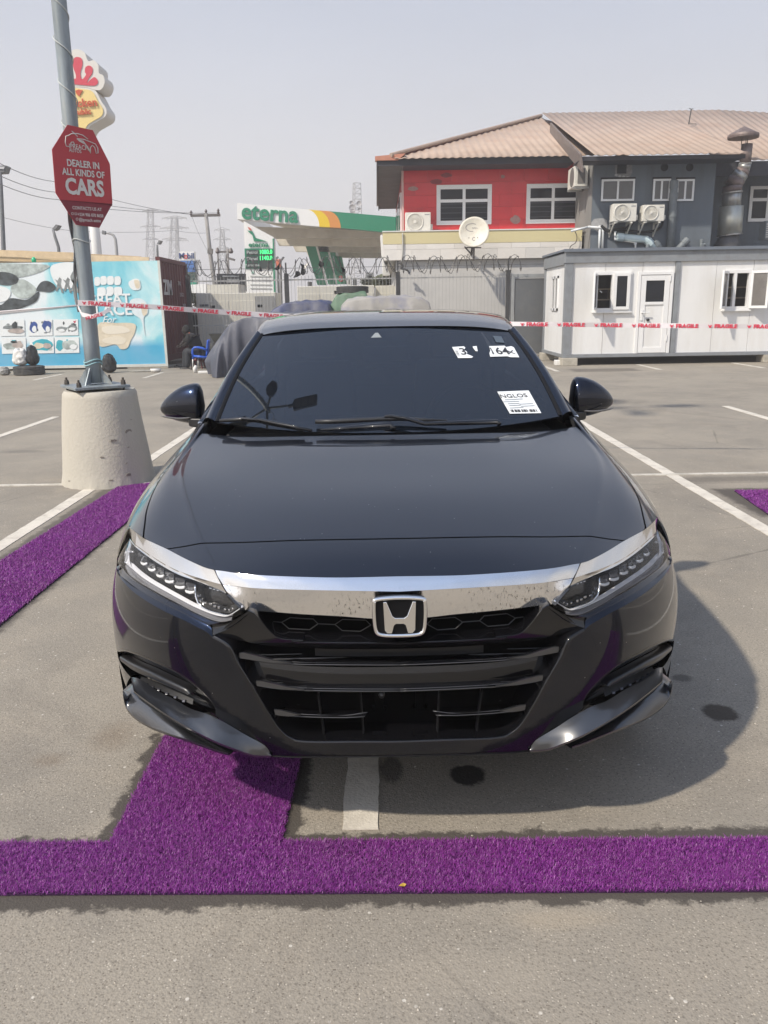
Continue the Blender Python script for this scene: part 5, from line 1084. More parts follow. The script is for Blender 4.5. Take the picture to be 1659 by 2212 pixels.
# parked vehicles glimpsed between container and generator
for k, (x0_, y0_, x1_, y1_, Y_, col, lab) in enumerate([(60, 700, 150, 770, 27, (.5, .5, .5), 'pale parked car glimpsed through the fence beside the container'), (70, 790, 145, 880, 25, (.05, .05, .055), 'dark parked car glimpsed low through the fence beside the container')]):
    r = rect(qC, x0_, y0_, x1_, y1_, Y_); th = thing('parked_car', lab, 'car', ((r[0] + r[1]) / 2, Y_, 0)); L_ = 1.75; xm = (r[0] + r[1]) / 2; z0 = 0
    pr = [(-.85, .25), (-.88, .6), (-.80, .9), (-.62, 1.32), (-.35, 1.42), (.35, 1.42), (.62, 1.32), (.80, .9), (.88, .6), (.85, .25)]
    pf = [(xm + a * .5, b * .8) for a, b in pr]
    MB().prism([(xm + a, Y_, b) for a, b in pr], (0, 3.9, 0)).make('body', M('far_car_%d' % k, col, .3), th, bev=.08)
    MB().prism([(xm + a, Y_ - .01, b) for a, b in [(-.66, .92), (-.5, 1.28), (.5, 1.28), (.66, .92)]], (0, .02, 0)).make('windscreen', GLASSD, th)
    for sx_ in (-.62, .62): MB().lathe((xm + sx_ - .1, Y_ + .7, .32), [(.32, 0), (.32, .2)], 16, 'x').make('wheel', BLK, th)
# ------------------------------------------------------------------ utility poles, wires, street lights, pylons, telecom mast
PLM = M('concrete_pole', (.26, .25, .24), .85, var=.15, vs=5)
def pole_line(name, label, cat, pts, r0, r1, Y, q=qC, mat=PLM, n=10, base=True):
    P = [at(*q(*p), Y) for p in pts]; 
    if base: P[0][2] = 0
    th = thing(name, label, cat, P[0]); MB().tube(P, np.linspace(r0, r1, len(P)), n).make('pole', mat, th, smooth=True); return th, P
t, P = pole_line('utility_pole', 'concrete utility pole with a wide crossarm behind the fence', 'utility pole', [(275, 800), (262, 640), (233, 435), (205, 170)], .11, .075, 36)
Pu = P
MB().bar(at(*qC(105, 187), 36), at(*qC(300, 183), 36), .10).make('crossarm', M('arm_dark', (.1, .09, .085), .7), t)
for x, y in [(108, 178), (207, 170), (288, 166)]: MB().lathe(at(*qC(x, y + 8), 36), [(.04, 0), (.07, .04), (.03, .08), (.065, .12), (.02, .2)], 8).make('insulator', M('insulator_dark', (.08, .06, .055), .4), t)
MB().bar(at(*qC(235, 405), 36), at(*qC(233, 440), 36), .2).make('clamp', M('arm_dark2', (.16, .15, .14), .7), t)
t, P = pole_line('utility_pole', 'smaller utility pole with a short crossarm beside the price totem', 'utility pole', [(362, 760), (355, 600), (348, 405)], .09, .07, 48)
MB().bar(at(*qC(270, 428), 48), at(*qC(378, 426), 48), .11).bar(at(*qC(284, 430), 48), at(*qC(292, 600), 48), .07).make('crossarm', M('arm_dark', (.13, .12, .115), .7), t)
for x in (284, 372): MB().lathe(at(*qC(x, 438), 48), [(.08, 0), (.14, .1), (.05, .3)], 8).make('insulator', M('insulator_dark', (.08, .06, .055), .4), t)
MB().bar(at(*qC(340, 465), 48), at(*qC(398, 482), 48), .12).bar(at(*qC(350, 440), 48), at(*qC(345, 470), 48), .14).make('switch_bracket', M('arm_dark', (.13, .12, .115), .7), t)
def wire(label, pts, r=.012, mat=None):
    P = [np.array(at(*p[0], p[1])) for p in pts]; Q = []
    for i in range(len(P) - 1):
        for k in range(8):
            t = k / 8; p = P[i] * (1 - t) + P[i + 1] * t; p = p - (0, 0, (4 * t * (1 - t)) * np.linalg.norm(P[i + 1] - P[i]) * .012); Q.append(p)
    Q.append(P[-1]); o = MB().tube(Q, r * .6, 5).make('overhead_wire', mat or WIRE2, None); tag(o, label, 'wire', 'overhead wires'); return o
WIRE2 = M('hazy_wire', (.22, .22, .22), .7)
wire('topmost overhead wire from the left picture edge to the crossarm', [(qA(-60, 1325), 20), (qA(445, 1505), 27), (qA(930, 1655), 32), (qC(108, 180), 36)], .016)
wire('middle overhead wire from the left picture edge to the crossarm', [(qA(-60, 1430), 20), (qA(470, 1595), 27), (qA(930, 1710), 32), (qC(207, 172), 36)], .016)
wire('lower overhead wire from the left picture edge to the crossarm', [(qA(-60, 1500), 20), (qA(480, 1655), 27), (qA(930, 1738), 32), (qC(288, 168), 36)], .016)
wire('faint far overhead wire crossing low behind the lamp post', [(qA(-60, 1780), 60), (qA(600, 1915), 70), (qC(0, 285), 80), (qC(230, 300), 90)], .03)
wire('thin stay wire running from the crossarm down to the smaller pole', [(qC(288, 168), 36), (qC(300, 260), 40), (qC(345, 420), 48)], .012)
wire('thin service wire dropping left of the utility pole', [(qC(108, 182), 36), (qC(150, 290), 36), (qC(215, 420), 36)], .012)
SLM = M('street_light_grey', (.16, .165, .17), .6)
t, P = pole_line('street_light', 'dark street light cut by the left picture edge', 'street light', [(40, 2300), (30, 2074), (8, 1560), (0, 1430)], .075, .05, 26, qA, SLM)
MB().prism([at(*qA(x, y), 26) for x, y in [(-60, 1368), (52, 1372), (35, 1430), (-60, 1436)]], (0, .35, 0)).make('lamp_head', SLM, t, bev=.02)
MB().prism([at(*qA(x, y), 25.97) for x, y in [(-30, 1382), (38, 1384), (30, 1402), (-30, 1400)]], (0, .02, 0)).make('lens', M('lens_pale', (.5, .5, .5), .4), t)
t, P = pole_line('street_light', 'street light with a tilted square head left of the lamp post', 'street light', [(500, 2300), (485, 2050), (455, 1960), (440, 1905)], .07, .05, 34, qA, SLM)
MB().prism([at(*qA(x, y), 34) for x, y in [(432, 1898), (462, 1862), (482, 1866), (462, 1900), (440, 1910)]], (0, .4, 0)).make('lamp_head', SLM, t)
t, P = pole_line('street_light', 'curved swan neck street light right of the lamp post', 'street light', [(975, 2300), (965, 2050), (958, 1985), (940, 1950), (905, 1935), (862, 1930)], .07, .045, 38, qA, M('street_light_pale', (.30, .30, .30), .6))
MB().bar(at(*qA(875, 1932), 38), at(*qA(850, 1928), 38), .16).make('lamp_head', SLM, t)
t, P = pole_line('street_light', 'small street light with a tilted head before the pylons', 'street light', [(1306, 2300), (1304, 2070), (1304, 2030)], .06, .05, 40, qA, SLM)
MB().prism([at(*qA(x, y), 40) for x, y in [(1300, 2024), (1318, 1992), (1334, 1996), (1318, 2024)]], (0, .4, 0)).make('lamp_head', SLM, t)
for k, (x, Y_) in enumerate([(672, 55), (712, 55)]):
    t, P = pole_line('street_light', ['left of two floodlights above the orange sign', 'right of two floodlights above the orange sign'][k], 'floodlight', [(x + (10 if k == 0 else -16), 640), (x + 8 if k == 0 else x - 12, 500), (x + 2 if k == 0 else x - 5, 478)], .09, .06, Y_, qC, SLM)
    MB().prism([at(*qC(*p), Y_) for p in ([(660, 470), (682, 456), (684, 466), (668, 478)] if k == 0 else [(700, 478), (716, 458), (724, 462), (710, 482)])], (0, .4, 0)).make('lamp_head', SLM, t)
PYL = M('pylon_steel_hazed', (.36, .36, .365), .7)  # steel tone made paler, distance haze put into the colour
def pylon(label, cx, ybase, ytop, wb, wt, arms, Y, q=qC):
    th = thing('pylon', label, 'pylon', at(*q(cx, ybase), Y), 'transmission pylons in the haze'); s = (q(1, 0)[0] - q(0, 0)[0]) / F * Y
    m = MB(); d = wb * s * .6; n = 9; r = .055 * Y / 150
    g = at(*q(cx, ybase), Y); g[2] = 0; tp = at(*q(cx, ytop), Y); H_ = tp[2]
    def corner(t, i, j): w_ = (wb + (wt - wb) * t) * s / 2; return np.array((g[0] + (tp[0] - g[0]) * t + i * w_, Y + j * w_, H_ * t))
    cs = [(-1, -1), (1, -1), (1, 1), (-1, 1)]
    for i, j in cs: m.bar(corner(0, i, j), corner(1, i, j), r * 1.5)
    ts = [1 - (1 - k / n) ** 1.0 for k in range(n + 1)]
    for k in range(n):
        for a in range(4):
            A_, B_ = cs[a], cs[(a + 1) % 4]
            m.bar(corner(ts[k], *A_), corner(ts[k + 1], *B_), r).bar(corner(ts[k], *B_), corner(ts[k + 1], *A_), r).bar(corner(ts[k + 1], *A_), corner(ts[k + 1], *B_), r)
    m.make('lattice_tower', PYL, th)
    for ya, hw in arms:
        t = (at(*q(cx, ya), Y)[2]) / H_; c = (corner(t, -1, 0) + corner(t, 1, 0)) / 2; hwm = hw * s; up = 16 * s
        a = MB().bar(c - (hwm, 0, 0), c + (hwm, 0, 0), r * 2.4).bar(c - (hwm, 0, 0), c + (0, 0, up), r * 1.6).bar(c + (hwm, 0, 0), c + (0, 0, up), r * 1.6)
        for f in (-.66, -.33, .33, .66): a.bar(c + (hwm * f, 0, 0), c + (hwm * f * .8, 0, up * (1 - abs(f) * .85)), r * .8)
        for f in (-1, -.5, .5, 1): a.bar(c + (hwm * f, 0, 0), c + (hwm * f, 0, -12 * s), r * .9)
        a.make('crossarm', PYL, th)
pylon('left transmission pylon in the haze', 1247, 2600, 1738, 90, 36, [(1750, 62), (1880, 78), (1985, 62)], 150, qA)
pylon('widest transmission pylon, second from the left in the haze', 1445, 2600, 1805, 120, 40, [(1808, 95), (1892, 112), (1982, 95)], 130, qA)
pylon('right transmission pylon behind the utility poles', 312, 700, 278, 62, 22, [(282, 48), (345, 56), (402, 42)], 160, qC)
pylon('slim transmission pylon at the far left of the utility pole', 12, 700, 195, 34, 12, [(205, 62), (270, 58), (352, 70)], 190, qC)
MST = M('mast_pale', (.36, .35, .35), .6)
def telecom():
    th = thing('telecom_mast', 'pale lattice telecom mast with small dishes beside the red shop block', 'mast', at(*qC(1200, 640), 95)); Y = 95; m = MB(); b = at(*qC(1200, 700), Y); t = at(*qC(1203, -30), Y); b[2] = 0; w0, w1 = 1.0, .5; n = 26
    def cn(f, k): a = k * 2.0944 + .3; w_ = w0 + (w1 - w0) * f; return b + (t - b) * f + np.array((w_ * math.cos(a), w_ * math.sin(a), 0))
    for k in range(3): m.bar(cn(0, k), cn(1, k), .07)
    for i in range(n):
        for k in range(3): m.bar(cn(i / n, k), cn((i + 1) / n, k + 1), .035).bar(cn((i + 1) / n, k), cn((i + 1) / n, k + 1), .035)
    m.make('lattice', MST, th)
    for x, y, r in [(1178, 140, .55), (1180, 165, .4), (1222, 110, .4), (1172, 105, .3), (1225, 150, .3)]: MB().lathe(at(*qC(x, y), Y) - (0, .6, 0), [(0, .2), (r * .7, 0), (r * .7, .1)], 14, 'y').make('dish', MST, th)
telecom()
# ------------------------------------------------------------------ restaurant sign on a white pole
YK = 30.0
ck = thing('restaurant_sign', 'white restaurant sign with red comb and yellow body on a tall white pole', 'sign', at(*qA(765, 2000), YK))
pb = at(*qA(765, 2050), YK); MB().tube([(pb[0], YK + .45, 0), (pb[0] + .0, YK + .45, at(*qA(700, 900), YK)[2])], .17, 20).make('pole', EW, ck, smooth=True)
CKW = M('sign_shell_white', (.62, .60, .55), .5); CKR = M('comb_red', (.55, .045, .075), .45); CKY = M('body_yellow', (.72, .56, .22), .5); CKT = M('sign_text_red', (.50, .075, .02), .5); CKS = M('sign_shell_side', (.40, .39, .36), .6)
def kp(x, y): return at(*qA(x, y), YK)
comb = blob([(510, 640), (515, 570), (545, 530), (585, 430), (640, 408), (700, 435), (730, 505), (775, 500), (815, 540), (820, 605), (855, 625), (868, 680), (845, 735), (800, 748), (700, 722), (570, 720), (520, 700)], 5)
body = blob([(560, 715), (700, 720), (785, 745), (840, 840), (880, 905), (870, 965), (800, 1010), (740, 1050), (700, 1120), (640, 1180), (600, 1130), (560, 1030), (530, 985), (518, 900), (528, 800)], 5)
MB().prism([kp(*p) for p in comb], (0, .95, 0)).make('comb_box', CKW, ck); MB().prism([kp(*p) + (0, .01, 0) for p in body], (0, .95, 0)).make('body_box', CKW, ck)
def kpoly(name, pts, mat, lift): return MB().prism([kp(*p) - (0, lift + .02, 0) for p in pts], (0, .02, 0)).make(name, mat, ck)
kpoly('comb_shape', blob([(600, 690), (615, 700), (640, 702), (760, 712), (800, 705), (815, 680), (800, 650), (778, 642), (745, 668), (725, 690), (735, 655), (765, 610), (768, 565), (740, 545), (710, 560), (706, 600), (715, 620), (690, 655), (675, 650), (668, 600), (685, 540), (680, 490), (650, 474), (618, 482), (605, 520), (612, 570), (630, 620), (628, 655), (600, 640), (560, 600), (540, 640), (580, 690)], 3), CKR, .0)
inner = [((x - 655) * .90 + 652, (y - 900) * .90 + 902) for x, y in body]
kpoly('yellow_face', inner, CKY, .0); kpoly('beak_shape', [(628, 756), (655, 745), (690, 752), (660, 802), (640, 785)], CKT, .03)
text('lettering', 'Chicken', CKT, ck, kp(666, 862) - (0, .06, 0), (1, 0, .05), (0, 0, 1), .36, .02, .012); text('lettering', 'Republic', CKT, ck, kp(655, 935) - (0, .06, 0), (1, 0, .05), (0, 0, 1), .25, .025, .012)
# ------------------------------------------------------------------ blue plastic chair and the seated man
YH = 20.0
BLUE = M('blue_plastic', (.012, .085, .48), .38, var=.05, vs=9); ALU = M('aluminium_leg', (.55, .55, .52), .4, .4)
sc = .54 * 300 / 1659  # crop scale of the close view
def qH(x, y): return (640 + x * 300 / 1659) * .54, (1280 + y * 300 / 1659) * .54
def hp(x, y, Y=YH): return at(*qH(x, y), Y)
ch = thing('plastic_chair', 'blue plastic armchair with pale metal legs beside the container', 'chair', hp(900, 1120, YH))
ch_o = ORG[ch.name]
cl = gr(*qH(725, 1120)); Yc = cl[1] + .05
def hc(x, y, d=0.0): return at(*qH(x, y), Yc + d)
MB().grid(lambda u, v: hc(755 + 290 * u, 790 + 10 * math.sin(u * 3.1), .5 * v) + (0, 0, -.012 * math.sin(math.pi * u) * math.sin(math.pi * v)), 8, 8).make('seat', BLUE, ch, smooth=True).modifiers.new('t', 'SOLIDIFY').thickness = .03
MB().grid(lambda u, v: hc(1040 + 28 * v + 10 * math.sin(u * 3.14), 790 - 340 * v, .5 * u) + (.04 * math.sin(math.pi * u), 0, .02 * math.sin(math.pi * u) * v), 8, 8).make('backrest', BLUE, ch, smooth=True).modifiers.new('t', 'SOLIDIFY').thickness = .035
for d in (0, .5):
    MB().tube([hc(*p, d) for p in [(735, 830), (718, 720), (722, 650), (760, 610), (840, 605), (940, 625), (1040, 665)]], [.028, .026, .024, .026, .028, .028, .026], 10).make('armrest', BLUE, ch, smooth=True)
for a, b, d in [((728, 840), (726, 1118), 0), ((1065, 850), (1130, 1140), 0), ((845, 840), (845, 1060), .5), ((1165, 840), (1230, 1105), .5)]:
    A_ = hc(*a, d if d == 0 else .45); B_ = hc(*b, d if d == 0 else .45); B_[2] = .0; MB().tube([A_, B_], [.016, .014], 10).make('leg', ALU, ch, smooth=True)
MB().tube([hc(745, 800), hc(1050, 830)], .03, 8).tube([hc(1045, 800), hc(1065, 870)], .026, 8).tube([hc(733, 790), hc(730, 860)], .026, 8).make('seat_frame', BLUE, ch, smooth=True)
# man sitting on a stool beyond the chair, hunched forward
SKIN = M('dark_skin_shaded', (.016, .010, .008), .5); SHIRT = M('black_jersey_shaded', (.006, .006, .008), .85, var=.2, vs=20); JEAN = M('grey_jeans', (.025, .028, .034), .85, var=.25, vs=14); SHOE = M('dark_shoe', (.02, .018, .017), .6); ORA = M('orange_strap', (.75, .13, .02), .6)  # skin and jersey colours darkened to stand in for the container's shade
Yp = Yc + .75
def mp(x, y, d=0.0): return at(*qH(x, y), Yp + d)
man = thing('person', 'man in black top with orange collar hunched forward on a stool beside the container', 'person', (mp(700, 1100)[0], Yp, 0))
def skinned(name, pts, edges, radii, mat, root=0, sub=2):
    me = bpy.data.meshes.new(name); me.from_pydata([tuple(np.array(p) - ORG[man.name]) for p in pts], edges, []); me.update(); me.materials.append(mat)
    o = bpy.data.objects.new(name, me); link(o, man); s = o.modifiers.new('skin', 'SKIN'); s.use_smooth_shade = True
    for i, v in enumerate(me.skin_vertices[0].data): r = radii[i]; v.radius = r if hasattr(r, '__len__') else (r, r); v.use_root = (i == root)
    o.modifiers.new('sub', 'SUBSURF').levels = sub; o.modifiers['sub'].render_levels = sub; return o
hip = mp(830, 700, 0); w = .16
pts = [hip, mp(800, 560), mp(720, 420), mp(640, 340), mp(608, 290),  # hip, waist, chest, shoulders, neck
       mp(650, 360, -.19), mp(590, 520, -.22), mp(500, 570, -.12),    # near arm
       mp(640, 360, .19), mp(520, 500, .22), mp(440, 560, .1),        # far arm
       hip + (0, -.11, -.02), mp(600, 690, -.14), mp(620, 900, -.16), mp(600, 1060, -.16), mp(520, 1085, -.18),
       hip + (0, .11, -.02), mp(560, 680, .16), mp(560, 900, .18), mp(540, 1060, .18), mp(450, 1090, .2)]
edges = [(0, 1), (1, 2), (2, 3), (3, 4), (3, 5), (5, 6), (6, 7), (3, 8), (8, 9), (9, 10), (0, 11), (11, 12), (12, 13), (13, 14), (14, 15), (0, 16), (16, 17), (17, 18), (18, 19), (19, 20)]
rad = [.15, .15, .16, .13, .06, .075, .05, .035, .075, .05, .035, .10, .085, .065, .045, .04, .10, .085, .065, .045, .04]
skinned('body', pts, edges, rad, SKIN)
skinned('shirt', [pts[i] for i in (0, 1, 2, 3, 5, 6, 8, 9)], [(0, 1), (1, 2), (2, 3), (3, 4), (4, 5), (3, 6), (6, 7)], [.175, .175, .185, .145, .095, .068, .095, .068], SHIRT)
skinned('trousers', [pts[i] for i in (0, 11, 12, 13, 14, 16, 17, 18, 19)], [(0, 1), (1, 2), (2, 3), (3, 4), (0, 5), (5, 6), (6, 7), (7, 8)], [.168, .12, .10, .08, .062, .12, .10, .08, .062], JEAN)
hd = mp(570, 225)
MB().grid(lambda u, v: hd + np.array((.088 * math.sin(math.pi * v) * math.cos(2 * math.pi * u) * (1.12 if math.cos(2 * math.pi * u) < 0 else 1), .075 * math.sin(math.pi * v) * math.sin(2 * math.pi * u), .118 * math.cos(math.pi * v))), 20, 14).make('head', SKIN, man, smooth=True)
MB().grid(lambda u, v: hd + np.array((.018, 0, .012)) + np.array((.098 * math.sin(math.pi * v * .55) * math.cos(2 * math.pi * u), .086 * math.sin(math.pi * v * .55) * math.sin(2 * math.pi * u), .125 * math.cos(math.pi * v * .55))), 20, 8).make('hair', DARK, man, smooth=True)
MB().bar(hd + (-.085, 0, -.02), hd + (-.115, 0, -.035), .025).make('nose', SKIN, man, bev=.006)
for s_ in (-1, 1): MB().lathe(hd + (.01, s_ * .075, -.02), [(0, -.01), (.025, 0), (.02, .012)], 10, 'y').make('ear', SKIN, man)
MB().tube([mp(655, 285, -.12), mp(632, 315, -.17), mp(618, 365, -.2)], [.012, .018, .012], 8).make('orange_collar', ORA, man, smooth=True)
for k, (p, dd) in enumerate([(pts[7], (-.05, .03, -.03)), (pts[10], (-.05, -.03, -.02))]):
    for j in range(5):
        o_ = np.array(p) + (-.02, (j - 2) * .017, -.005 * abs(j - 2)); L_ = (.05, .065, .07, .066, .055)[j]
        MB().tube([o_, o_ + np.array((-L_ * .6, 0, -.012)), o_ + np.array((-L_, 0, -.04))], [.010, .009, .007], 8).make('finger', SKIN, man, smooth=True)
for p in (pts[15], pts[20]): c = np.array(p); MB().grid(lambda u, v: c + np.array((.03 + .13 * math.cos(math.pi * v) * -1, .045 * math.sin(math.pi * v) ** .6 * math.cos(2 * math.pi * u), max(-.045, .05 * math.sin(math.pi * v) ** .7 * math.sin(2 * math.pi * u)))), 14, 10).make('shoe', SHOE, man, smooth=True)
st = thing('stool', 'dark red plastic stool under the seated man', 'stool', (hip[0], Yp, 0))
MB().lathe((hip[0], Yp, hip[2] - .19), [(0, .03), (.17, .03), (.18, 0), (.17, -.03)], 20).make('seat', M('stool_red', (.10, .012, .015), .5), st)
for a in (0, 1.57, 3.14, 4.71): MB().tube([(hip[0] + .13 * math.cos(a + .7), Yp + .13 * math.sin(a + .7), hip[2] - .2), (hip[0] + .19 * math.cos(a + .7), Yp + .19 * math.sin(a + .7), 0)], .02, 8).make('leg', M('stool_red2', (.10, .012, .015), .5), st)
# ------------------------------------------------------------------ vehicles under tarpaulins
TARP = M('faded_blue_tarpaulin', (.075, .08, .105), .6, var=.3, vs=1.3, dirt=((.17, .165, .155), .95, 1.3), bump=.3, bs=9)
TARPB = M('tarpaulin_blue', (.04, .05, .115), .55, var=.3, vs=1.6, dirt=((.17, .165, .155), .95, 1.1), bump=.3, bs=9)
TARPG = M('tarpaulin_green', (.10, .17, .11), .6, var=.25, vs=3, dirt=((.30, .29, .23), .9, 1.2))
def drape(name, label, prof, Y0_, Y1_, mat, seed, fold=.05, nfold=9, skew=0.0):
    """cloth over a vehicle: prof = outline in x,z seen from the front, swept back; folds open towards the hem"""
    prof = np.array(prof, float); rs = np.random.default_rng(seed); ph = rs.uniform(0, 6.28, 8); n = 140; seg = np.linalg.norm(np.diff(prof, axis=0), axis=1); cum = np.concatenate([[0], np.cumsum(seg)]); Lt = cum[-1]
    cx = prof[:, 0].mean(); ztop = prof[:, 1].max(); q = .3
    def fn(u, v):
        s = u * Lt; x = np.interp(s, cum, prof[:, 0]); z = np.interp(s, cum, prof[:, 1]); d = 1 if x > cx else -1; h = 1 - z / ztop
        tri = lambda t: math.asin(math.sin(t) * .985) * .65; hang = fold * 1.5 * (tri(x * 5.2 + ph[0] + 1.5 * math.sin(x * 2.1 + ph[1])) + .5 * tri(x * 13 + ph[2]) + .25 * tri(x * 27 + z * 4))
        if v < q: k = v / q; return (x + .04 * (1 - k) * math.sin(x * 7 + ph[3]), Y0_ + .16 * k ** 3 - (hang + .5 * fold) * (1 - k) ** .8, max(.01, z * min(1, k * 1.02) ** .9))
        w = (v - q) / (1 - q); f = fold * h ** .7 * (tri(w * nfold * 3.1 + ph[0]) + .5 * tri(w * nfold * 7 + ph[2]))
        return (x + d * f, Y0_ + .16 + (Y1_ - Y0_) * w, max(.01, z - .06 * (1 - h) * (tri(w * 8 + ph[5] + 3 * u) * tri(u * 7 + ph[6]) + .7 * tri(x * 5 + w * 9) + .3 * tri(x * 13 - w * 15)) * min(1, w * 6)))
    th = thing(name, label, 'covered vehicle', (cx, Y0_, 0))
    o = MB().grid(fn, 110, n).make('tarpaulin', mat, th, smooth=True); return th
a = lambda x, y, Y: at(378 + x * .32551 if False else x, y, Y)
def P2(x, y, Y): p = at(x, y, Y); return (p[0], max(0, p[2]))
Y_ = 18.6
g0 = gr(470, 803)
pr = [P2(474, 806, Y_), P2(463, 778, Y_), P2(474, 752, Y_), P2(487, 729, Y_), P2(506, 697, Y_), P2(530, 688, Y_), P2(560, 684, Y_), P2(590, 680, Y_), P2(640, 676, Y_), P2(760, 676, Y_), P2(790, 690, Y_), P2(810, 806, Y_)]
drape('covered_vehicle', 'vehicle under a dusty grey blue tarpaulin with a low front, right of the blue chair', pr, Y_ - .6, Y_ + 2.0, TARP, 3, .17, 4)
Y2 = 20.2
pr = [P2(500, 802, Y2), P2(520, 760, Y2), P2(560, 700, Y2), P2(590, 668, Y2), P2(612, 655, Y2), P2(650, 652, Y2), P2(690, 650, Y2), P2(708, 654, Y2), P2(716, 680, Y2), P2(730, 800, Y2)]
drape('covered_vehicle', 'taller vehicle under a blue and grey tarpaulin behind the black saloon', pr, Y2, Y2 + 3.6, TARPB, 8, .08, 6)
Y3 = 21.0
pr = [P2(708, 800, Y3), P2(712, 665, Y3), P2(724, 640, Y3), P2(745, 633, Y3), P2(790, 634, Y3), P2(800, 660, Y3), P2(805, 800, Y3)]
drape('covered_vehicle', 'vehicle under a green and sand tarpaulin with a tyre lying on top', pr, Y3, Y3 + 1.4, TARPG, 12, .05, 6)
Y4 = 19.6
pr = [P2(732, 800, Y4), P2(736, 664, Y4), P2(750, 650, Y4), P2(790, 643, Y4), P2(850, 640, Y4), P2(910, 642, Y4), P2(928, 652, Y4), P2(938, 690, Y4), P2(945, 800, Y4)]
drape('covered_vehicle', 'vehicle under a pale grey tarpaulin showing above the roof of the black saloon', pr, Y4, Y4 + 1.6, M('tarpaulin_pale', (.30, .285, .26), .6, var=.15, vs=2, dirt=((.10, .12, .25), .9, .8)), 21, .06, 6)
def tyre(label, c, R_, w_, flat=True, group='old tyres'):
    th = thing('tyre', label, 'tyre', c, group); prof = []
    for t in np.linspace(0, 1, 13):
        prof.append((R_ * (.66 + .30 * min(1, t * 4)) if t < .25 else R_ * (.97 + .03 * math.sin((t - .25) / .5 * math.pi)) if t <= .75 else R_ * (.66 + .30 * min(1, (1 - t) * 4)), w_ * (t if True else 0)))
    prof = [(R_ * .62, w_ * .5), (R_ * .62, w_ * .1), (R_ * .72, 0), (R_ * .93, .01), (R_, w_ * .12)]
    for k in range(4): z = w_ * (.16 + .19 * k); prof += [(R_, z), (R_, z + w_ * .12), (R_ * .965, z + w_ * .13), (R_ * .965, z + w_ * .18)]
    prof += [(R_, w_ * .9), (R_ * .93, w_ - .01), (R_ * .72, w_), (R_ * .62, w_ * .9), (R_ * .62, w_ * .5)]
    MB().lathe(c, prof, 40, 'z', False).make('tread', BLK2, th, smooth=False); return th
BLK2 = M('dusty_rubber', (.055, .055, .055), .85, var=.25, vs=12, dirt=((.13, .12, .10), .5, 8))
c = at(*qC(1178, 705), Y3 + .7); tyre('tyre lying on the green tarpaulin behind the saloon roof', c, .42, .19)
def qI(x, y): return x * 300 / 1659 * .54, (1350 + y * 200 / 1106) * .54
c = gr(*qI(520, 850)); c[1] += .35; tyre('worn tyre lying in front of the banner kiosk under two bags', (c[0], c[1], 0), .355, .215); TC = c.copy()
def sack(label, cx, cy, z0, rx, ry, h, mat, seed, name='bag', cat='bag', pinch=.35, knots=True):
    rs = np.random.default_rng(seed); ph = rs.uniform(0, 6.28, 6)
    def fn(u, v):
        a = 2 * math.pi * u; t = v; prof = (1 - (1 - min(1, t * 4)) ** 2) ** .5 * (1 - pinch * max(0, t - .55) / .45) if t < .93 else (1 - pinch) * (1 - (t - .93) / .07) ** .5
        w_ = 1 + .05 * math.sin(2 * a + ph[0] + 4 * t) + .025 * math.sin(5 * a + ph[1] - 5 * t) + .012 * math.sin(9 * a + 7 * t + ph[2])
        from mathutils import noise as _n
        w_ += .17 * _n.noise(Vector((3.2 * math.cos(a) + seed, 3.2 * math.sin(a), t * 4.5))) + .05 * _n.noise(Vector((9 * math.cos(a) + seed, 9 * math.sin(a), t * 13)))
        return (cx + rx * prof * w_ * math.cos(a), cy + ry * prof * w_ * math.sin(a), z0 + h * t * (1 + .06 * math.sin(2 * a + ph[3])))
    return tag(MB().grid(fn, 48, 28).make(name, mat, None, smooth=True), label, cat)
SKW = M('white_plastic_sack', (.62, .61, .58), .45, var=.06, vs=7, bump=.1, bs=8); BAGM = M('black_bag_film', (.018, .019, .021), .35, var=.3, vs=8, bump=.15, bs=8)
sack('white plastic sack standing on the tyre by the kiosk', TC[0] - .17, TC[1], .215, .17, .15, .40, SKW, 4)
sack('black rubbish bag leaning on the white sack on the tyre', TC[0] + .10, TC[1] + .03, .215, .14, .14, .46, BAGM, 9)
c = gr(*qB(790, 1095)); sack('black rubbish bag on the ground behind the lamp post', c[0], c[1] + .2, 0, .16, .14, .44, BAGM, 14)
c = gr(*qH(990, 1190)); tag(MB().box(c[0] - .16, c[0] + .12, c[1], c[1] + .14, .0, .06).make('white_carton', WHITE, None, bev=.015), 'flat white carton on the asphalt before the blue chair', 'carton')
c = gr(*qH(780, 1170)); tag(MB().tube([(c[0], c[1], 0), (c[0], c[1], .10), (c[0] + .03, c[1], .17)], [.05, .05, .03], 12).make('white_jug', WHITE, None, smooth=True), 'small white jug by the front leg of the blue chair', 'jug')
c = gr(*qB(1150, 1085)); tag(MB().lathe((c[0], c[1], 0), [(.0, .07), (.13, .08), (.12, .03), (.08, 0)], 18).make('white_bowl', WHITE, None, smooth=True), 'white bowl on the ground by the kiosk corner block', 'bowl')
c = gr(*qB(1030, 1085)); tag(MB().prism([(c[0] - .25, c[1], .012), (c[0] + .3, c[1] + .05, .012), (c[0] + .2, c[1] + .2, .012), (c[0] - .2, c[1] + .15, .012)], (0, 0, .015)).make('flat_board', M('dirty_board', (.33, .31, .27), .8, var=.3, vs=9), None), 'dirty flat board on the ground left of the white bowl', 'board')
c = gr(*qI(70, 845)); sack('small crumpled grey bag at the left edge below the kiosk', c[0], c[1] + .1, 0, .12, .1, .2, M('grey_film', (.22, .22, .21), .6, var=.4, vs=20), 31)
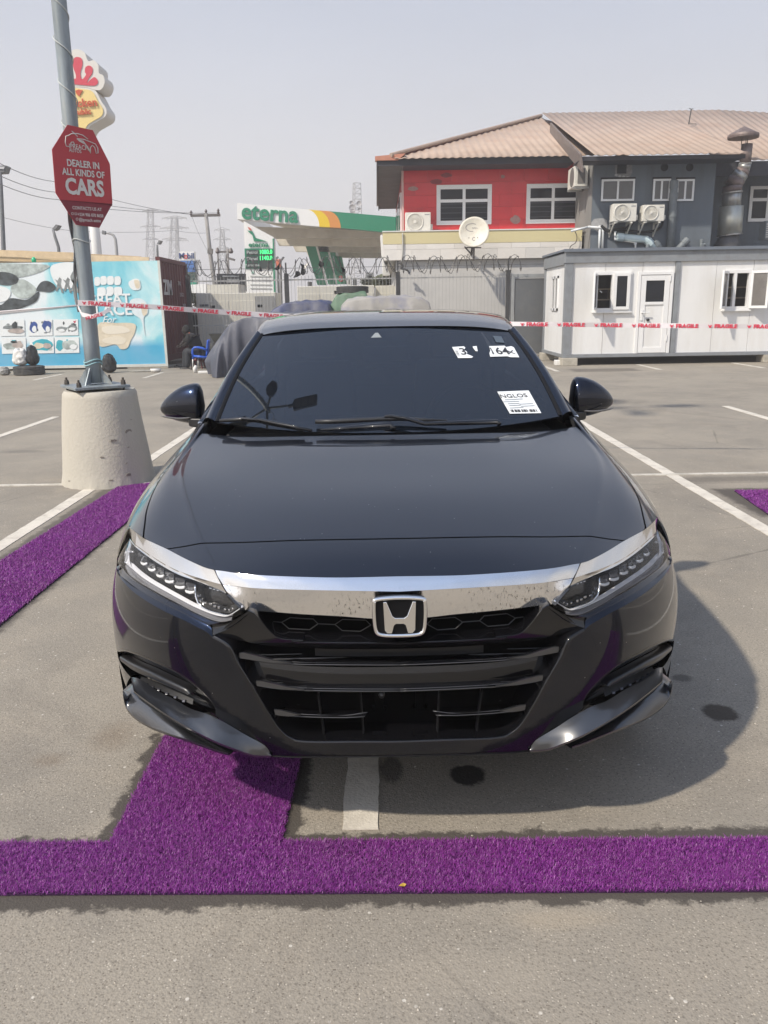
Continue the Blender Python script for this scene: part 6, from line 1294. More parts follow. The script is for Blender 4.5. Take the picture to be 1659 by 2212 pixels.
# dark crates beyond the chair
for k, (x0_, y0_, x1_, y1_, lab) in enumerate([(1075, 310, 1440, 520, 'dark open trolley behind the blue chair'), (1160, 520, 1330, 800, 'heap of dark scrap between chair and tarpaulin')]):
    A_ = hp(x0_, y0_, 21.6); B_ = hp(x1_, y1_, 21.6); m = MB()
    if k == 0: m.prism([(A_[0], 21.6, A_[2]), (B_[0], 21.6, A_[2]), (B_[0] - .1, 21.6, B_[2]), (A_[0] + .15, 21.6, B_[2])], (0, .5, 0)).box(A_[0] + .2, B_[0] - .1, 21.7, 22, 0, B_[2]); tag(m.make('trolley', M('trolley_dark', (.035, .035, .03), .8, var=.3, vs=8), None), lab, 'trolley')
    else: tag(sack('x', (A_[0] + B_[0]) / 2, 21.4, 0, .35, .3, A_[2], M('scrap_dark', (.06, .06, .055), .9, var=.6, vs=14), 40, 'scrap_heap', 'scrap heap', .5), lab)
tag(MB().tube([gr(395, 792) + (0, 0, .01), gr(380, 795) + (0, 0, .02), gr(372, 788) + (0, 0, .01), gr(420, 800) + (0, 0, .01)], .01, 6).make('black_cord', BLK, None), 'black cord trailing on the ground near the seated man', 'cord')
# ------------------------------------------------------------------ the black saloon
CX0, CY0, CYAW = .034, 1.866, math.radians(.32)
car = thing('saloon_car', 'glossy black saloon car facing the camera with chrome grille bar and auction stickers', 'car', (CX0, CY0, 0))
car.rotation_euler[2] = CYAW; ORG[car.name] = np.zeros(3)      # parts are modelled in the car's own frame: x across, y backwards from the nose, z up
_cc, _cs = math.cos(CYAW), math.sin(CYAW)
def csight(px, py):
    """the sight line through a photo point, in the car's frame, mirrored to its positive side"""
    d = sight(px, py); o = EYE - np.array((CX0, CY0, 0))
    r = lambda v: np.array((-(v[0] * _cc + v[1] * _cs), -v[0] * _cs + v[1] * _cc, v[2]))
    return r(o), r(d)
def c_y(px, py, y):
    o, d = csight(px, py); return o + d * ((y - o[1]) / d[1])
def hit(S, px, py, g):
    """surface parameters under a photo point (Newton)"""
    o, d = csight(px, py); a, b = g; t = np.linalg.norm(S(np.array([a]), np.array([b]))[0] - o) / np.linalg.norm(d)
    for _ in range(30):
        if not np.isfinite([a, b, t]).all(): raise ValueError('no surface point under %.0f %.0f from %s' % (px, py, (g,)))
        P = S(np.array([a, a + 1e-4, a]), np.array([b, b, b + 1e-4])); r = P[0] - (o + t * d)
        J = np.stack([(P[1] - P[0]) / 1e-4, (P[2] - P[0]) / 1e-4, -d], 1)
        st_ = np.linalg.lstsq(J, -r, rcond=None)[0]; st_[:2] = np.clip(st_[:2], -.12, .12); a += st_[0]; b += st_[1]; t += st_[2]
        if np.abs(st_).max() < 1e-6: break
    return a, b
def nat(x, Y):
    """natural cubic spline through (x, Y[k]); returns evaluator (linear beyond the ends)"""
    x = np.asarray(x, float); Y = np.asarray(Y, float); n = len(x); h = np.diff(x); A = np.zeros((n, n)); R = np.zeros((n,) + Y.shape[1:]); A[0, 0] = A[-1, -1] = 1
    for i in range(1, n - 1):
        A[i, i - 1] = h[i - 1]; A[i, i] = 2 * (h[i - 1] + h[i]); A[i, i + 1] = h[i]; R[i] = 6 * ((Y[i + 1] - Y[i]) / h[i] - (Y[i] - Y[i - 1]) / h[i - 1])
    Mm = np.linalg.solve(A, R.reshape(n, -1)).reshape(R.shape)
    def ev(t):
        t = np.asarray(t, float); tc = np.clip(t, x[0], x[-1]); i = np.clip(np.searchsorted(x, tc) - 1, 0, n - 2)
        sh = (...,) + (None,) * (Y.ndim - 1); hh = h[i][sh]; a = ((x[i + 1] - tc))[sh]; b = ((tc - x[i]))[sh]
        v = (Mm[i] * a ** 3 + Mm[i + 1] * b ** 3) / (6 * hh) + (Y[i] / hh - Mm[i] * hh / 6) * a + (Y[i + 1] / hh - Mm[i + 1] * hh / 6) * b
        s0 = (Y[1] - Y[0]) / h[0] - h[0] * (2 * Mm[0] + Mm[1]) / 6; s1 = (Y[-1] - Y[-2]) / h[-1] + h[-1] * (Mm[-2] + 2 * Mm[-1]) / 6
        return v + np.where((t < x[0])[sh], (t - x[0])[sh] * s0, 0) + np.where((t > x[-1])[sh], (t - x[-1])[sh] * s1, 0)
    return ev
def mono(x, y):
    """monotone-ish pchip for profiles"""
    x = np.array(x, float); y = np.array(y, float); h = np.diff(x); dl = np.diff(y) / h; m = np.zeros(len(x)); m[0], m[-1] = dl[0], dl[-1]
    for i in range(1, len(x) - 1): m[i] = 0 if dl[i - 1] * dl[i] <= 0 else 2 * dl[i - 1] * dl[i] / (dl[i - 1] + dl[i])
    def ev(t):
        t = np.clip(t, x[0], x[-1]); i = np.clip(np.searchsorted(x, t) - 1, 0, len(x) - 2); s = (t - x[i]) / h[i]
        return (1 + 2 * s) * (1 - s) ** 2 * y[i] + s * (1 - s) ** 2 * h[i] * m[i] + s * s * (3 - 2 * s) * y[i + 1] + s * s * (s - 1) * h[i] * m[i + 1]
    return ev
# front fascia: plan curve by arc length, profile offsets at the centre and at the corner
_pl = np.array([(0, 0), (.2, .009), (.42, .062), (.6, .155), (.74, .28), (.84, .415), (.898, .54), (.922, .66), (.926, .80)])
_ps = np.concatenate([[0], np.cumsum(np.linalg.norm(np.diff(_pl, axis=0), axis=1))])
_pe = nat(_ps, _pl); S_END = _ps[-2]
_oc = nat([.10, .18, .25, .33, .45, .6, .7, .76, .80, .86], [.13, .085, .052, .030, .010, 0, .002, .015, .045, .12])
_os = nat([.10, .2, .28, .42, .55, .65, .72, .78, .86], [.10, .05, .02, .0, .0, .018, .045, .085, .17])
def FS0(s, z, e=0.0):
    s = np.asarray(s, float); z = np.asarray(z, float); p = _pe(s); d = (_pe(s + 1e-3) - _pe(s - 1e-3)); d /= np.linalg.norm(d, axis=-1)[..., None]
    w = np.clip((s - .35) / .55, 0, 1); w = w * w * (3 - 2 * w); off = _oc(z) * (1 - w) + _os(z) * w - e
    return np.stack([p[..., 0] - d[..., 1] * off, p[..., 1] + d[..., 0] * off, z], -1)
def FSe(e): return lambda s, z: FS0(s, z, e)
FS = FSe(0.0)
# bonnet, wings and flanks: sections across the car at stations y; q runs from the centre line outwards and down
_qk = np.array([0, .30, .62, .80, .90, 1.08, 1.33, 1.55])
_st = [  # y, z centre, crease x,z, gap x,z, shoulder x,z, side x, low x, sill x
    (-.10, .755, .40, .745, .52, .70, .60, .62, .66, .66, .64), (.05, .793, .450, .786, .58, .745, .70, .66, .74, .74, .72), (.136, .817, .475, .803, .625, .765, .745, .685, .79, .79, .77), (.31, .853, .549, .831, .705, .783, .79, .71, .835, .85, .83),
    (.545, .893, .635, .868, .772, .827, .848, .755, .886, .898, .885), (.78, .925, .708, .903, .802, .869, .889, .785, .914, .915, .90), (1.0, .955, .748, .930, .804, .908, .905, .812, .926, .922, .90), (1.2, .978, .752, .957, .790, .948, .907, .835, .928, .924, .90),
    (1.5, .998, .735, .998, .772, 1.008, .905, .862, .930, .925, .90), (2.2, 1.0, .76, 1.0, .83, .99, .906, .868, .930, .925, .90), (3.2, 1.03, .85, .98, .872, .955, .905, .88, .928, .922, .90), (4.0, 1.06, .82, 1.0, .86, .985, .90, .90, .925, .915, .895),
    (4.5, 1.075, .78, 1.03, .82, 1.01, .865, .93, .89, .885, .87), (4.8, 1.06, .72, 1.03, .76, 1.0, .80, .92, .82, .81, .80), (4.88, 1.02, .68, .99, .72, .97, .76, .90, .78, .77, .76)]
_ys = np.array([r[0] for r in _st]); _T = np.zeros((len(_st), 8, 2))
for i, (y, zc, xc_, zk, xg, zg, xs_, zs_, xd, xl_, xi) in enumerate(_st):
    _T[i] = [(0, zc), (xc_ * .5, zc - (zc - zk) * .19), (xc_, zk), (xg, zg), (xs_, zs_), (xd, .63), (xl_, .40), (xi, .20)]
_Te = nat(_ys, _T)
def _herm(K, xk, t):
    """centripetal-ish cubic through K[...,k,2] at knots xk"""
    n = len(xk); i = np.clip(np.searchsorted(xk, t) - 1, 0, n - 2); ar = np.arange(len(t)); h = xk[i + 1] - xk[i]; s = ((t - xk[i]) / h)[:, None]; h = h[:, None]
    def sl(j):
        a = np.clip(j - 1, 0, n - 1); b = np.clip(j + 1, 0, n - 1); return (K[ar, b] - K[ar, a]) / (xk[b] - xk[a])[:, None]
    m0, m1 = sl(i), sl(i + 1); return (1 + 2 * s) * (1 - s) ** 2 * K[ar, i] + s * (1 - s) ** 2 * h * m0 + s * s * (3 - 2 * s) * K[ar, i + 1] + s * s * (s - 1) * h * m1
def HS(q, y):
    q = np.asarray(q, float); y = np.asarray(y, float); K = _Te(y); o = np.zeros((len(q), 3)); a = q <= _qk[2]
    Kin = np.concatenate([K[:, 1:2] * np.array((-1, 1)), K[:, :3]], 1); Kin = Kin[:, [0, 1, 2, 3]]
    if a.any(): r = _herm(Kin[a], np.array([-.30, 0, .30, .62]), np.maximum(q[a], -.3)); o[a, 0] = r[:, 0]; o[a, 2] = r[:, 1]
    b = ~a
    if b.any(): r = _herm(K[b][:, 2:], _qk[2:], q[b]); o[b, 0] = r[:, 0]; o[b, 2] = r[:, 1]
    o[:, 1] = y; return o
# windscreen: u across (0 centre .. 1 edge), v up
def WS(u, v, e=0.0):
    u = np.asarray(u, float); v = np.asarray(v, float); xb = .700 + (.590 - .700) * v - .012 * np.sin(np.pi * v) * -1
    zt = 1.372 - .034 * u * u; zb = .985 + .031 * np.abs(u) ** 2.2; yb = 1.225 + .165 * np.abs(u) ** 2.2; yt = 2.0 + .05 * u ** 2
    z = zb + (zt - zb) * v + .010 * np.sin(np.pi * v); y = yb + (yt - yb) * v
    return np.stack([u * xb, y - e * .46, z + e * .88], -1)
# roof
_rz = mono([1.97, 2.13, 2.4, 2.75, 3.1, 3.5, 3.9], [1.366, 1.400, 1.431, 1.441, 1.432, 1.395, 1.33])
def RF(u, y):
    u = np.asarray(u, float); y = np.asarray(y, float); zc = _rz(y); xh = .59 + .035 * np.clip((y - 2.0) / .8, 0, 1) - .05 * np.clip((y - 3.2) / .7, 0, 1)
    return np.stack([u * xh, y + .05 * u * u * np.clip(1 - (y - 2.0) / 1.2, 0, 1), zc - .012 * u ** 2 - .022 * np.abs(u) ** 5], -1)
# crop frames used when measuring the photograph
def q5(x, y): return (420 + x / 2.765) * .54, (2050 + y / 2.765) * .54
def q7(x, y): return (420 + x / 1.4426) * .54, (2450 + y / 1.4426) * .54
def q3(x, y): return (450 + x / 1.58) * .54, (1700 + y / 1.58) * .54
def q1(x, y): return (800 + x / 2.07375) * .54, (1200 + y / 2.07375) * .54
def q9(x, y): return (1000 + x / 1.3825) * .54, (2300 + y / 1.3825) * .54
def trace(S, q, pts, g=None):
    out_ = []
    for p in pts: g = hit(S, *q(*p), g); out_.append(g)
    return out_
def dens(P, step=.02, smooth=True):
    """resample an open polyline through a Catmull-Rom curve"""
    P = [np.array(p, float) for p in P]; o = []
    for i in range(len(P) - 1):
        p1, p2 = P[i], P[i + 1]; p0 = P[i - 1] if i else 2 * p1 - p2; p3 = P[i + 2] if i + 2 < len(P) else 2 * p2 - p1; n = max(1, int(np.linalg.norm(p2 - p1) / step))
        for k in range(n): t = k / n; o.append(.5 * (2 * p1 + (p2 - p0) * t + (2 * p0 - 5 * p1 + 4 * p2 - p3) * t * t + (3 * p1 - p0 - 3 * p2 + p3) * t ** 3) if smooth else p1 * (1 - t) + p2 * t)
    o.append(P[-1]); return o
def resamp(P, n):
    P = np.array(P, float); s = np.concatenate([[0], np.cumsum(np.linalg.norm(np.diff(P, axis=0), axis=1))]); t = np.linspace(0, s[-1], n); return np.stack([np.interp(t, s, P[:, k]) for k in range(P.shape[1])], 1)
def inside(P, poly):
    x, y = P[:, 0], P[:, 1]; c = np.zeros(len(P), bool); q = np.array(poly); r = np.roll(q, -1, 0)
    for (x1, y1), (x2, y2) in zip(q, r):
        m = (y1 > y) != (y2 > y)
        with np.errstate(all='ignore'): c ^= m & (x < (x2 - x1) * (y - y1) / (y2 - y1 + 1e-15) + x1)
    return c
def trim(S, loops, step=.02):
    """triangulate the parameter region inside loops[0] minus the other loops; returns verts, faces, normals on the positive side"""
    V2 = []; E = []
    for lp_ in loops:
        o_ = []
        for p, q_ in zip(lp_, list(lp_[1:]) + [lp_[0]]):
            p = np.array(p, float); q_ = np.array(q_, float); n = max(1, int(math.ceil(np.linalg.norm(q_ - p) / (step * 1.2)))); o_ += [p + (q_ - p) * i / n for i in range(n)]
        lp_ = np.array(o_); b = len(V2); V2 += [tuple(p) for p in lp_]; n = len(lp_); E += [(b + i, b + (i + 1) % n) for i in range(n)]
    A = np.array(loops[0]); lo, hi = A.min(0), A.max(0)
    gx, gy = np.meshgrid(np.arange(lo[0] + step * .5, hi[0], step), np.arange(lo[1] + step * .5, hi[1], step)); G = np.stack([gx.ravel(), gy.ravel()], 1)
    m = inside(G, A)
    for h in loops[1:]: m &= ~inside(G, h)
    G = G[m]; B = np.array(V2)
    if len(G):
        d = np.full(len(G), 9.0)
        for i in range(0, len(B), 200): d = np.minimum(d, np.sqrt(((G[:, None] - B[None, i:i + 200]) ** 2).sum(-1)).min(1))
        G = G[d > step * .45]
    V2 += [tuple(p) for p in G]
    r = delaunay_2d_cdt([Vector(p) for p in V2], E, [], 0, 1e-7); P = np.array([tuple(p) for p in r[0]]); T = np.array([t for t in r[2] if len(t) == 3])
    c = P[T].mean(1); m = inside(c, A)
    for h in loops[1:]: m &= ~inside(c, h)
    T = T[m]; X = S(P[:, 0], P[:, 1]); e = 1e-3
    du = S(P[:, 0] + e, P[:, 1]) - S(P[:, 0] - e, P[:, 1]); dv = S(P[:, 0], P[:, 1] + e) - S(P[:, 0], P[:, 1] - e); N = np.cross(du, dv); N /= np.linalg.norm(N, axis=1)[:, None] + 1e-12
    return X, T, N
def both(name, parts, mat, parent=None, out_dir=(0, -1, .6), mirror=True):
    """orient trimmed patches outwards and set analytic normals; the mirror image is joined at the centre line or made its own part"""
    V, Fc, N = [], [], []; k = 0
    for X, T, Nn in parts:
        if (Nn @ np.array(out_dir)).mean() < 0: Nn = -Nn
        fn = np.cross(X[T[:, 1]] - X[T[:, 0]], X[T[:, 2]] - X[T[:, 0]]); s = (fn * Nn[T].mean(1)).sum(1) < 0; T = T.copy(); T[s] = T[s][:, ::-1]
        V.append(X); N.append(Nn); Fc.append(T + k); k += len(X)
    V = np.concatenate(V); N = np.concatenate(N); Fc = np.concatenate(Fc); f = np.array((-1, 1, 1))
    if mirror and np.abs(V[:, 0]).min() > .008:
        mesh(name, V * f, Fc[:, ::-1].tolist(), mat, parent or car, normals=N * f); mirror = False
    if mirror: Fc = np.concatenate([Fc, Fc[:, ::-1] + len(V)]); V = np.concatenate([V, V * f]); N = np.concatenate([N, N * f])
    return mesh(name, V, Fc.tolist(), mat, parent or car, normals=N)
def loft(rails, nu=60, nv=6, curved=True):
    """surface through rails (each a 3D polyline), returns X, T, N"""
    R_ = np.stack([resamp(dens(r, .01), nu) for r in rails]); k = len(rails)
    ev = nat(np.arange(k), R_) if (curved and k > 2) else (lambda t: np.stack([R_[min(int(a), k - 2)] * (1 - (a - min(int(a), k - 2))) + R_[min(int(a), k - 2) + 1] * (a - min(int(a), k - 2)) for a in t]))
    ts = np.linspace(0, k - 1, nv + 1); G = ev(ts); m = nv + 1; X = G.reshape(-1, 3)
    T = []
    for j in range(nv):
        for i in range(nu - 1): a = j * nu + i; T += [(a, a + 1, a + nu + 1), (a, a + nu + 1, a + nu)]
    du = np.gradient(G, axis=1); dv = np.gradient(G, axis=0); N = np.cross(du, dv).reshape(-1, 3); N /= np.linalg.norm(N, axis=1)[:, None] + 1e-12
    return X, np.array(T), N
def mir(P): return [np.array(p) * (-1, 1, 1) for p in P]
def full(P): return mir(P[::-1])[:-1] + list(P) if abs(P[0][0]) < 1e-3 else None     # centre -> edge rail made edge -> edge
# ---- car materials
def paint(name, col, rough=.3, metal=0.0):
    m = M(name, col, rough, metal, coat=1.0, spec=.08); p = m.node_tree.nodes['Principled BSDF']; p.inputs['Coat Roughness'].default_value = .015; p.inputs['Coat IOR'].default_value = 1.52
    return m
BODY = paint('black_pearl_paint', (.004, .0075, .019), rough=.32, metal=1.0); 
def dusty(m, amt, sc=260, thr=.72, col=(.5, .48, .44)):
    t = m.node_tree; N, L = t.nodes, t.links; p = N['Principled BSDF']; g = N.new('ShaderNodeTexCoord'); v = N.new('ShaderNodeTexVoronoi'); v.inputs['Scale'].default_value = sc; L.new(g.outputs['Object'], v.inputs['Vector'])
    se = N.new('ShaderNodeSeparateColor'); L.new(v.outputs['Color'], se.inputs[0]); a = N.new('ShaderNodeMath'); a.operation = 'GREATER_THAN'; a.inputs[1].default_value = thr; L.new(se.outputs[0], a.inputs[0])
    b = N.new('ShaderNodeMath'); b.operation = 'LESS_THAN'; b.inputs[1].default_value = .22; L.new(v.outputs['Distance'], b.inputs[0]); c_ = N.new('ShaderNodeMath'); c_.operation = 'MULTIPLY'; L.new(a.outputs[0], c_.inputs[0]); L.new(b.outputs[0], c_.inputs[1])
    d = N.new('ShaderNodeMath'); d.operation = 'MULTIPLY'; d.inputs[1].default_value = amt; L.new(c_.outputs[0], d.inputs[0]); k = N.new('ShaderNodeMix'); k.data_type = 'RGBA'; L.new(d.outputs[0], k.inputs[0]); k.inputs[6].default_value = p.inputs['Base Color'].default_value; k.inputs[7].default_value = (*col, 1); L.new(k.outputs[2], p.inputs['Base Color'])
dusty(BODY, .7, 170, .9965)
GLOSS = paint('gloss_black_trim', (.004, .004, .005), rough=.25); SATIN = M('satin_black_trim', (.011, .011, .012), .34, coat=.35); MATT = M('matt_black_plastic', (.008, .008, .009), .62, spec=.15)
CAV = M('grille_cavity', (.002, .002, .0022), .9, spec=.04); GAPM = M('shut_line', (.002, .002, .002), .9)
def chrome():
    m = M('spotted_chrome', (.86, .85, .84), .07, 1.0); t = m.node_tree; N, L = t.nodes, t.links; p = N['Principled BSDF']; g = N.new('ShaderNodeTexCoord')
    n = N.new('ShaderNodeTexNoise'); n.inputs['Scale'].default_value = 150; n.inputs['Detail'].default_value = 5; n.inputs['Roughness'].default_value = .65; mp = N.new('ShaderNodeMapping'); mp.inputs['Scale'].default_value = (1, 1, .55); L.new(g.outputs['Object'], mp.inputs[0]); L.new(mp.outputs[0], n.inputs['Vector'])
    r = N.new('ShaderNodeMapRange'); r.inputs[1].default_value = .55; r.inputs[2].default_value = .64; r.inputs[3].default_value = 0; r.inputs[4].default_value = 1; L.new(n.outputs[0], r.inputs[0])
    n2 = N.new('ShaderNodeTexNoise'); n2.inputs['Scale'].default_value = 7; n2.inputs['Detail'].default_value = 3; L.new(g.outputs['Object'], n2.inputs['Vector']); r2 = N.new('ShaderNodeMapRange'); r2.inputs[1].default_value = .42; r2.inputs[2].default_value = .62; r2.inputs[3].default_value = 0.15; r2.inputs[4].default_value = .8; L.new(n2.outputs[0], r2.inputs[0])
    x = N.new('ShaderNodeMath'); x.operation = 'MULTIPLY'; L.new(r.outputs[0], x.inputs[0]); L.new(r2.outputs[0], x.inputs[1])
    k = N.new('ShaderNodeMix'); k.data_type = 'RGBA'; L.new(x.outputs[0], k.inputs[0]); k.inputs[6].default_value = (.86, .85, .84, 1); k.inputs[7].default_value = (.20, .17, .14, 1); L.new(k.outputs[2], p.inputs['Base Color'])
    k3 = N.new('ShaderNodeMapRange'); k3.inputs[3].default_value = .10; k3.inputs[4].default_value = .55; L.new(x.outputs[0], k3.inputs[0]); L.new(k3.outputs[0], p.inputs['Roughness']); return m
CHR = chrome(); CHRC = M('clean_chrome', (.78, .77, .75), .08, 1.0); CHRD = M('brushed_reflector', (.55, .55, .56), .22, 1.0)
def glassy(name, tint, refl=1.0, ior=1.5, body=None):
    m = bpy.data.materials.new(name); m.use_nodes = True; t = m.node_tree; N, L = t.nodes, t.links; N.remove(N['Principled BSDF'])
    tr = N.new('ShaderNodeBsdfTransparent'); tr.inputs[0].default_value = (*tint, 1); g = N.new('ShaderNodeBsdfGlossy'); g.inputs['Roughness'].default_value = .0; g.inputs[0].default_value = (1, 1, 1, 1)
    f = N.new('ShaderNodeFresnel'); f.inputs[0].default_value = ior; ms = N.new('ShaderNodeMixShader'); L.new(f.outputs[0], ms.inputs[0])
    base = tr.outputs[0]
    if body: d = N.new('ShaderNodeBsdfDiffuse'); d.inputs[0].default_value = (*body[0], 1); m2 = N.new('ShaderNodeMixShader'); m2.inputs[0].default_value = body[1]; L.new(tr.outputs[0], m2.inputs[1]); L.new(d.outputs[0], m2.inputs[2]); base = m2.outputs[0]
    L.new(base, ms.inputs[1]); L.new(g.outputs[0], ms.inputs[2]); L.new(ms.outputs[0], N['Material Output'].inputs[0]); return m
TINT = glassy('tinted_glass', (.13, .145, .17), ior=1.72, body=((.012, .017, .027), .35)); LENSG = glassy('clear_lens', (.96, .965, .97), ior=1.32)
# ---- measured outlines (positive side)
chr_top_px = [(q5, p) for p in [(262, 158), (300, 190), (430, 287), (560, 350), (690, 410), (900, 520), (1100, 610), (1212, 640)]] + [(q3, p) for p in [(700, 925), (800, 940), (950, 952), (1200, 962), (1450, 966)]] + [(q9, (830, 9))]
def thru(S, lst, g, e=0.0):
    o = []
    for q, p in lst: g = hit(S, *q(*p), g); o.append(g)
    return o
# ---- bonnet, nose panel, wings
chr_g = thru(HS, chr_top_px, (.88, .60)); chr_g[-1] = (0.0, chr_g[-1][1]); CT = [HS(np.array([a]), np.array([b]))[0] for a, b in chr_g]      # outer -> centre
chrT2 = dens(chr_g, .02)
seam_px = [(q5, (690, 405)), (q5, (870, 378)), (q5, (990, 355)), (q3, (560, 748)), (q3, (700, 745)), (q3, (870, 741)), (q3, (1150, 730)), (q3, (1400, 725)), (q3, (1650, 721))]
seam_g = thru(HS, seam_px, (.72, .33)); seam_g.append((0.0, seam_g[-1][1])); seam_g = [g for g in seam_g if g[0] > .03 or g[0] == 0.0]
gap_px = [(q5, (430, 288)), (q3, (195, 715)), (q3, (205, 620)), (q3, (215, 545)), (q3, (235, 480)), (q3, (262, 415)), (q3, (330, 300)), (q3, (385, 232)), (q3, (435, 172)), (q3, (505, 85)), (q1, (75, 1075))]
gap_g = thru(HS, gap_px, (.80, .44))
rear_g = [(.0, 1.222), (.25, 1.228), (.45, 1.262), (.62, 1.335), (.70, 1.375), (.775, 1.43)]
gap_g = [g for g in gap_g if g[1] < 1.48]; gap_g[-1] = (.80, 1.46)
chrome_mid = [g for g in chr_g if gap_g[0][0] > g[0]]    # along the chrome, inside the gap end
cut = lambda g, lo, hi: [p for p in g if lo <= p[0] <= hi]
G_ = .0035
seamD = dens(seam_g, .02); gapD = dens(gap_g, .02)
# bonnet skin
ch_between = [p for p in chrT2 if seam_g[0][0] + .004 < p[0] < gap_g[0][0] - .004]
loop = [(a, b + G_) for a, b in seamD[::-1]] + [(a, b + G_ * .6) for a, b in ch_between[::-1]] + [(a - G_, b) for a, b in gapD] + dens([(.79, 1.455)] + rear_g[::-1], .02)[1:]
both('bonnet', [trim(HS, [loop], .022)], BODY, out_dir=(.1, -.1, 1))
low_c = [p for p in chrT2 if p[0] < seam_g[0][0] - .004]
loop = [(a, b - G_) for a, b in seamD] + low_c[::-1]
both('nose_panel', [trim(HS, [loop], .02)], BODY, out_dir=(.1, -.1, 1))
# dark backing seen through the shut lines
def HSd(q, y):
    p = HS(q, y); return p - np.array((0, 0, .007))
bl = [(0, .3), (0, .11)] + [(a, b + .05) for a, b in chrT2[::-1] if a < .76] + [(.84, .52), (.86, 1.0), (.86, 1.5), (.7, 1.45), (.5, 1.25), (0, 1.2)]
both('inner_panel', [trim(HSd, [bl], .04)], GAPM, out_dir=(0, 0, 1))
# wings: from the bonnet gap over the shoulder down to the wheel arch
def q_at_z(y, z):
    lo, hi = .9, 1.55
    for _ in range(40):
        m = (lo + hi) / 2
        if HS(np.array([m]), np.array([y]))[0, 2] > z: lo = m
        else: hi = m
    return (lo + hi) / 2
WY, WZ, WR = .945, .335, .365; RY = WY + 2.83
def arch(yc, a0, a1, n=26): return [(q_at_z(yc + WR * math.cos(a), WZ + WR * math.sin(a)), yc + WR * math.cos(a)) for a in np.linspace(a0, a1, n)]
ar = arch(WY, math.pi - .25, -.38)
outer_c = [p for p in chrT2 if p[0] > gap_g[0][0] + .004]
lens_side = [(.856, .602), (.885, .600), (.93, .600), (.98, .600), (1.03, .600)]
loop = [(a + G_, b) for a, b in gapD[::-1]] + outer_c[::-1] + dens(lens_side + [(1.06, .60)], .02) + [(1.08, .60), (ar[0][0] - .03, .60)] + ar + [(1.50, 1.30), (1.50, 1.56), (.9, 1.60), (.80, 1.62)]
both('front_wing', [trim(HS, [loop], .022)], BODY, out_dir=(1, -.1, .5))
# flank and tail behind the wing
ar2 = arch(RY, math.pi + .38, -.38)
loop = [(.80, 1.625), (.9, 1.605), (1.50, 1.565), (1.50, RY - WR - .03)] + ar2 + [(1.48, RY + WR + .06), (1.46, 4.80), (1.2, 4.87), (.9, 4.87), (.62, 4.87)] + [(.62, 4.2), (.70, 3.9), (.72, 3.0), (.74, 2.2)]
both('side_panel', [trim(HS, [loop], .04)], BODY, out_dir=(1, .05, .3))
both('boot_lid', [trim(HS, [[(0, 3.95), (.62, 4.05), (.619, 4.87), (0, 4.87)]], .05)], BODY, out_dir=(0, .1, 1))
qs = np.linspace(0, 1.48, 26); E1 = HS(qs, np.full(26, 4.868)); E2 = E1 * (.93, 1, 1) + (0, .045, 0); E2[:, 2] = .2 + (E2[:, 2] - .2) * .93; E3 = E1 * (0, 1, 1) + (0, .06, 0)
both('rear_bumper', [loft([E1, E2, E3], 40, 6)], BODY, out_dir=(0, 1, 0))
for s_ in (-1, 1):
    mb = MB().prism([(s_ * .78, 4.80, .95), (s_ * .78, 4.80, .80), (s_ * .40, 4.905, .82), (s_ * .40, 4.905, .92)], (0, .035, 0)); mb.make('tail_light', M('tail_red', (.25, .01, .01), .15), car, bev=.006)
# under-wing dark liner, floor
mb = MB().box(-.52, .52, .26, .56, .235, .27).box(-.50, .50, .17, .27, .25, .27).box(-.86, .86, .55, 4.7, .17, .30).box(-.60, .60, .5, 1.6, .3, .80).box(-.80, .80, 1.4, 4.6, .3, .85); mb.make('underbody', CAV, car)  # front boxes added to block sunlight leaking in under the chin
for yc in (WY, RY):
    for s_ in (-1, 1):
        V = [(s_ * x, yc + (WR + .01) * math.cos(a), WZ + (WR + .01) * math.sin(a)) for x in (.60, .905) for a in np.linspace(-.5, math.pi + .5, 30)]
        mesh('wheel_arch_liner', V, [(i, i + 1, i + 31, i + 30) for i in range(29)], CAV, car)
        TW = MB().lathe((s_ * .79, yc, WZ), [(.235, -.105), (.30, -.11), (.328, -.09), (.333, -.04), (.333, .04), (.328, .09), (.30, .11), (.235, .105), (.235, -.105)], 48, 'x', False); ty = TW.make('tyre', BLK, car, smooth=True)
        rb_ = MB()
        for k in range(10):
            a = 2 * math.pi * k / 10; d = np.array((0, math.cos(a), math.sin(a))); t_ = np.array((0, -math.sin(a), math.cos(a))) * .018; c = np.array((s_ * .87, yc, WZ))
            rb_.prism([c + d * .05 - t_, c + d * .23 - t_ * 1.3, c + d * .23 + t_ * 1.3, c + d * .05 + t_], (-s_ * .03, 0, 0))
        rb_.lathe((s_ * .85, yc, WZ), [(.238, -.06), (.225, -.05), (.225, .03), (.238, .04)], 40, 'x', False).lathe((s_ * .74, yc, WZ), [(.0, 0), (.16, .005), (.16, .02)], 30, 'x').lathe((s_ * .86, yc, WZ), [(.06, -.02), (.06, .015), (0, .02)], 16, 'x'); rb_.make('rim', M('dark_alloy', (.12, .12, .125), .3, .8), ty)
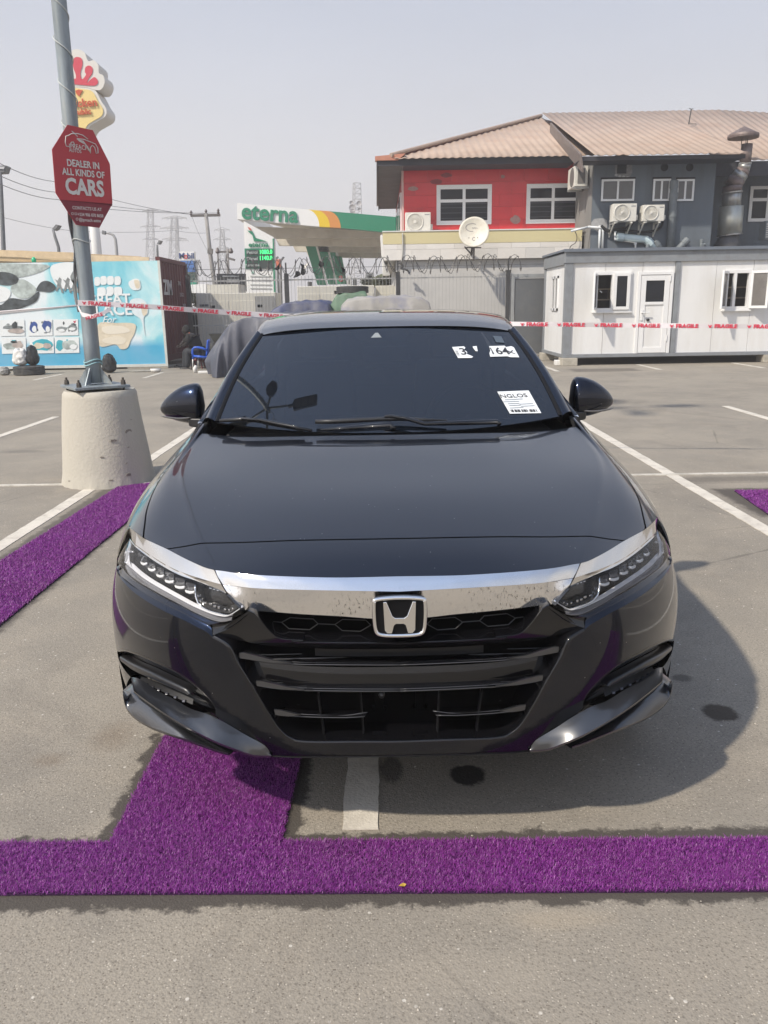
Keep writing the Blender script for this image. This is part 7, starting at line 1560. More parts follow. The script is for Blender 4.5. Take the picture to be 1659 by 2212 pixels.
# ---- greenhouse
both('windscreen', [trim(WS, [[(0, 0), (.5, 0), (1, 0), (1, .5), (1, 1), (.5, 1), (0, 1)]], .05)], TINT, out_dir=(0, -1, 1))
def WSin(u, v): return WS(u, v, -.006)
FRIT = M('black_glass_border', (.004, .004, .005), .5)
bd = dens([(0, .0), (.5, 0), (1, 0), (1, .5), (1, 1), (.5, 1), (0, 1)], .1, False); bi = dens([(0, .955), (.5, .955), (.90, .955), (.945, .93), (.955, .85), (.945, .5), (.94, .14), (.92, .08), (.86, .05), (.5, .045), (0, .045)], .1, False)
both('glass_border', [trim(WSin, [bd + bi], .05)], FRIT, out_dir=(0, -1, 1))
both('roof', [trim(RF, [[(0, 1.978), (.5, 1.98), (1, 1.985), (1, 2.8), (1, 3.6), (.5, 3.68), (0, 3.70)]], .06)], BODY, out_dir=(0, 0, 1))
vs = np.linspace(0, 1, 12)
pin = [WS(np.array([1.0]), np.array([v]))[0] for v in vs]
pout = [p + np.array((.030 + .030 * (1 - v), .045 + .02 * (1 - v), .004 + .006 * v)) for p, v in zip(pin, vs)]; pmid = [(a + b) / 2 + np.array((.004, -.006, .012)) for a, b in zip(pin, pout)]
pfar = [p + np.array((.012, .09, -.03)) for p in pout]
both('windscreen_pillar', [loft([pin, pmid, pout], 30, 6), loft([pout, [(a + b) / 2 + np.array((.006, -.004, .0)) for a, b in zip(pout, pfar)], pfar], 30, 4)], BODY, out_dir=(.8, -.5, .6))
both('pillar_seal', [loft([[p + np.array((-.012, -.003, .003)) for p in pin], [p + np.array((.0005, -.004, .006)) for p in pin], [p + np.array((.006, 0, .001)) for p in pin]], 30, 4)], MATT, out_dir=(0, -1, 1))
# roof rails and side windows
rail = [RF(np.array([1.0]), np.array([y]))[0] for y in np.linspace(1.98, 3.6, 14)]; rl2 = [p + np.array((.030, 0, -.016)) for p in rail]; rl3 = [p + np.array((.048, 0, -.052)) for p in rail]
both('roof_rail', [loft([rail, rl2, rl3], 30, 6)], BODY, out_dir=(1, 0, 1))
belt = [HS(np.array([.82]), np.array([y]))[0] for y in np.linspace(1.52, 4.0, 14)]
top_ = [pfar[0]] + [p for p in pfar[3::4]] + rl3[1:] 
gl_t = resamp(dens(pfar[::-1][::-1] + rl3[1:], .05), 40); gl_b = resamp(dens(belt, .05), 40)
both('side_glass', [loft([gl_t, (gl_t + gl_b) / 2 + np.array((.025, 0, .0)), gl_b], 40, 8)], TINT, out_dir=(1, 0, .3))
rr = [RF(np.array([u]), np.array([3.6 + .1 * (1 - abs(u))]))[0] for u in np.linspace(0, 1, 10)]; rb2 = [HS(np.array([u * .62]), np.array([4.0]))[0] for u in np.linspace(0, 1, 10)]
both('rear_window', [loft([rr, [(a + b) / 2 + np.array((0, 0, .04)) for a, b in zip(rr, rb2)], rb2], 20, 8)], TINT, out_dir=(0, .6, 1))
box_obj('door_pillar', .60, .66, 2.62, 2.74, .95, 1.37, GLOSS, car); box_obj('door_pillar', -.66, -.60, 2.62, 2.74, .95, 1.37, GLOSS, car)
# cabin: dashboard, wheel, seats, inner mirror
INT = M('cabin_trim', (.020, .020, .022), .8); INL = M('cabin_cloth', (.035, .034, .033), .9)
MB().box(-.68, .68, 1.42, 1.75, .86, .965).make('dashboard', INT, car, bev=.03); box_obj('cabin_floor', -.78, .78, 1.5, 4.0, .5, .62, INT, car); box_obj('headliner', -.55, .55, 2.06, 3.5, 1.33, 1.34, INL, car)
SWc = np.array((.37, 1.86, .93)); P = [SWc + np.array((.18 * math.cos(a), .075 * math.sin(a) * 1.0, .165 * math.sin(a))) for a in np.linspace(0, 2 * math.pi, 33)[:-1]]
MB().tube(P, .014, 8, closed=True).tube([SWc + (-.17, 0, 0), SWc, SWc + (.17, 0, 0)], .02, 6).tube([SWc, SWc + (0, -.25, -.08)], .035, 8).make('steering_wheel', M('wheel_leather', (.05, .05, .05), .4), car, smooth=True)
for s_ in (-1, 1):
    se_ = MB().box(s_ * .38 - .24, s_ * .38 + .24, 2.3, 2.8, .5, .72).hexa([(s_ * .38 - .23, 2.75, .7), (s_ * .38 + .23, 2.75, .7), (s_ * .38 + .23, 2.9, .7), (s_ * .38 - .23, 2.9, .7)], [(s_ * .38 - .19, 2.95, 1.15), (s_ * .38 + .19, 2.95, 1.15), (s_ * .38 + .19, 3.05, 1.15), (s_ * .38 - .19, 3.05, 1.15)]).make('seat', INL, car, bev=.03)
    MB().box(s_ * .38 - .12, s_ * .38 + .12, 2.93, 3.02, 1.17, 1.31).make('headrest', INL, se_, bev=.03)
MB().box(-.11, .11, 2.02, 2.06, 1.205, 1.275).make('inner_mirror', INT, car, bev=.015)
def ws_pt(px, py): a, b = hit(WS, px, py, (.3, .5)); return a, b
# sensor housing behind the glass with its pale triangle
tri = [(-.085, .885), (-.012, .885), (-.045, .955)]
for nm, pts, mt_, e in [('sensor_housing', [(-.28, .99), (-.20, .86), (.14, .86), (.2, .99)], M('sensor_shroud', (.016, .017, .02), .7), -.02), ('sensor_window', [(-.115, .855), (-.035, .855), (-.062, .91), (-.082, .91)], M('sensor_pale', (.25, .27, .27), .4), .0012)]:
    P = WS(np.array([p[0] for p in pts]), np.array([p[1] for p in pts]), e); MB().prism(list(P), (0, .002, -.001)).make(nm, mt_, car)
# ---- front fascia
tip_g = hit(FS, *q7(955, 818), (.42, .25)); 
bl_top_px = [(955, 818), (925, 770), (800, 700), (700, 640), (640, 592)]
pocket_px = [(640, 592), (635, 545), (600, 490), (550, 440), (500, 398), (400, 330), (250, 258), (160, 222), (100, 206), (64, 214)]
pock_out_px = [(64, 214), (75, 255), (108, 325), (148, 372)]
g0 = (.42, .27)
blT = trace(FS, q7, bl_top_px, g0); pkT = trace(FS, q7, pocket_px, blT[-1]); pkO = trace(FS, q7, pock_out_px, pkT[-1]); blO = trace(FS, q7, [(148, 372), (125, 415), (102, 448)], pkO[-1])
ledge_px = [(130, 600), (150, 690), (215, 780), (300, 865), (400, 940), (600, 1062), (850, 1182), (1000, 1258), (1130, 1325), (1190, 1375)]
ldg = trace(FS, q5, ledge_px, (1.1, .66))
gr_px = [(q5, (1190, 1375)), (q7, (690, 180)), (q7, (722, 220)), (q7, (745, 275)), (q7, (790, 350)), (q7, (840, 432)), (q7, (900, 535)), (q7, (955, 625)), (q7, (1005, 688)), (q7, (1060, 728)), (q7, (1130, 745)), (q7, (1400, 747)), (q7, (1640, 747))]
grl = thru(FS, gr_px, ldg[-1]); grl = [g for g in grl if g[0] > .02] + [(0.0, grl[-1][1])]
D2 = lambda g: dens(g, .015)
side_top = (S_END + .01, .70)
bot_g = trace(FS, q7, [(1640, 822), (1400, 825), (1200, 827), (1060, 827)], (.1, .26)); bot_g = [(0.0, bot_g[0][1])] + [g for g in bot_g if g[0] > .03]
loop = D2(bot_g + [(blT[0][0], blT[0][1] - .002)]) + D2(blT)[1:] + D2(pkT)[1:] + D2(pkO)[1:] + D2(blO)[1:] + [(S_END - .02, .30), (S_END + .01, .34), (S_END + .01, .5), side_top] + D2([(1.16, .70)] + ldg)[1:] + D2(grl)[1:]
both('bumper_skin', [trim(FS, [loop], .014)], BODY, out_dir=(.5, -1, .2))
# rounded return of the bumper into the grille mouth
def rail_of(g, e, S0=FS0): return [S0(np.array([a]), np.array([b]), e)[0] for a, b in g]
grD = dens(grl, .01)
both('grille_surround', [loft([rail_of(grD, 0), rail_of([(a, b) for a, b in grD], .006), rail_of([(a - .006 * (a > .02), b + .004) for a, b in grD], .004), rail_of([(a - .010 * (a > .02), b + .007) for a, b in grD], -.012), rail_of([(a - .012 * (a > .02), b + .009) for a, b in grD], -.09)], 90, 16)], GLOSS, out_dir=(-.2, -1, .2))
# fog pocket: floor lip, back wall, ledge bar, lamp strip
pkD = D2(pkT); pk_in = [(a - .0, b) for a, b in pkD]
both('fog_pocket', [loft([rail_of(pkD, 0), rail_of([(a, b - .012) for a, b in pkD], -.004), rail_of([(a, b - .03) for a, b in pkD], -.03), rail_of([(a, b - .075) for a, b in pkD], -.055), rail_of([(a, b - .14) for a, b in pkD], -.06)], 60, 16)], GLOSS, out_dir=(.2, -1, -.2))
plate = D2(pkT) + D2([pkT[-1]] + pkO[1:])[1:] + D2([pkO[-1]] + trace(FS, q7, [(205, 385), (300, 448), (400, 500), (500, 556), (600, 588)], pkO[-1]))[1:]
both('fog_bezel', [trim(FSe(-.032), [plate], .015)], GLOSS, out_dir=(.5, -1, .2))
led_px = [(200, 372), (260, 392), (330, 420), (420, 455), (505, 490)]; led_b = [(222, 392), (280, 414), (345, 443), (432, 482), (525, 520)]
F1 = FSe(-.025); lt = trace(F1, q7, led_px, pkT[4]); lb = trace(F1, q7, led_b, pkT[4])
br_t = trace(FSe(-.008), q7, [(95, 250), (160, 290), (250, 330), (350, 378), (470, 435), (500, 462)], pkT[-1]); br_b = trace(FSe(-.012), q7, [(120, 290), (180, 335), (260, 372), (350, 412), (440, 450), (490, 470)], pkT[-1])
both('fog_ledge', [loft([rail_of(br_t, -.03), rail_of(br_t, -.006), rail_of([((a + c) / 2, (b + d) / 2) for (a, b), (c, d) in zip(br_t, br_b)], .0), rail_of(br_b, -.008), rail_of(br_b, -.03)], 40, 12)], SATIN, out_dir=(.2, -1, .4))
both('fog_lamp', [loft([rail_of(lt, -.03), rail_of(lb, -.012)], 30, 3)], M('fog_lamp_lens', (.012, .012, .013), .5), out_dir=(.2, -1, .4))
fm = MB()
for k in range(7):
    t = (k + .6) / 7.4; i = t * 4; j = min(3, int(i)); f = i - j
    for sg in (-1, 1):
        A = [rail_of([((1 - f) * lt[j][0] + f * lt[j + 1][0], (1 - f) * lt[j][1] + f * lt[j + 1][1])], -.024)[0], rail_of([((1 - f) * lb[j][0] + f * lb[j + 1][0], (1 - f) * lb[j][1] + f * lb[j + 1][1])], -.006)[0]]
        A = [a * (sg, 1, 1) for a in A]; MB().bar(A[0] * .4 + A[1] * .6, A[1], .010, .005).make('led_segment', M('led_dim', (.09, .09, .10), .2, .5), car, bev=.002)
# splitter blades: two satin black wedges under each corner
blade_top = [(955, 812), (925, 768), (800, 698), (700, 638), (600, 588), (500, 556), (400, 500), (300, 448), (205, 385), (152, 372)]
blade_bot = [(960, 826), (860, 822), (760, 790), (660, 752), (560, 705), (460, 652), (360, 592), (270, 530), (200, 480), (166, 452)]
bt_ = trace(FSe(.0), q7, blade_top, g0); bb_ = trace(FSe(.045), q7, blade_bot, (.42, .22)); w_ = np.linspace(0, 1, 10)
eb = [.006 + .050 * min(1, t * 3.2) for t in w_]
def rl(g, es, dz=0.0): return [FS0(np.array([a]), np.array([b + dz]), e)[0] for (a, b), e in zip(g, es)]
b1 = []; gg = (.42, .22)
for (x, y), e in zip(blade_bot, eb): gg = hit(FSe(e), *q7(x, y), gg); b1.append(FS0(np.array([gg[0]]), np.array([gg[1]]), e)[0])
BSAT = M('satin_splitter', (.016, .017, .020), .4, coat=1.0); _b = BSAT.node_tree.nodes['Principled BSDF']; _b.inputs['Coat IOR'].default_value = 1.7; _b.inputs['Coat Roughness'].default_value = .14
tp = rl(bt_, [.001] * 10); md = [(a * .5 + b * .5) + np.array((0, -.001, .001)) for a, b in zip(tp, b1)]
b1u = [p + np.array((0, .012, -.012)) for p in b1]; b1r = [p + np.array((-.02, .05, -.006)) for p in b1]
both('upper_splitter', [loft([tp, md, b1], 60, 8), loft([b1, b1u, b1r], 60, 4)], BSAT, out_dir=(.3, -1, .6))
lb_top = [(712, 806), (600, 752), (520, 708), (440, 660), (350, 606), (260, 548), (195, 500), (158, 470), (128, 455), (104, 450)]
lb_bot = [(712, 812), (640, 792), (540, 756), (450, 724), (360, 695), (270, 660), (200, 622), (150, 582), (118, 535), (104, 478)]
def e_rail(pts, es, g):
    o = []
    for (x, y), e in zip(pts, es): g = hit(FSe(e), *q7(x, y), g); o.append(FS0(np.array([g[0]]), np.array([g[1]]), e)[0])
    return o
ee = [.02 + .02 * min(1, t * 3) for t in w_]; l1 = e_rail(lb_top, [e - .012 for e in ee], (.6, .22)); l2 = e_rail(lb_bot, [e + .018 for e in ee], (.6, .2))
l2u = [p + np.array((-.004, .015, -.012)) for p in l2]; l2r = [p + np.array((-.04, .09, .0)) for p in l2]; l0 = [p + np.array((-.02, .03, .012)) for p in l1]
both('lower_splitter', [loft([l0, l1], 60, 1), loft([l1, [(a + b) / 2 + np.array((0, -.003, .003)) for a, b in zip(l1, l2)], l2], 60, 8), loft([l2, l2u, l2r], 60, 4)], BSAT, out_dir=(.3, -1, .6))
# chin under the grille
cz = [[(x, yy, zz) for x in np.linspace(0, .44, 12)] for yy, zz in ((0, 0), (0, 0))]
bgD = resamp(np.array(bot_g + [(blT[0][0], blT[0][1] - .002)]), 14)
def chin(dz, e): return [FS0(np.array([a]), np.array([b + dz]), e)[0] for a, b in bgD]
both('chin', [loft([chin(0, 0), chin(-.005, -.001), chin(-.008, -.02), chin(-.004, -.16)], 40, 10)], MATT, out_dir=(0, -1, -.4))
# ---- ledge between headlight and bumper
lens_low_px = [(152, 520), (180, 600), (250, 695), (380, 785), (500, 855), (650, 940), (800, 1015), (1000, 1120), (1200, 1205), (1300, 1222), (1400, 1185), (1562, 1088)]
lensL = trace(FS, q5, lens_low_px, (1.15, .70))
mid_px = [(142, 560), (170, 655), (245, 735), (350, 815), (480, 890), (620, 965), (800, 1055), (980, 1140), (1120, 1205), (1165, 1235)]
FM = FSe(-.010); mdl = trace(FM, q5, mid_px, (1.14, .69))
lA = rail_of(dens(lensL[:10], .01), -.012); lM = rail_of(dens(mdl, .01), -.004); lB = rail_of(dens(ldg, .01), .0)
lM2 = [p + np.array((0, .001, -.006)) for p in lM]
both('headlight_ledge', [loft([lA, lM], 70, 3), loft([lM, [(p * .7 + q_ * .3) + np.array((0, .012, .0)) for p, q_ in zip(resamp(lM, 60), resamp(lB, 60))], lB], 70, 8)], BODY, out_dir=(.4, -1, .6))
# inner corner piece beside the grille (runs from the headlight tip down to the upper grille frame)
# ---- chrome: headlight brow strips and the grille bar
fold_px = [(q5, p) for p in [(262, 262), (330, 345), (500, 470), (700, 592), (850, 660), (1000, 712), (1200, 772), (1290, 795)]] + [(q3, p) for p in [(720, 1010), (860, 1028), (1000, 1036), (1200, 1042), (1450, 1047)]] + [(q9, (830, 92))]
bot_px = [(q5, p) for p in [(262, 285), (340, 385), (520, 520), (700, 630), (850, 702), (1000, 752), (1200, 832), (1350, 893)]]
bot2_px = [(q5, (1355, 897)), (q5, (1430, 962)), (q5, (1500, 1030)), (q5, (1568, 1088)), (q3, (880, 1170)), (q3, (1000, 1180)), (q3, (1200, 1195)), (q3, (1450, 1209)), (q9, (660, 240)), (q9, (830, 245))]
def rails_px(lst, g, es):
    o = []; gs = []
    for (q, p), e in zip(lst, es): g = hit(FSe(e), *q(*p), g); o.append(FS0(np.array([g[0]]), np.array([g[1]]), e)[0]); gs.append(g)
    return o, gs
fo, fog = rails_px(fold_px, (1.2, .78), [.004] * 6 + [.003, .001] + [-.003, -.007, -.012] + [-.016] * 3); fo[-1] = fo[-1] * (0, 1, 1)
bo, bog = rails_px(bot_px, (1.2, .77), [.002] * 5 + [-.001, -.004, -.006]); b2, b2g = rails_px(bot2_px, (.47, .77), [-.008, -.012, -.017, -.020] + [-.028, -.036, -.042, -.045, -.045, -.045]); b2[-1] = b2[-1] * (0, 1, 1)
CTo = CT
ct_h, ct_g = CTo[:8], CTo[7:]; fo_h, fo_g = fo[:8], fo[7:]
up = lambda P, a: [p + np.array(a) for p in P]
joint_b = b2[0]
both('headlight_brow', [loft([up(ct_h, (0, .006, -.008)), up(ct_h, (0, -.001, .001))], 50, 1), loft([up(ct_h, (0, -.001, .001)), [(p + q_) / 2 + np.array((0, -.001, .002)) for p, q_ in zip(resamp(ct_h, 50), resamp(fo_h, 50))], fo_h], 50, 5), loft([fo_h, [(p + q_) / 2 for p, q_ in zip(resamp(fo_h, 50), resamp(bo, 50))], bo], 50, 4)], CHRC, out_dir=(.3, -1, .8))
both('grille_bar_upper', [loft([up(ct_g, (0, .008, -.008)), up(ct_g, (0, -.001, .001))], 60, 1), loft([up(ct_g, (0, -.001, .001)), [(p + q_) / 2 + np.array((0, -.0015, .003)) for p, q_ in zip(resamp(ct_g, 60), resamp(fo_g, 60))], fo_g], 60, 8)], CHRC, out_dir=(.1, -1, .8))
fo_gl = up(fo_g, (0, .0005, -.0015))
both('grille_bar_face', [loft([fo_g, fo_gl], 60, 1), loft([fo_gl, [(p + q_) / 2 + np.array((0, -.002, 0)) for p, q_ in zip(resamp(fo_gl, 60), resamp(b2, 60))], b2], 80, 8), loft([b2, up(b2, (0, .006, -.003)), up(b2, (0, .05, -.002))], 80, 3)], CHR, out_dir=(.1, -1, 0))
# dark joint line between brow and bar
MB().tube([ct_h[-1] + (0, -.001, .002), fo_g[0] + (0, -.001, .001), b2[0] + (0, -.001, 0)], .0015, 5).make('chrome_joint', GAPM, car); MB().tube([p * (-1, 1, 1) for p in (ct_h[-1] + (0, -.001, .002), fo_g[0] + (0, -.001, .001), b2[0] + (0, -.001, 0))], .0015, 5).make('chrome_joint', GAPM, car)
# ---- headlights
lens_out = trace(FS, q5, [(262, 300), (225, 330), (190, 390), (165, 455), (152, 520)], (1.2, .76))
lens_out = [(min(a, 1.235), b) for a, b in lens_out]
outer_edge = [(1.225, .775)] + [(1.225, .76), (1.225, .735), (1.215, .712)]
LL = dens(lensL, .01); bo_g = dens([g for g in bog], .01); b2i = b2g[:4]
lens_loop = [(a, b) for a, b in bo_g] + D2(b2i) + LL[::-1] + D2([lensL[0], (1.225, .735), (1.228, .765), bog[0]])[1:-1]
HL = {}
for sg in (1, -1):
    X, T, N_ = trim(FSe(.003), [lens_loop], .016)
    if sg < 0: X = X * (-1, 1, 1); N_ = N_ * (-1, 1, 1)
    f = np.array((sg * .3, -1, .3)); N_ = N_ if (N_ @ f).mean() > 0 else -N_; fn = np.cross(X[T[:, 1]] - X[T[:, 0]], X[T[:, 2]] - X[T[:, 0]]); s = (fn * N_[T].mean(1)).sum(1) < 0; T = T.copy(); T[s] = T[s][:, ::-1]
    hl = bpy.data.objects.new('headlight', None); link(hl, car); hl.empty_display_size = .1; HL[sg] = hl
    mesh('lens', X, T.tolist(), LENSG, hl, normals=N_)
HOUS = M('headlight_housing', (.012, .012, .013), .25, .0, coat=.6); HREF = M('headlight_bowl', (.26, .26, .265), .22, .8)
def hboth(name, patches, mat, out_dir):
    for sg in (1, -1):
        o = both(name, patches, mat, HL[sg], out_dir, mirror=False)
        if sg < 0:
            me = o.data; 
            for v in me.vertices: v.co.x *= -1
            me.flip_normals()
hboth('housing', [trim(FSe(-.045), [[(a - (.012 if a > 1.1 else 0), b) for a, b in lens_loop]], .02)], HOUS, (.3, -1, .3))
# walls between lens edge and housing
edge = lens_loop[::3] + [lens_loop[0]]
hboth('housing_wall', [loft([rail_of(edge, -.002), rail_of(edge, -.045)], 120, 1)], HOUS, (-.1, -1, .1))
# light guide: bright strip round the outside and along the bottom
dr_o = [(1535, 1048), (1375, 1148), (1300, 1150), (1200, 1128), (1000, 1050), (800, 945), (650, 862), (500, 775), (380, 690), (285, 600), (240, 560), (228, 470), (215, 340)]
dr_i = [(1525, 1030), (1372, 1128), (1300, 1128), (1200, 1105), (1010, 1018), (812, 912), (665, 830), (515, 742), (400, 660), (305, 575), (262, 540), (250, 450), (248, 345)]
FD = FSe(-.016); do = trace(FD, q5, dr_o, (.42, .70)); di = trace(FD, q5, dr_i, (.42, .71))
hboth('light_guide', [loft([rail_of(do, -.020), rail_of([((a + c) / 2, (b + d) / 2) for (a, b), (c, d) in zip(do, di)], -.010), rail_of(di, -.020)], 90, 6)], M('light_guide', (.80, .80, .83), .25, .15, coat=.6), (.3, -1, .5))
lip_o = [(1420, 1195), (1300, 1218), (1200, 1200), (1000, 1112), (800, 1006), (650, 930), (500, 845), (380, 775), (262, 685), (225, 600)]
lip_i = [(1380, 1170), (1300, 1175), (1200, 1160), (1000, 1078), (800, 972), (650, 895), (500, 808), (380, 735), (280, 650), (238, 575)]
FD2 = FSe(-.004); lo2 = trace(FD2, q5, lip_o, (.45, .68)); li2 = trace(FD2, q5, lip_i, (.45, .69))
hboth('lower_lip', [loft([rail_of(lo2, -.006), rail_of([((a + c) / 2, (b + d) / 2) for (a, b), (c, d) in zip(lo2, li2)], -.003), rail_of(li2, -.022)], 80, 6)], M('smoked_lip', (.30, .30, .32), .25, .5, coat=.8), (.3, -1, .5))
up_o = [(262, 300), (420, 470), (600, 600), (760, 690), (920, 745), (1010, 768)]; up_i = [(300, 380), (420, 500), (600, 640), (760, 725), (920, 775), (1010, 795)]
uo = trace(FSe(-.006), q5, up_o, (1.2, .76)); ui = trace(FSe(-.02), q5, up_i, (1.2, .75))
hboth('upper_lip', [loft([rail_of(uo, -.004), rail_of(ui, -.026)], 40, 3)], M('smoked_lip2', (.26, .26, .27), .3, .5, coat=.8), (.3, -1, -.2))
MB_D = M('drl_bright', (.75, .76, .80), .15, .6)
for (a, b, w_) in [((225, 335), (232, 560), .010), ((232, 420), (315, 436), .006)]:
    ga = hit(FSe(-.012), *q5(*a), (1.2, .75)); gb_ = hit(FSe(-.012), *q5(*b), ga); A = FS0(np.array([ga[0]]), np.array([ga[1]]), -.012)[0]; B = FS0(np.array([gb_[0]]), np.array([gb_[1]]), -.012)[0]
    for sg in (1, -1): MB().bar(A * (sg, 1, 1), B * (sg, 1, 1), w_, .006).make('light_guide_end', MB_D, HL[sg], bev=.002)
# six projector cells in a falling row, bright lip under each
cells = [(432, 505, 395, 470, 572), (520, 590, 478, 562, 640), (610, 640, 570, 655, 708), (712, 690, 665, 765, 770), (830, 755, 775, 885, 832), (940, 810, 890, 995, 885)]
CELL = M('projector_cell', (.06, .06, .065), .08, .3, coat=1); LIPM = M('cell_lip', (.9, .9, .9), .2, .3)
def fp(S_e, px, g): g = hit(FSe(S_e), *q5(*px), g); return FS0(np.array([g[0]]), np.array([g[1]]), S_e)[0]
for k, (cx, ct_, xl_, xr_, yb_) in enumerate(cells):
    top = ct_ - 55
    A = [fp(-.040, p, (1.0, .73)) for p in [(xl_, top + 10), (xr_, top + 35), (xr_, yb_ - 12), ((xl_ + xr_) / 2, yb_), (xl_, yb_ - 22)]]
    B = [fp(-.016, p, (1.0, .73)) for p in [(xl_ + 3, top + 12), (xr_ - 3, top + 35), (xr_ - 3, yb_ - 10), ((xl_ + xr_) / 2, yb_ + 2), (xl_ + 3, yb_ - 22)]]
    L1 = [fp(-.011, p, (1.0, .73)) for p in [(xl_ + 2, yb_ - 24), (xl_ + 14, yb_ - 10), ((xl_ + xr_) / 2, yb_), (xr_ - 14, yb_ - 4), (xr_ - 2, yb_ - 14)]]
    for sg in (1, -1):
        m_ = np.array((sg, 1, 1)); n = 5
        o = MB().add([a * m_ for a in A] + [b * m_ for b in B], [tuple(range(n, 2 * n))] + [(i, (i + 1) % n, (i + 1) % n + n, i + n) for i in range(n)]).make('projector_cell', CELL, HL[sg], bev=.003)
        MB().tube([p * m_ for p in L1], [.0022, .0038, .0044, .0038, .0022], 8).make('cell_lip', LIPM, HL[sg], smooth=True)
# inner bowl with bright rim and faceted steps
rim_px = [(1003, 782), (1000, 850), (1008, 930), (1030, 1000), (1080, 1050), (1150, 1085), (1250, 1115), (1370, 1138), (1440, 1100), (1525, 1040)]
rimP = [fp(-.018, p, (.5, .73)) for p in rim_px]
bowl_px = [(1040, 790), (1300, 870), (1360, 900), (1440, 975), (1500, 1035), (1375, 1118), (1250, 1095), (1150, 1065), (1090, 1030), (1045, 980), (1025, 900)]
bowl_o = [fp(-.02, p, (.5, .73)) for p in bowl_px]; cb_ = fp(-.09, (1250, 960), (.5, .73)) ; bowl_i = [cb_ + (p - cb_) * .45 + np.array((0, .02, 0)) for p in bowl_o]
for sg in (1, -1):
    m_ = np.array((sg, 1, 1)); MB().tube([p * m_ for p in dens(rimP, .01)], .0036, 8).make('bowl_rim', CHRC, HL[sg], smooth=True)
    n = len(bowl_o); MB().add([p * m_ for p in bowl_o] + [p * m_ for p in bowl_i] + [cb_ * m_ + (0, .035, 0)], [(i, (i + 1) % n, (i + 1) % n + n, i + n) for i in range(n)] + [(n + i, n + (i + 1) % n, 2 * n) for i in range(n)]).make('reflector_bowl', HREF, HL[sg], smooth=True)
    st_ = MB()
    for (x, y, a, b) in [(1040, 920, 44, 36), (1062, 965, 40, 30), (1100, 1000, 46, 30), (1165, 1015, 40, 34), (1210, 1040, 36, 34), (1255, 1055, 32, 36), (1325, 1075, 26, 30), (1370, 1085, 22, 34), (1410, 1068, 20, 30), (1165, 838, 36, 24), (1205, 850, 32, 24), (1245, 862, 30, 24)]:
        P = [fp(-.026, p, (.5, .73)) * m_ for p in [(x - a / 2, y - b / 2), (x + a / 2, y - b / 2 + 6), (x + a / 2 - 3, y + b / 2), (x - a / 2 + 4, y + b / 2 - 4)]]; 
        MB().prism(P, (0, .01, 0)).make('reflector_facet', CHRD, HL[sg], bev=.0015)
# ---- grille: cavity, hexagon mesh, upper frame, bars, struts
def Fc_(s, z): return FS0(s, z, -.105)
gin = [(a - .02 * (a > .05), b) for a, b in grl]
cav_loop = D2(gin[::-1]) + [(.05, .80), (.46, .79), (.47, .72)]
cav = [(0, grl[-1][1] - .01)] + [(.30, .34), (.42, .42), (.52, .62), (.52, .79), (0, .80)]
both('grille_cavity', [trim(Fc_, [cav], .05)], CAV, out_dir=(0, -1, 0))
def cut_top(z): return [FS0(np.array([s]), np.array([z]), e)[0] for s, e in ((0, -.1),)]
# upper frame: the broad gloss black U under the chrome bar
uf_t = [(q5, (1585, 1092)), (q7, (862, 8)), (q7, (900, 50)), (q7, (940, 98)), (q7, (985, 140)), (q7, (1030, 158)), (q7, (1150, 166)), (q9, (230, 372)), (q9, (500, 378)), (q9, (830, 380))]
uf_b = [(q5, (1190, 1372)), (q7, (700, 140)), (q7, (770, 160)), (q7, (850, 176)), (q7, (920, 188)), (q7, (1010, 196)), (q7, (1120, 200)), (q9, (250, 402)), (q9, (500, 406)), (q9, (830, 408))]
t3, t3g = rails_px(uf_t, (.40, .72), [-.006, -.006, -.006, -.006, -.006, -.006, -.006, -.006, -.006, -.006]); u3, u3g = rails_px(uf_b, (.55, .66), [-.004, -.012, -.02, -.022, -.024, -.024, -.024, -.024, -.024, -.024])
t3[-1] = t3[-1] * (0, 1, 1); u3[-1] = u3[-1] * (0, 1, 1)
t3b = up(t3, (0, .07, .0)); t3r = up(t3, (0, .003, .004))
both('grille_frame', [loft([t3b, t3r, t3], 80, 6), loft([t3, [(p + q_) / 2 + np.array((0, -.001, 0)) for p, q_ in zip(t3, u3)], u3], 80, 8), loft([u3, up(u3, (0, .06, .0))], 80, 1)], GLOSS, out_dir=(.05, -1, .3))
# corner piece between headlight tip, frame and bumper
cp_a = [(q5, (1562, 1092)), (q5, (1400, 1195)), (q5, (1300, 1228)), (q5, (1180, 1215))]; cp_b = [(q5, (1600, 1110)), (q5, (1520, 1180)), (q5, (1400, 1270)), (q5, (1190, 1360))]
ca, _ = rails_px(cp_a, (.40, .72), [-.010] * 4); cb2, _ = rails_px(cp_b, (.40, .71), [-.006, -.004, -.004, -.002])
both('corner_trim', [loft([ca, [(p + q_) / 2 + np.array((0, .006, 0)) for p, q_ in zip(ca, cb2)], cb2], 30, 6)], GLOSS, out_dir=(.1, -1, .4))
# sensor slot with fine horizontal ribs, and its two dark ends
FR_ = FSe(-.045)
def srail(z, e, s0, s1, n=24): return [FS0(np.array([s]), np.array([z]), e)[0] for s in np.linspace(s0, s1, n)]
zs1 = hit(FR_, *q9(830, 412), (0, .62))[1]; zs0 = hit(FR_, *q9(830, 452), (0, .60))[1]
both('sensor_slot', [loft([srail(zs1 + .01, -.06, 0, .42), srail(zs0 - .01, -.06, 0, .42)], 40, 1)], CAV, out_dir=(0, -1, 0))
for k in range(9):
    z = zs0 + (zs1 - zs0) * (k + .5) / 9; P = srail(z, -.050, 0, .225, 20); MB().tube(mir(P[::-1])[:-1] + P, .0013, 5).make('sensor_rib', SATIN, car)
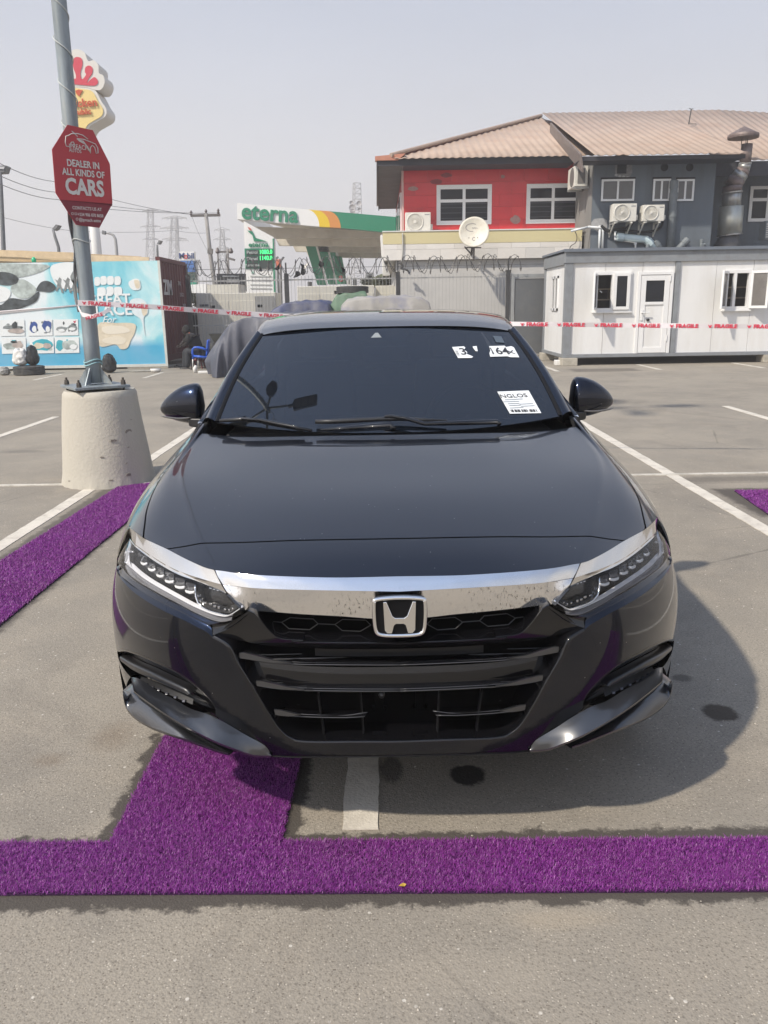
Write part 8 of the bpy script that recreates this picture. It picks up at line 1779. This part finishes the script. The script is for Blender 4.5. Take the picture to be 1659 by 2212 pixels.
# three glossy bars (the lowest split in two)
def gbar(name, pxt, pxm, pxb, e0, s_in=0.0, half=False):
    """blade with an upper shelf, a front edge and an underside; rails from its outer end inwards"""
    T1, g1 = rails_px(pxt, (.45, .58), [e0 - .034] * len(pxt)); T2, g2 = rails_px(pxm, (.45, .57), [e0 - .012] * len(pxm)); T3, g3 = rails_px(pxb, (.45, .56), [e0 + .001] * len(pxb))
    if not half:
        for R_ in (T1, T2, T3): R_[-1] = R_[-1] * (0, 1, 1)
    T4 = up(T3, (0, .05, -.002)); pts = [loft([T1, T2], 60, 2), loft([T2, [(a + b) / 2 + np.array((0, -.0015, 0)) for a, b in zip(T2, T3)], T3], 60, 4), loft([T3, T4], 60, 1)]
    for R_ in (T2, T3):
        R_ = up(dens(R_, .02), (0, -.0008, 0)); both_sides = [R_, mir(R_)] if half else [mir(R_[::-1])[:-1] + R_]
        for P in both_sides: MB().tube(P, .0011 if R_ is T2 else .0014, 5).make('blade_highlight', EDGE, car, smooth=True)
    return both(name, pts, GLOSS, out_dir=(0, -1, .6))
EDGE = M('highlight_grey', (.045, .046, .05), .25, coat=.6)  # pale tone for tubes that stand in for highlights along the blades
Q = lambda q, *p: [(q, x) for x in p]
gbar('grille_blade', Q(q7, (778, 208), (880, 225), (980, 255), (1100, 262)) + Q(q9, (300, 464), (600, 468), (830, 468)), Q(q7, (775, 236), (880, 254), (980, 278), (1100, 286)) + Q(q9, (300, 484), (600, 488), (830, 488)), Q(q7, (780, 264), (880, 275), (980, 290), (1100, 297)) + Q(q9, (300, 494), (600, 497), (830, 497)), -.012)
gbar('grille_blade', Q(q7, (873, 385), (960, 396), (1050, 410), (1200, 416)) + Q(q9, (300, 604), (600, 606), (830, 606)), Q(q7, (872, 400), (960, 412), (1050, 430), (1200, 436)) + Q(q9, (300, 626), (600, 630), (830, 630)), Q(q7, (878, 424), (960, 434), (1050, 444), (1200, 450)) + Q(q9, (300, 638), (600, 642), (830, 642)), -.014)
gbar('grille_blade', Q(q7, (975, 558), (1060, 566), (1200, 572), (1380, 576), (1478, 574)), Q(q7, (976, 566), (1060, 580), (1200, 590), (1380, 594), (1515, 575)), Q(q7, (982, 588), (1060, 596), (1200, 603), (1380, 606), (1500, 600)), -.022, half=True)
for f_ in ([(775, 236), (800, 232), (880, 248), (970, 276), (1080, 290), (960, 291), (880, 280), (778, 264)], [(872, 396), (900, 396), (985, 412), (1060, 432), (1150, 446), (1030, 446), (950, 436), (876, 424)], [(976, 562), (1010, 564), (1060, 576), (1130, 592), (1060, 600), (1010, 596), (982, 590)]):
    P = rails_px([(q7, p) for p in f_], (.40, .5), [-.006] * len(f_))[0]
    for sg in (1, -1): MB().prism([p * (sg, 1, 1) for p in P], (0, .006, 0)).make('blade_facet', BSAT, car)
# smooth dark valance between first and second blade
both('grille_valance', [loft([srail(.556, -.050, 0, .405), srail(.52, -.040, 0, .39), srail(.490, -.036, 0, .375)], 40, 6)], GLOSS, out_dir=(0, -1, 0))
# struts and lower ducts
for x, ya, yb in [(1235, 470, 700), (1482, 470, 700)]:
    A = hit(FSe(-.04), *q7(x - 8, ya), (.2, .47)); B = hit(FSe(-.04), *q7(x + 30 if x < 1300 else x + 10, yb), A); A = FS0(np.array([A[0]]), np.array([A[1]]), -.045)[0]; B = FS0(np.array([B[0]]), np.array([B[1]]), -.04)[0]
    for sg in (1, -1): MB().bar(A * (sg, 1, 1), B * (sg, 1, 1), .022, .004).make('grille_strut', MATT, car)
for sg in (1, -1):
    for z, x0_, x1_ in ((.335, .06, .26), (.318, .03, .28)): MB().box(min(sg * x0_, sg * x1_), max(sg * x0_, sg * x1_), .13, .16, z, z + .008).make('duct_edge', SATIN, car)
    MB().box(sg * .055 - .012, sg * .055 + .012, .10, .13, .40, .475).box(sg * .055 - .02, sg * .055 + .02, .10, .125, .40, .412).make('sensor_bracket', CAV, car, bev=.002)
for k in range(6): MB().box(-.28, .28, .145, .15, .385 + .018 * k, .389 + .018 * k).make('radiator_slat', MATT, car)
MB().lathe((-.048, .095, .452), [(0, -.004), (.008, 0), (.009, .012)], 12, 'y').make('tow_eye_cap', SATIN, car)
# hexagon mesh in the upper opening
HX = M('mesh_edge', (.05, .05, .052), .35, .3)
def hexline(pts):
    P = [rails_px([(q9, p)], (.2, .68), [-.068])[0][0] for p in pts]
    for sg in (1, -1): MB().tube([p * (sg, 1, 1) for p in P], .0013, 5).make('mesh_wire', HX, car)
for pts in [[(130, 258), (175, 262)], [(175, 262), (222, 236), (350, 244), (376, 270)], [(175, 262), (215, 297), (330, 303), (376, 270)], [(376, 270), (470, 274)], [(470, 274), (512, 246), (640, 250), (668, 278)], [(470, 274), (510, 308), (610, 312), (668, 278)]]: hexline(pts)
# ---- emblem: rounded frame with the slab-legged H
EC = np.array((0, .0, .727)); EM = thing('x', None, None); bpy.data.objects.remove(EM)
em = bpy.data.objects.new('emblem', None); link(em, car)
ey_ = -.028; tilt = .10
def ep(x, z, d=0.0): return np.array((x * .935, ey_ - d + tilt * z, .724 + z * .86))
fr_px = [(-.066, .044), (-.060, .052), (-.03, .0555), (0, .0565), (.03, .0555), (.060, .052), (.066, .044), (.0665, .0), (.063, -.035), (.055, -.047), (.035, -.0515), (0, -.0525), (-.035, -.0515), (-.055, -.047), (-.063, -.035), (-.0665, .0)]
fr_c = [tuple(p) for p in blob(fr_px, 4)]
MB().tube([ep(*p) for p in fr_c], .0052, 10, closed=True).make('emblem_frame', CHRC, em, smooth=True)
MB().prism([ep(*p, -.004) for p in fr_c], (0, .02, 0)).make('emblem_back', M('emblem_black', (.004, .004, .005), .35, spec=.15), em)
hpoly = [(-.043, .046), (-.034, .047), (-.019, .006), (-.012, .0), (.012, .0), (.019, .006), (.034, .047), (.043, .046), (.040, -.036), (.033, -.045), (.021, -.045), (.015, -.022), (.010, -.018), (-.010, -.018), (-.015, -.022), (-.021, -.045), (-.033, -.045), (-.040, -.036)]
MB().prism([ep(*p, .004) for p in hpoly], (0, .008, 0)).make('emblem_letter', CHRC, em, bev=.0018)
MB().prism([ep(p[0] * .9, p[1] * .78 - .004, -.008) for p in fr_c], (0, .04, 0)).make('emblem_mount', GLOSS, em)
# ---- wipers
WPR = M('wiper_black', (.012, .012, .013), .45, coat=.3)
def wpt(px, py, e):
    a, b = hit(lambda u, v: WS(u, v, e), px, py, (.2, .05)); p = WS(np.array([a]), np.array([b]), e)[0]; return p * (-1, 1, 1)
def q2(x, y): return (1500 + x / 1.659) * .54, (1200 + y / 1.659) * .54
wl = MB().tube([wpt(*q1(*p), .022) for p in [(165, 1002), (340, 990), (480, 1000), (640, 1035), (760, 1058), (860, 1085)]], [.007, .009, .009, .009, .008, .005], 8).make('wiper_blade', WPR, car, smooth=True)
MB().tube([wpt(*q1(*p), .034) for p in [(345, 985), (500, 996), (620, 1022), (780, 1052), (925, 1083)]], [.005, .007, .008, .008, .006], 8).make('wiper_arm', GLOSS, wl, smooth=True)
wr = MB().tube([wpt(*q, .022) for q in [q1(958, 1010), q1(1100, 1008), q1(1300, 998), q1(1500, 988), q1(1650, 985), q2(300, 795), q2(480, 802)]], [.009, .010, .010, .009, .009, .008, .005], 8).make('wiper_blade', WPR, car, smooth=True)
MB().tube([wpt(*q, .034) for q in [q1(1530, 968), q1(1600, 960), q2(100, 770), q2(200, 785), q2(330, 822), q2(600, 815), q2(810, 808), q2(825, 825)]], [.005, .007, .008, .008, .008, .010, .010, .010], 8).make('wiper_arm', GLOSS, wr, smooth=True)
MB().tube([wpt(*q, .030) for q in [q1(1000, 1078), q1(1250, 1062), q1(1580, 1035), q1(1600, 1070)]], [.004, .010, .012, .013], 8).make('wiper_arm', GLOSS, wl, smooth=True)
both('cowl', [loft([[HS(np.array([a]), np.array([b - .004]))[0] + (0, 0, -.012) for a, b in rear_g], [HS(np.array([a]), np.array([b]))[0] * (1, 1, 0) + np.array((0, .16, HS(np.array([a]), np.array([b]))[0][2] - .035)) for a, b in rear_g]], 40, 3)], MATT, out_dir=(0, 0, 1))
# ---- paper stickers on the screen
PAP = M('sticker_paper', (.70, .72, .72), .6); INK = M('sticker_ink', (.03, .03, .035), .6); GREYP = M('sticker_grey', (.20, .23, .26), .5)
WSR = lambda u, v, e: WS(u, v, e)
def sticker(label, q, pts, mat=PAP, e=.003):
    P = [wpt(*q(*p), e) for p in pts]; n = np.cross(P[1] - P[0], P[-1] - P[0]); n /= np.linalg.norm(n); n = n if n[1] < 0 else -n
    o = MB().prism(P, -n * .0008).make('sticker', mat, car); o['label'] = label; return o, P, n
def stx(body, q, p, size, parent, xa, n, off=0, sx=1.0, e=.004): 
    xa = np.array(xa); ya = np.cross(n, xa); ya = ya if ya[2] > 0 else -ya
    return text('sticker_print', body, INK, parent, wpt(*q(*p), e) , xa, ya, size, off, .0002, sx=sx)
st1, P, n = sticker('white sheet with large letters low on the driver side of the screen', q2, [(812, 608), (1020, 600), (1104, 750), (896, 754)]); xa = P[1] - P[0]
stx('NGLOS', q2, (920, 636), .037, st1, xa, n, .002)
for k, (x, y, w_) in enumerate([(900, 662, .05), (960, 658, .03), (905, 675, .07), (920, 688, .05), (1005, 690, .06), (930, 700, .05), (1015, 704, .06), (940, 716, .06)]):
    c = wpt(*q2(x, y), .004); ux = xa / np.linalg.norm(xa); uy = np.cross(n, ux); MB().prism([c - ux * w_ / 2, c + ux * w_ / 2, c + ux * w_ / 2 + uy * .003, c - ux * w_ / 2 + uy * .003], n * .0003).make('fine_print', GREYP, st1)
for k in range(26):
    if k % 7 == 3: continue
    f = k / 26; x = 898 + f * 176; c = wpt(*q2(x + 4, 734 - f * 2), .004); d_ = wpt(*q2(x + 10, 726 - f * 2), .004); MB().bar(wpt(*q2(x, 727 - 2 * f), .0042), wpt(*q2(x + 9, 743 - 2 * f), .0042), .0016 + .0018 * (k % 3), .0003).make('barcode_line', INK, st1)
st2, P, n = sticker('torn white lot sticker with a 3 high on the screen', q2, [(512, 312), (590, 307), (600, 316), (592, 330), (612, 345), (610, 358), (652, 375), (642, 384), (552, 385)]); xa2 = wpt(*q2(640, 350), .003) - wpt(*q2(540, 352), .003)
stx('3', q2, (585, 343), .085, st2, xa2, n, .012, sx=.8)
for k in range(6): MB().bar(wpt(*q2(530 + k * 3, 335 + k * 6), .0042), wpt(*q2(548 + k * 3, 334 + k * 6), .0042), .002 + .002 * (k % 2), .0003).make('barcode_line', INK, st2)
st3, P, n = sticker('torn white lot sticker with 164 high on the driver side of the screen', q2, [(758, 306), (860, 303), (870, 312), (905, 306), (922, 314), (958, 380), (900, 379), (880, 373), (765, 376), (760, 352), (766, 335)])
stx('164', q2, (822, 340), .088, st3, xa2, n, .012, sx=.72); stx('X', q2, (902, 347), .05, st3, xa2, n, .0)
sticker('small shred of torn white sticker high on the screen', q2, [(648, 308), (675, 305), (682, 340), (668, 338), (655, 322)])
sticker('faint grey square film near the top corner of the screen', q2, [(782, 238), (838, 241), (860, 284), (805, 280)], M('grey_film', (.07, .09, .11), .35))
# ---- door mirrors
def q8(x, y): return (2200 + x / 1.9025) * .54, (1400 + y / 1.9025) * .54
MC = np.array((.916, 1.885, 1.004))
mk = bpy.data.objects
for sg in (1, -1):
    dm = bpy.data.objects.new('door_mirror', None); link(dm, car)
    def shell(u, v, sg=sg):
        a = 2 * math.pi * u; t = v   # v: 0 outer tip .. 1 inboard end
        x = .148 - .218 * t; r = math.sin(math.pi * min(1, t * .60 + .0)) ** .62 if t < .83 else math.sin(math.pi * .498) ** .62 * (1 - ((t - .83) / .17) ** 2.5) ** .5 if t < 1 else 0
        hz_ = (.096 * r) * (1.08 if math.sin(a) > 0 else .86); hy = .075 * r; zc_ = .018 * math.sin(math.pi * t * .5) + .004
        sa, ca = math.sin(a), math.cos(a); sa = math.copysign(abs(sa) ** .9, sa); ca = math.copysign(abs(ca) ** .8, ca)
        return (sg * (MC[0] + x), MC[1] + .02 + hy * ca * (1.0 if ca < 0 else .45) + .03 * (1 - t) - .015, MC[2] + zc_ + hz_ * sa)
    o = MB().grid(shell, 40, 30).make('mirror_cap', BODY, dm, smooth=True)
    MB().hexa([(sg * .80, 1.80, .92), (sg * .80, 1.92, .92), (sg * .80, 1.92, .975), (sg * .80, 1.80, .975)], [(sg * .92, 1.84, .935), (sg * .92, 1.92, .935), (sg * .92, 1.92, .975), (sg * .92, 1.84, .975)]).make('mirror_arm', SATIN, dm, bev=.010)
    P = [np.array((sg * (MC[0] + .128 - .19 * t), MC[1] - .052 + .02 * abs(t - .5), MC[2] - .018 - .012 * math.sin(math.pi * t))) for t in np.linspace(0, .95, 10)]
    MB().tube(P, [.001, .004, .005, .005, .005, .005, .005, .004, .003, .001], 6).make('indicator_strip', M('indicator_lens', (.10, .095, .09), .1, coat=1), dm, smooth=True)
    MB().prism([(sg * (MC[0] - .05 + .18 * f), MC[1] + .052, MC[2] + z) for f, z in ((0, -.05), (1, -.03), (1, .05), (0, .08))], (0, .004, 0)).make('mirror_glass', CHRC, dm)
# ------------------------------------------------------------------ dusty air: one closed box of thin even haze round the whole place
hm = bpy.data.materials.new('harmattan_haze'); hm.use_nodes = True; hn = hm.node_tree.nodes; hn.remove(hn['Principled BSDF'])
pv = hn.new('ShaderNodeVolumePrincipled'); pv.inputs['Color'].default_value = (.93, .91, .90, 1); pv.inputs['Density'].default_value = 0.0028; pv.inputs['Anisotropy'].default_value = .3
hm.node_tree.links.new(pv.outputs[0], hn['Material Output'].inputs['Volume'])
hz_box = MB().box(-1600, 1600, -1600, 2600, -1, 48).make('haze', hm, None); hz_box['kind'] = 'stuff'
SC.cycles.volume_bounces = 1
bpy.context.view_layer.update()
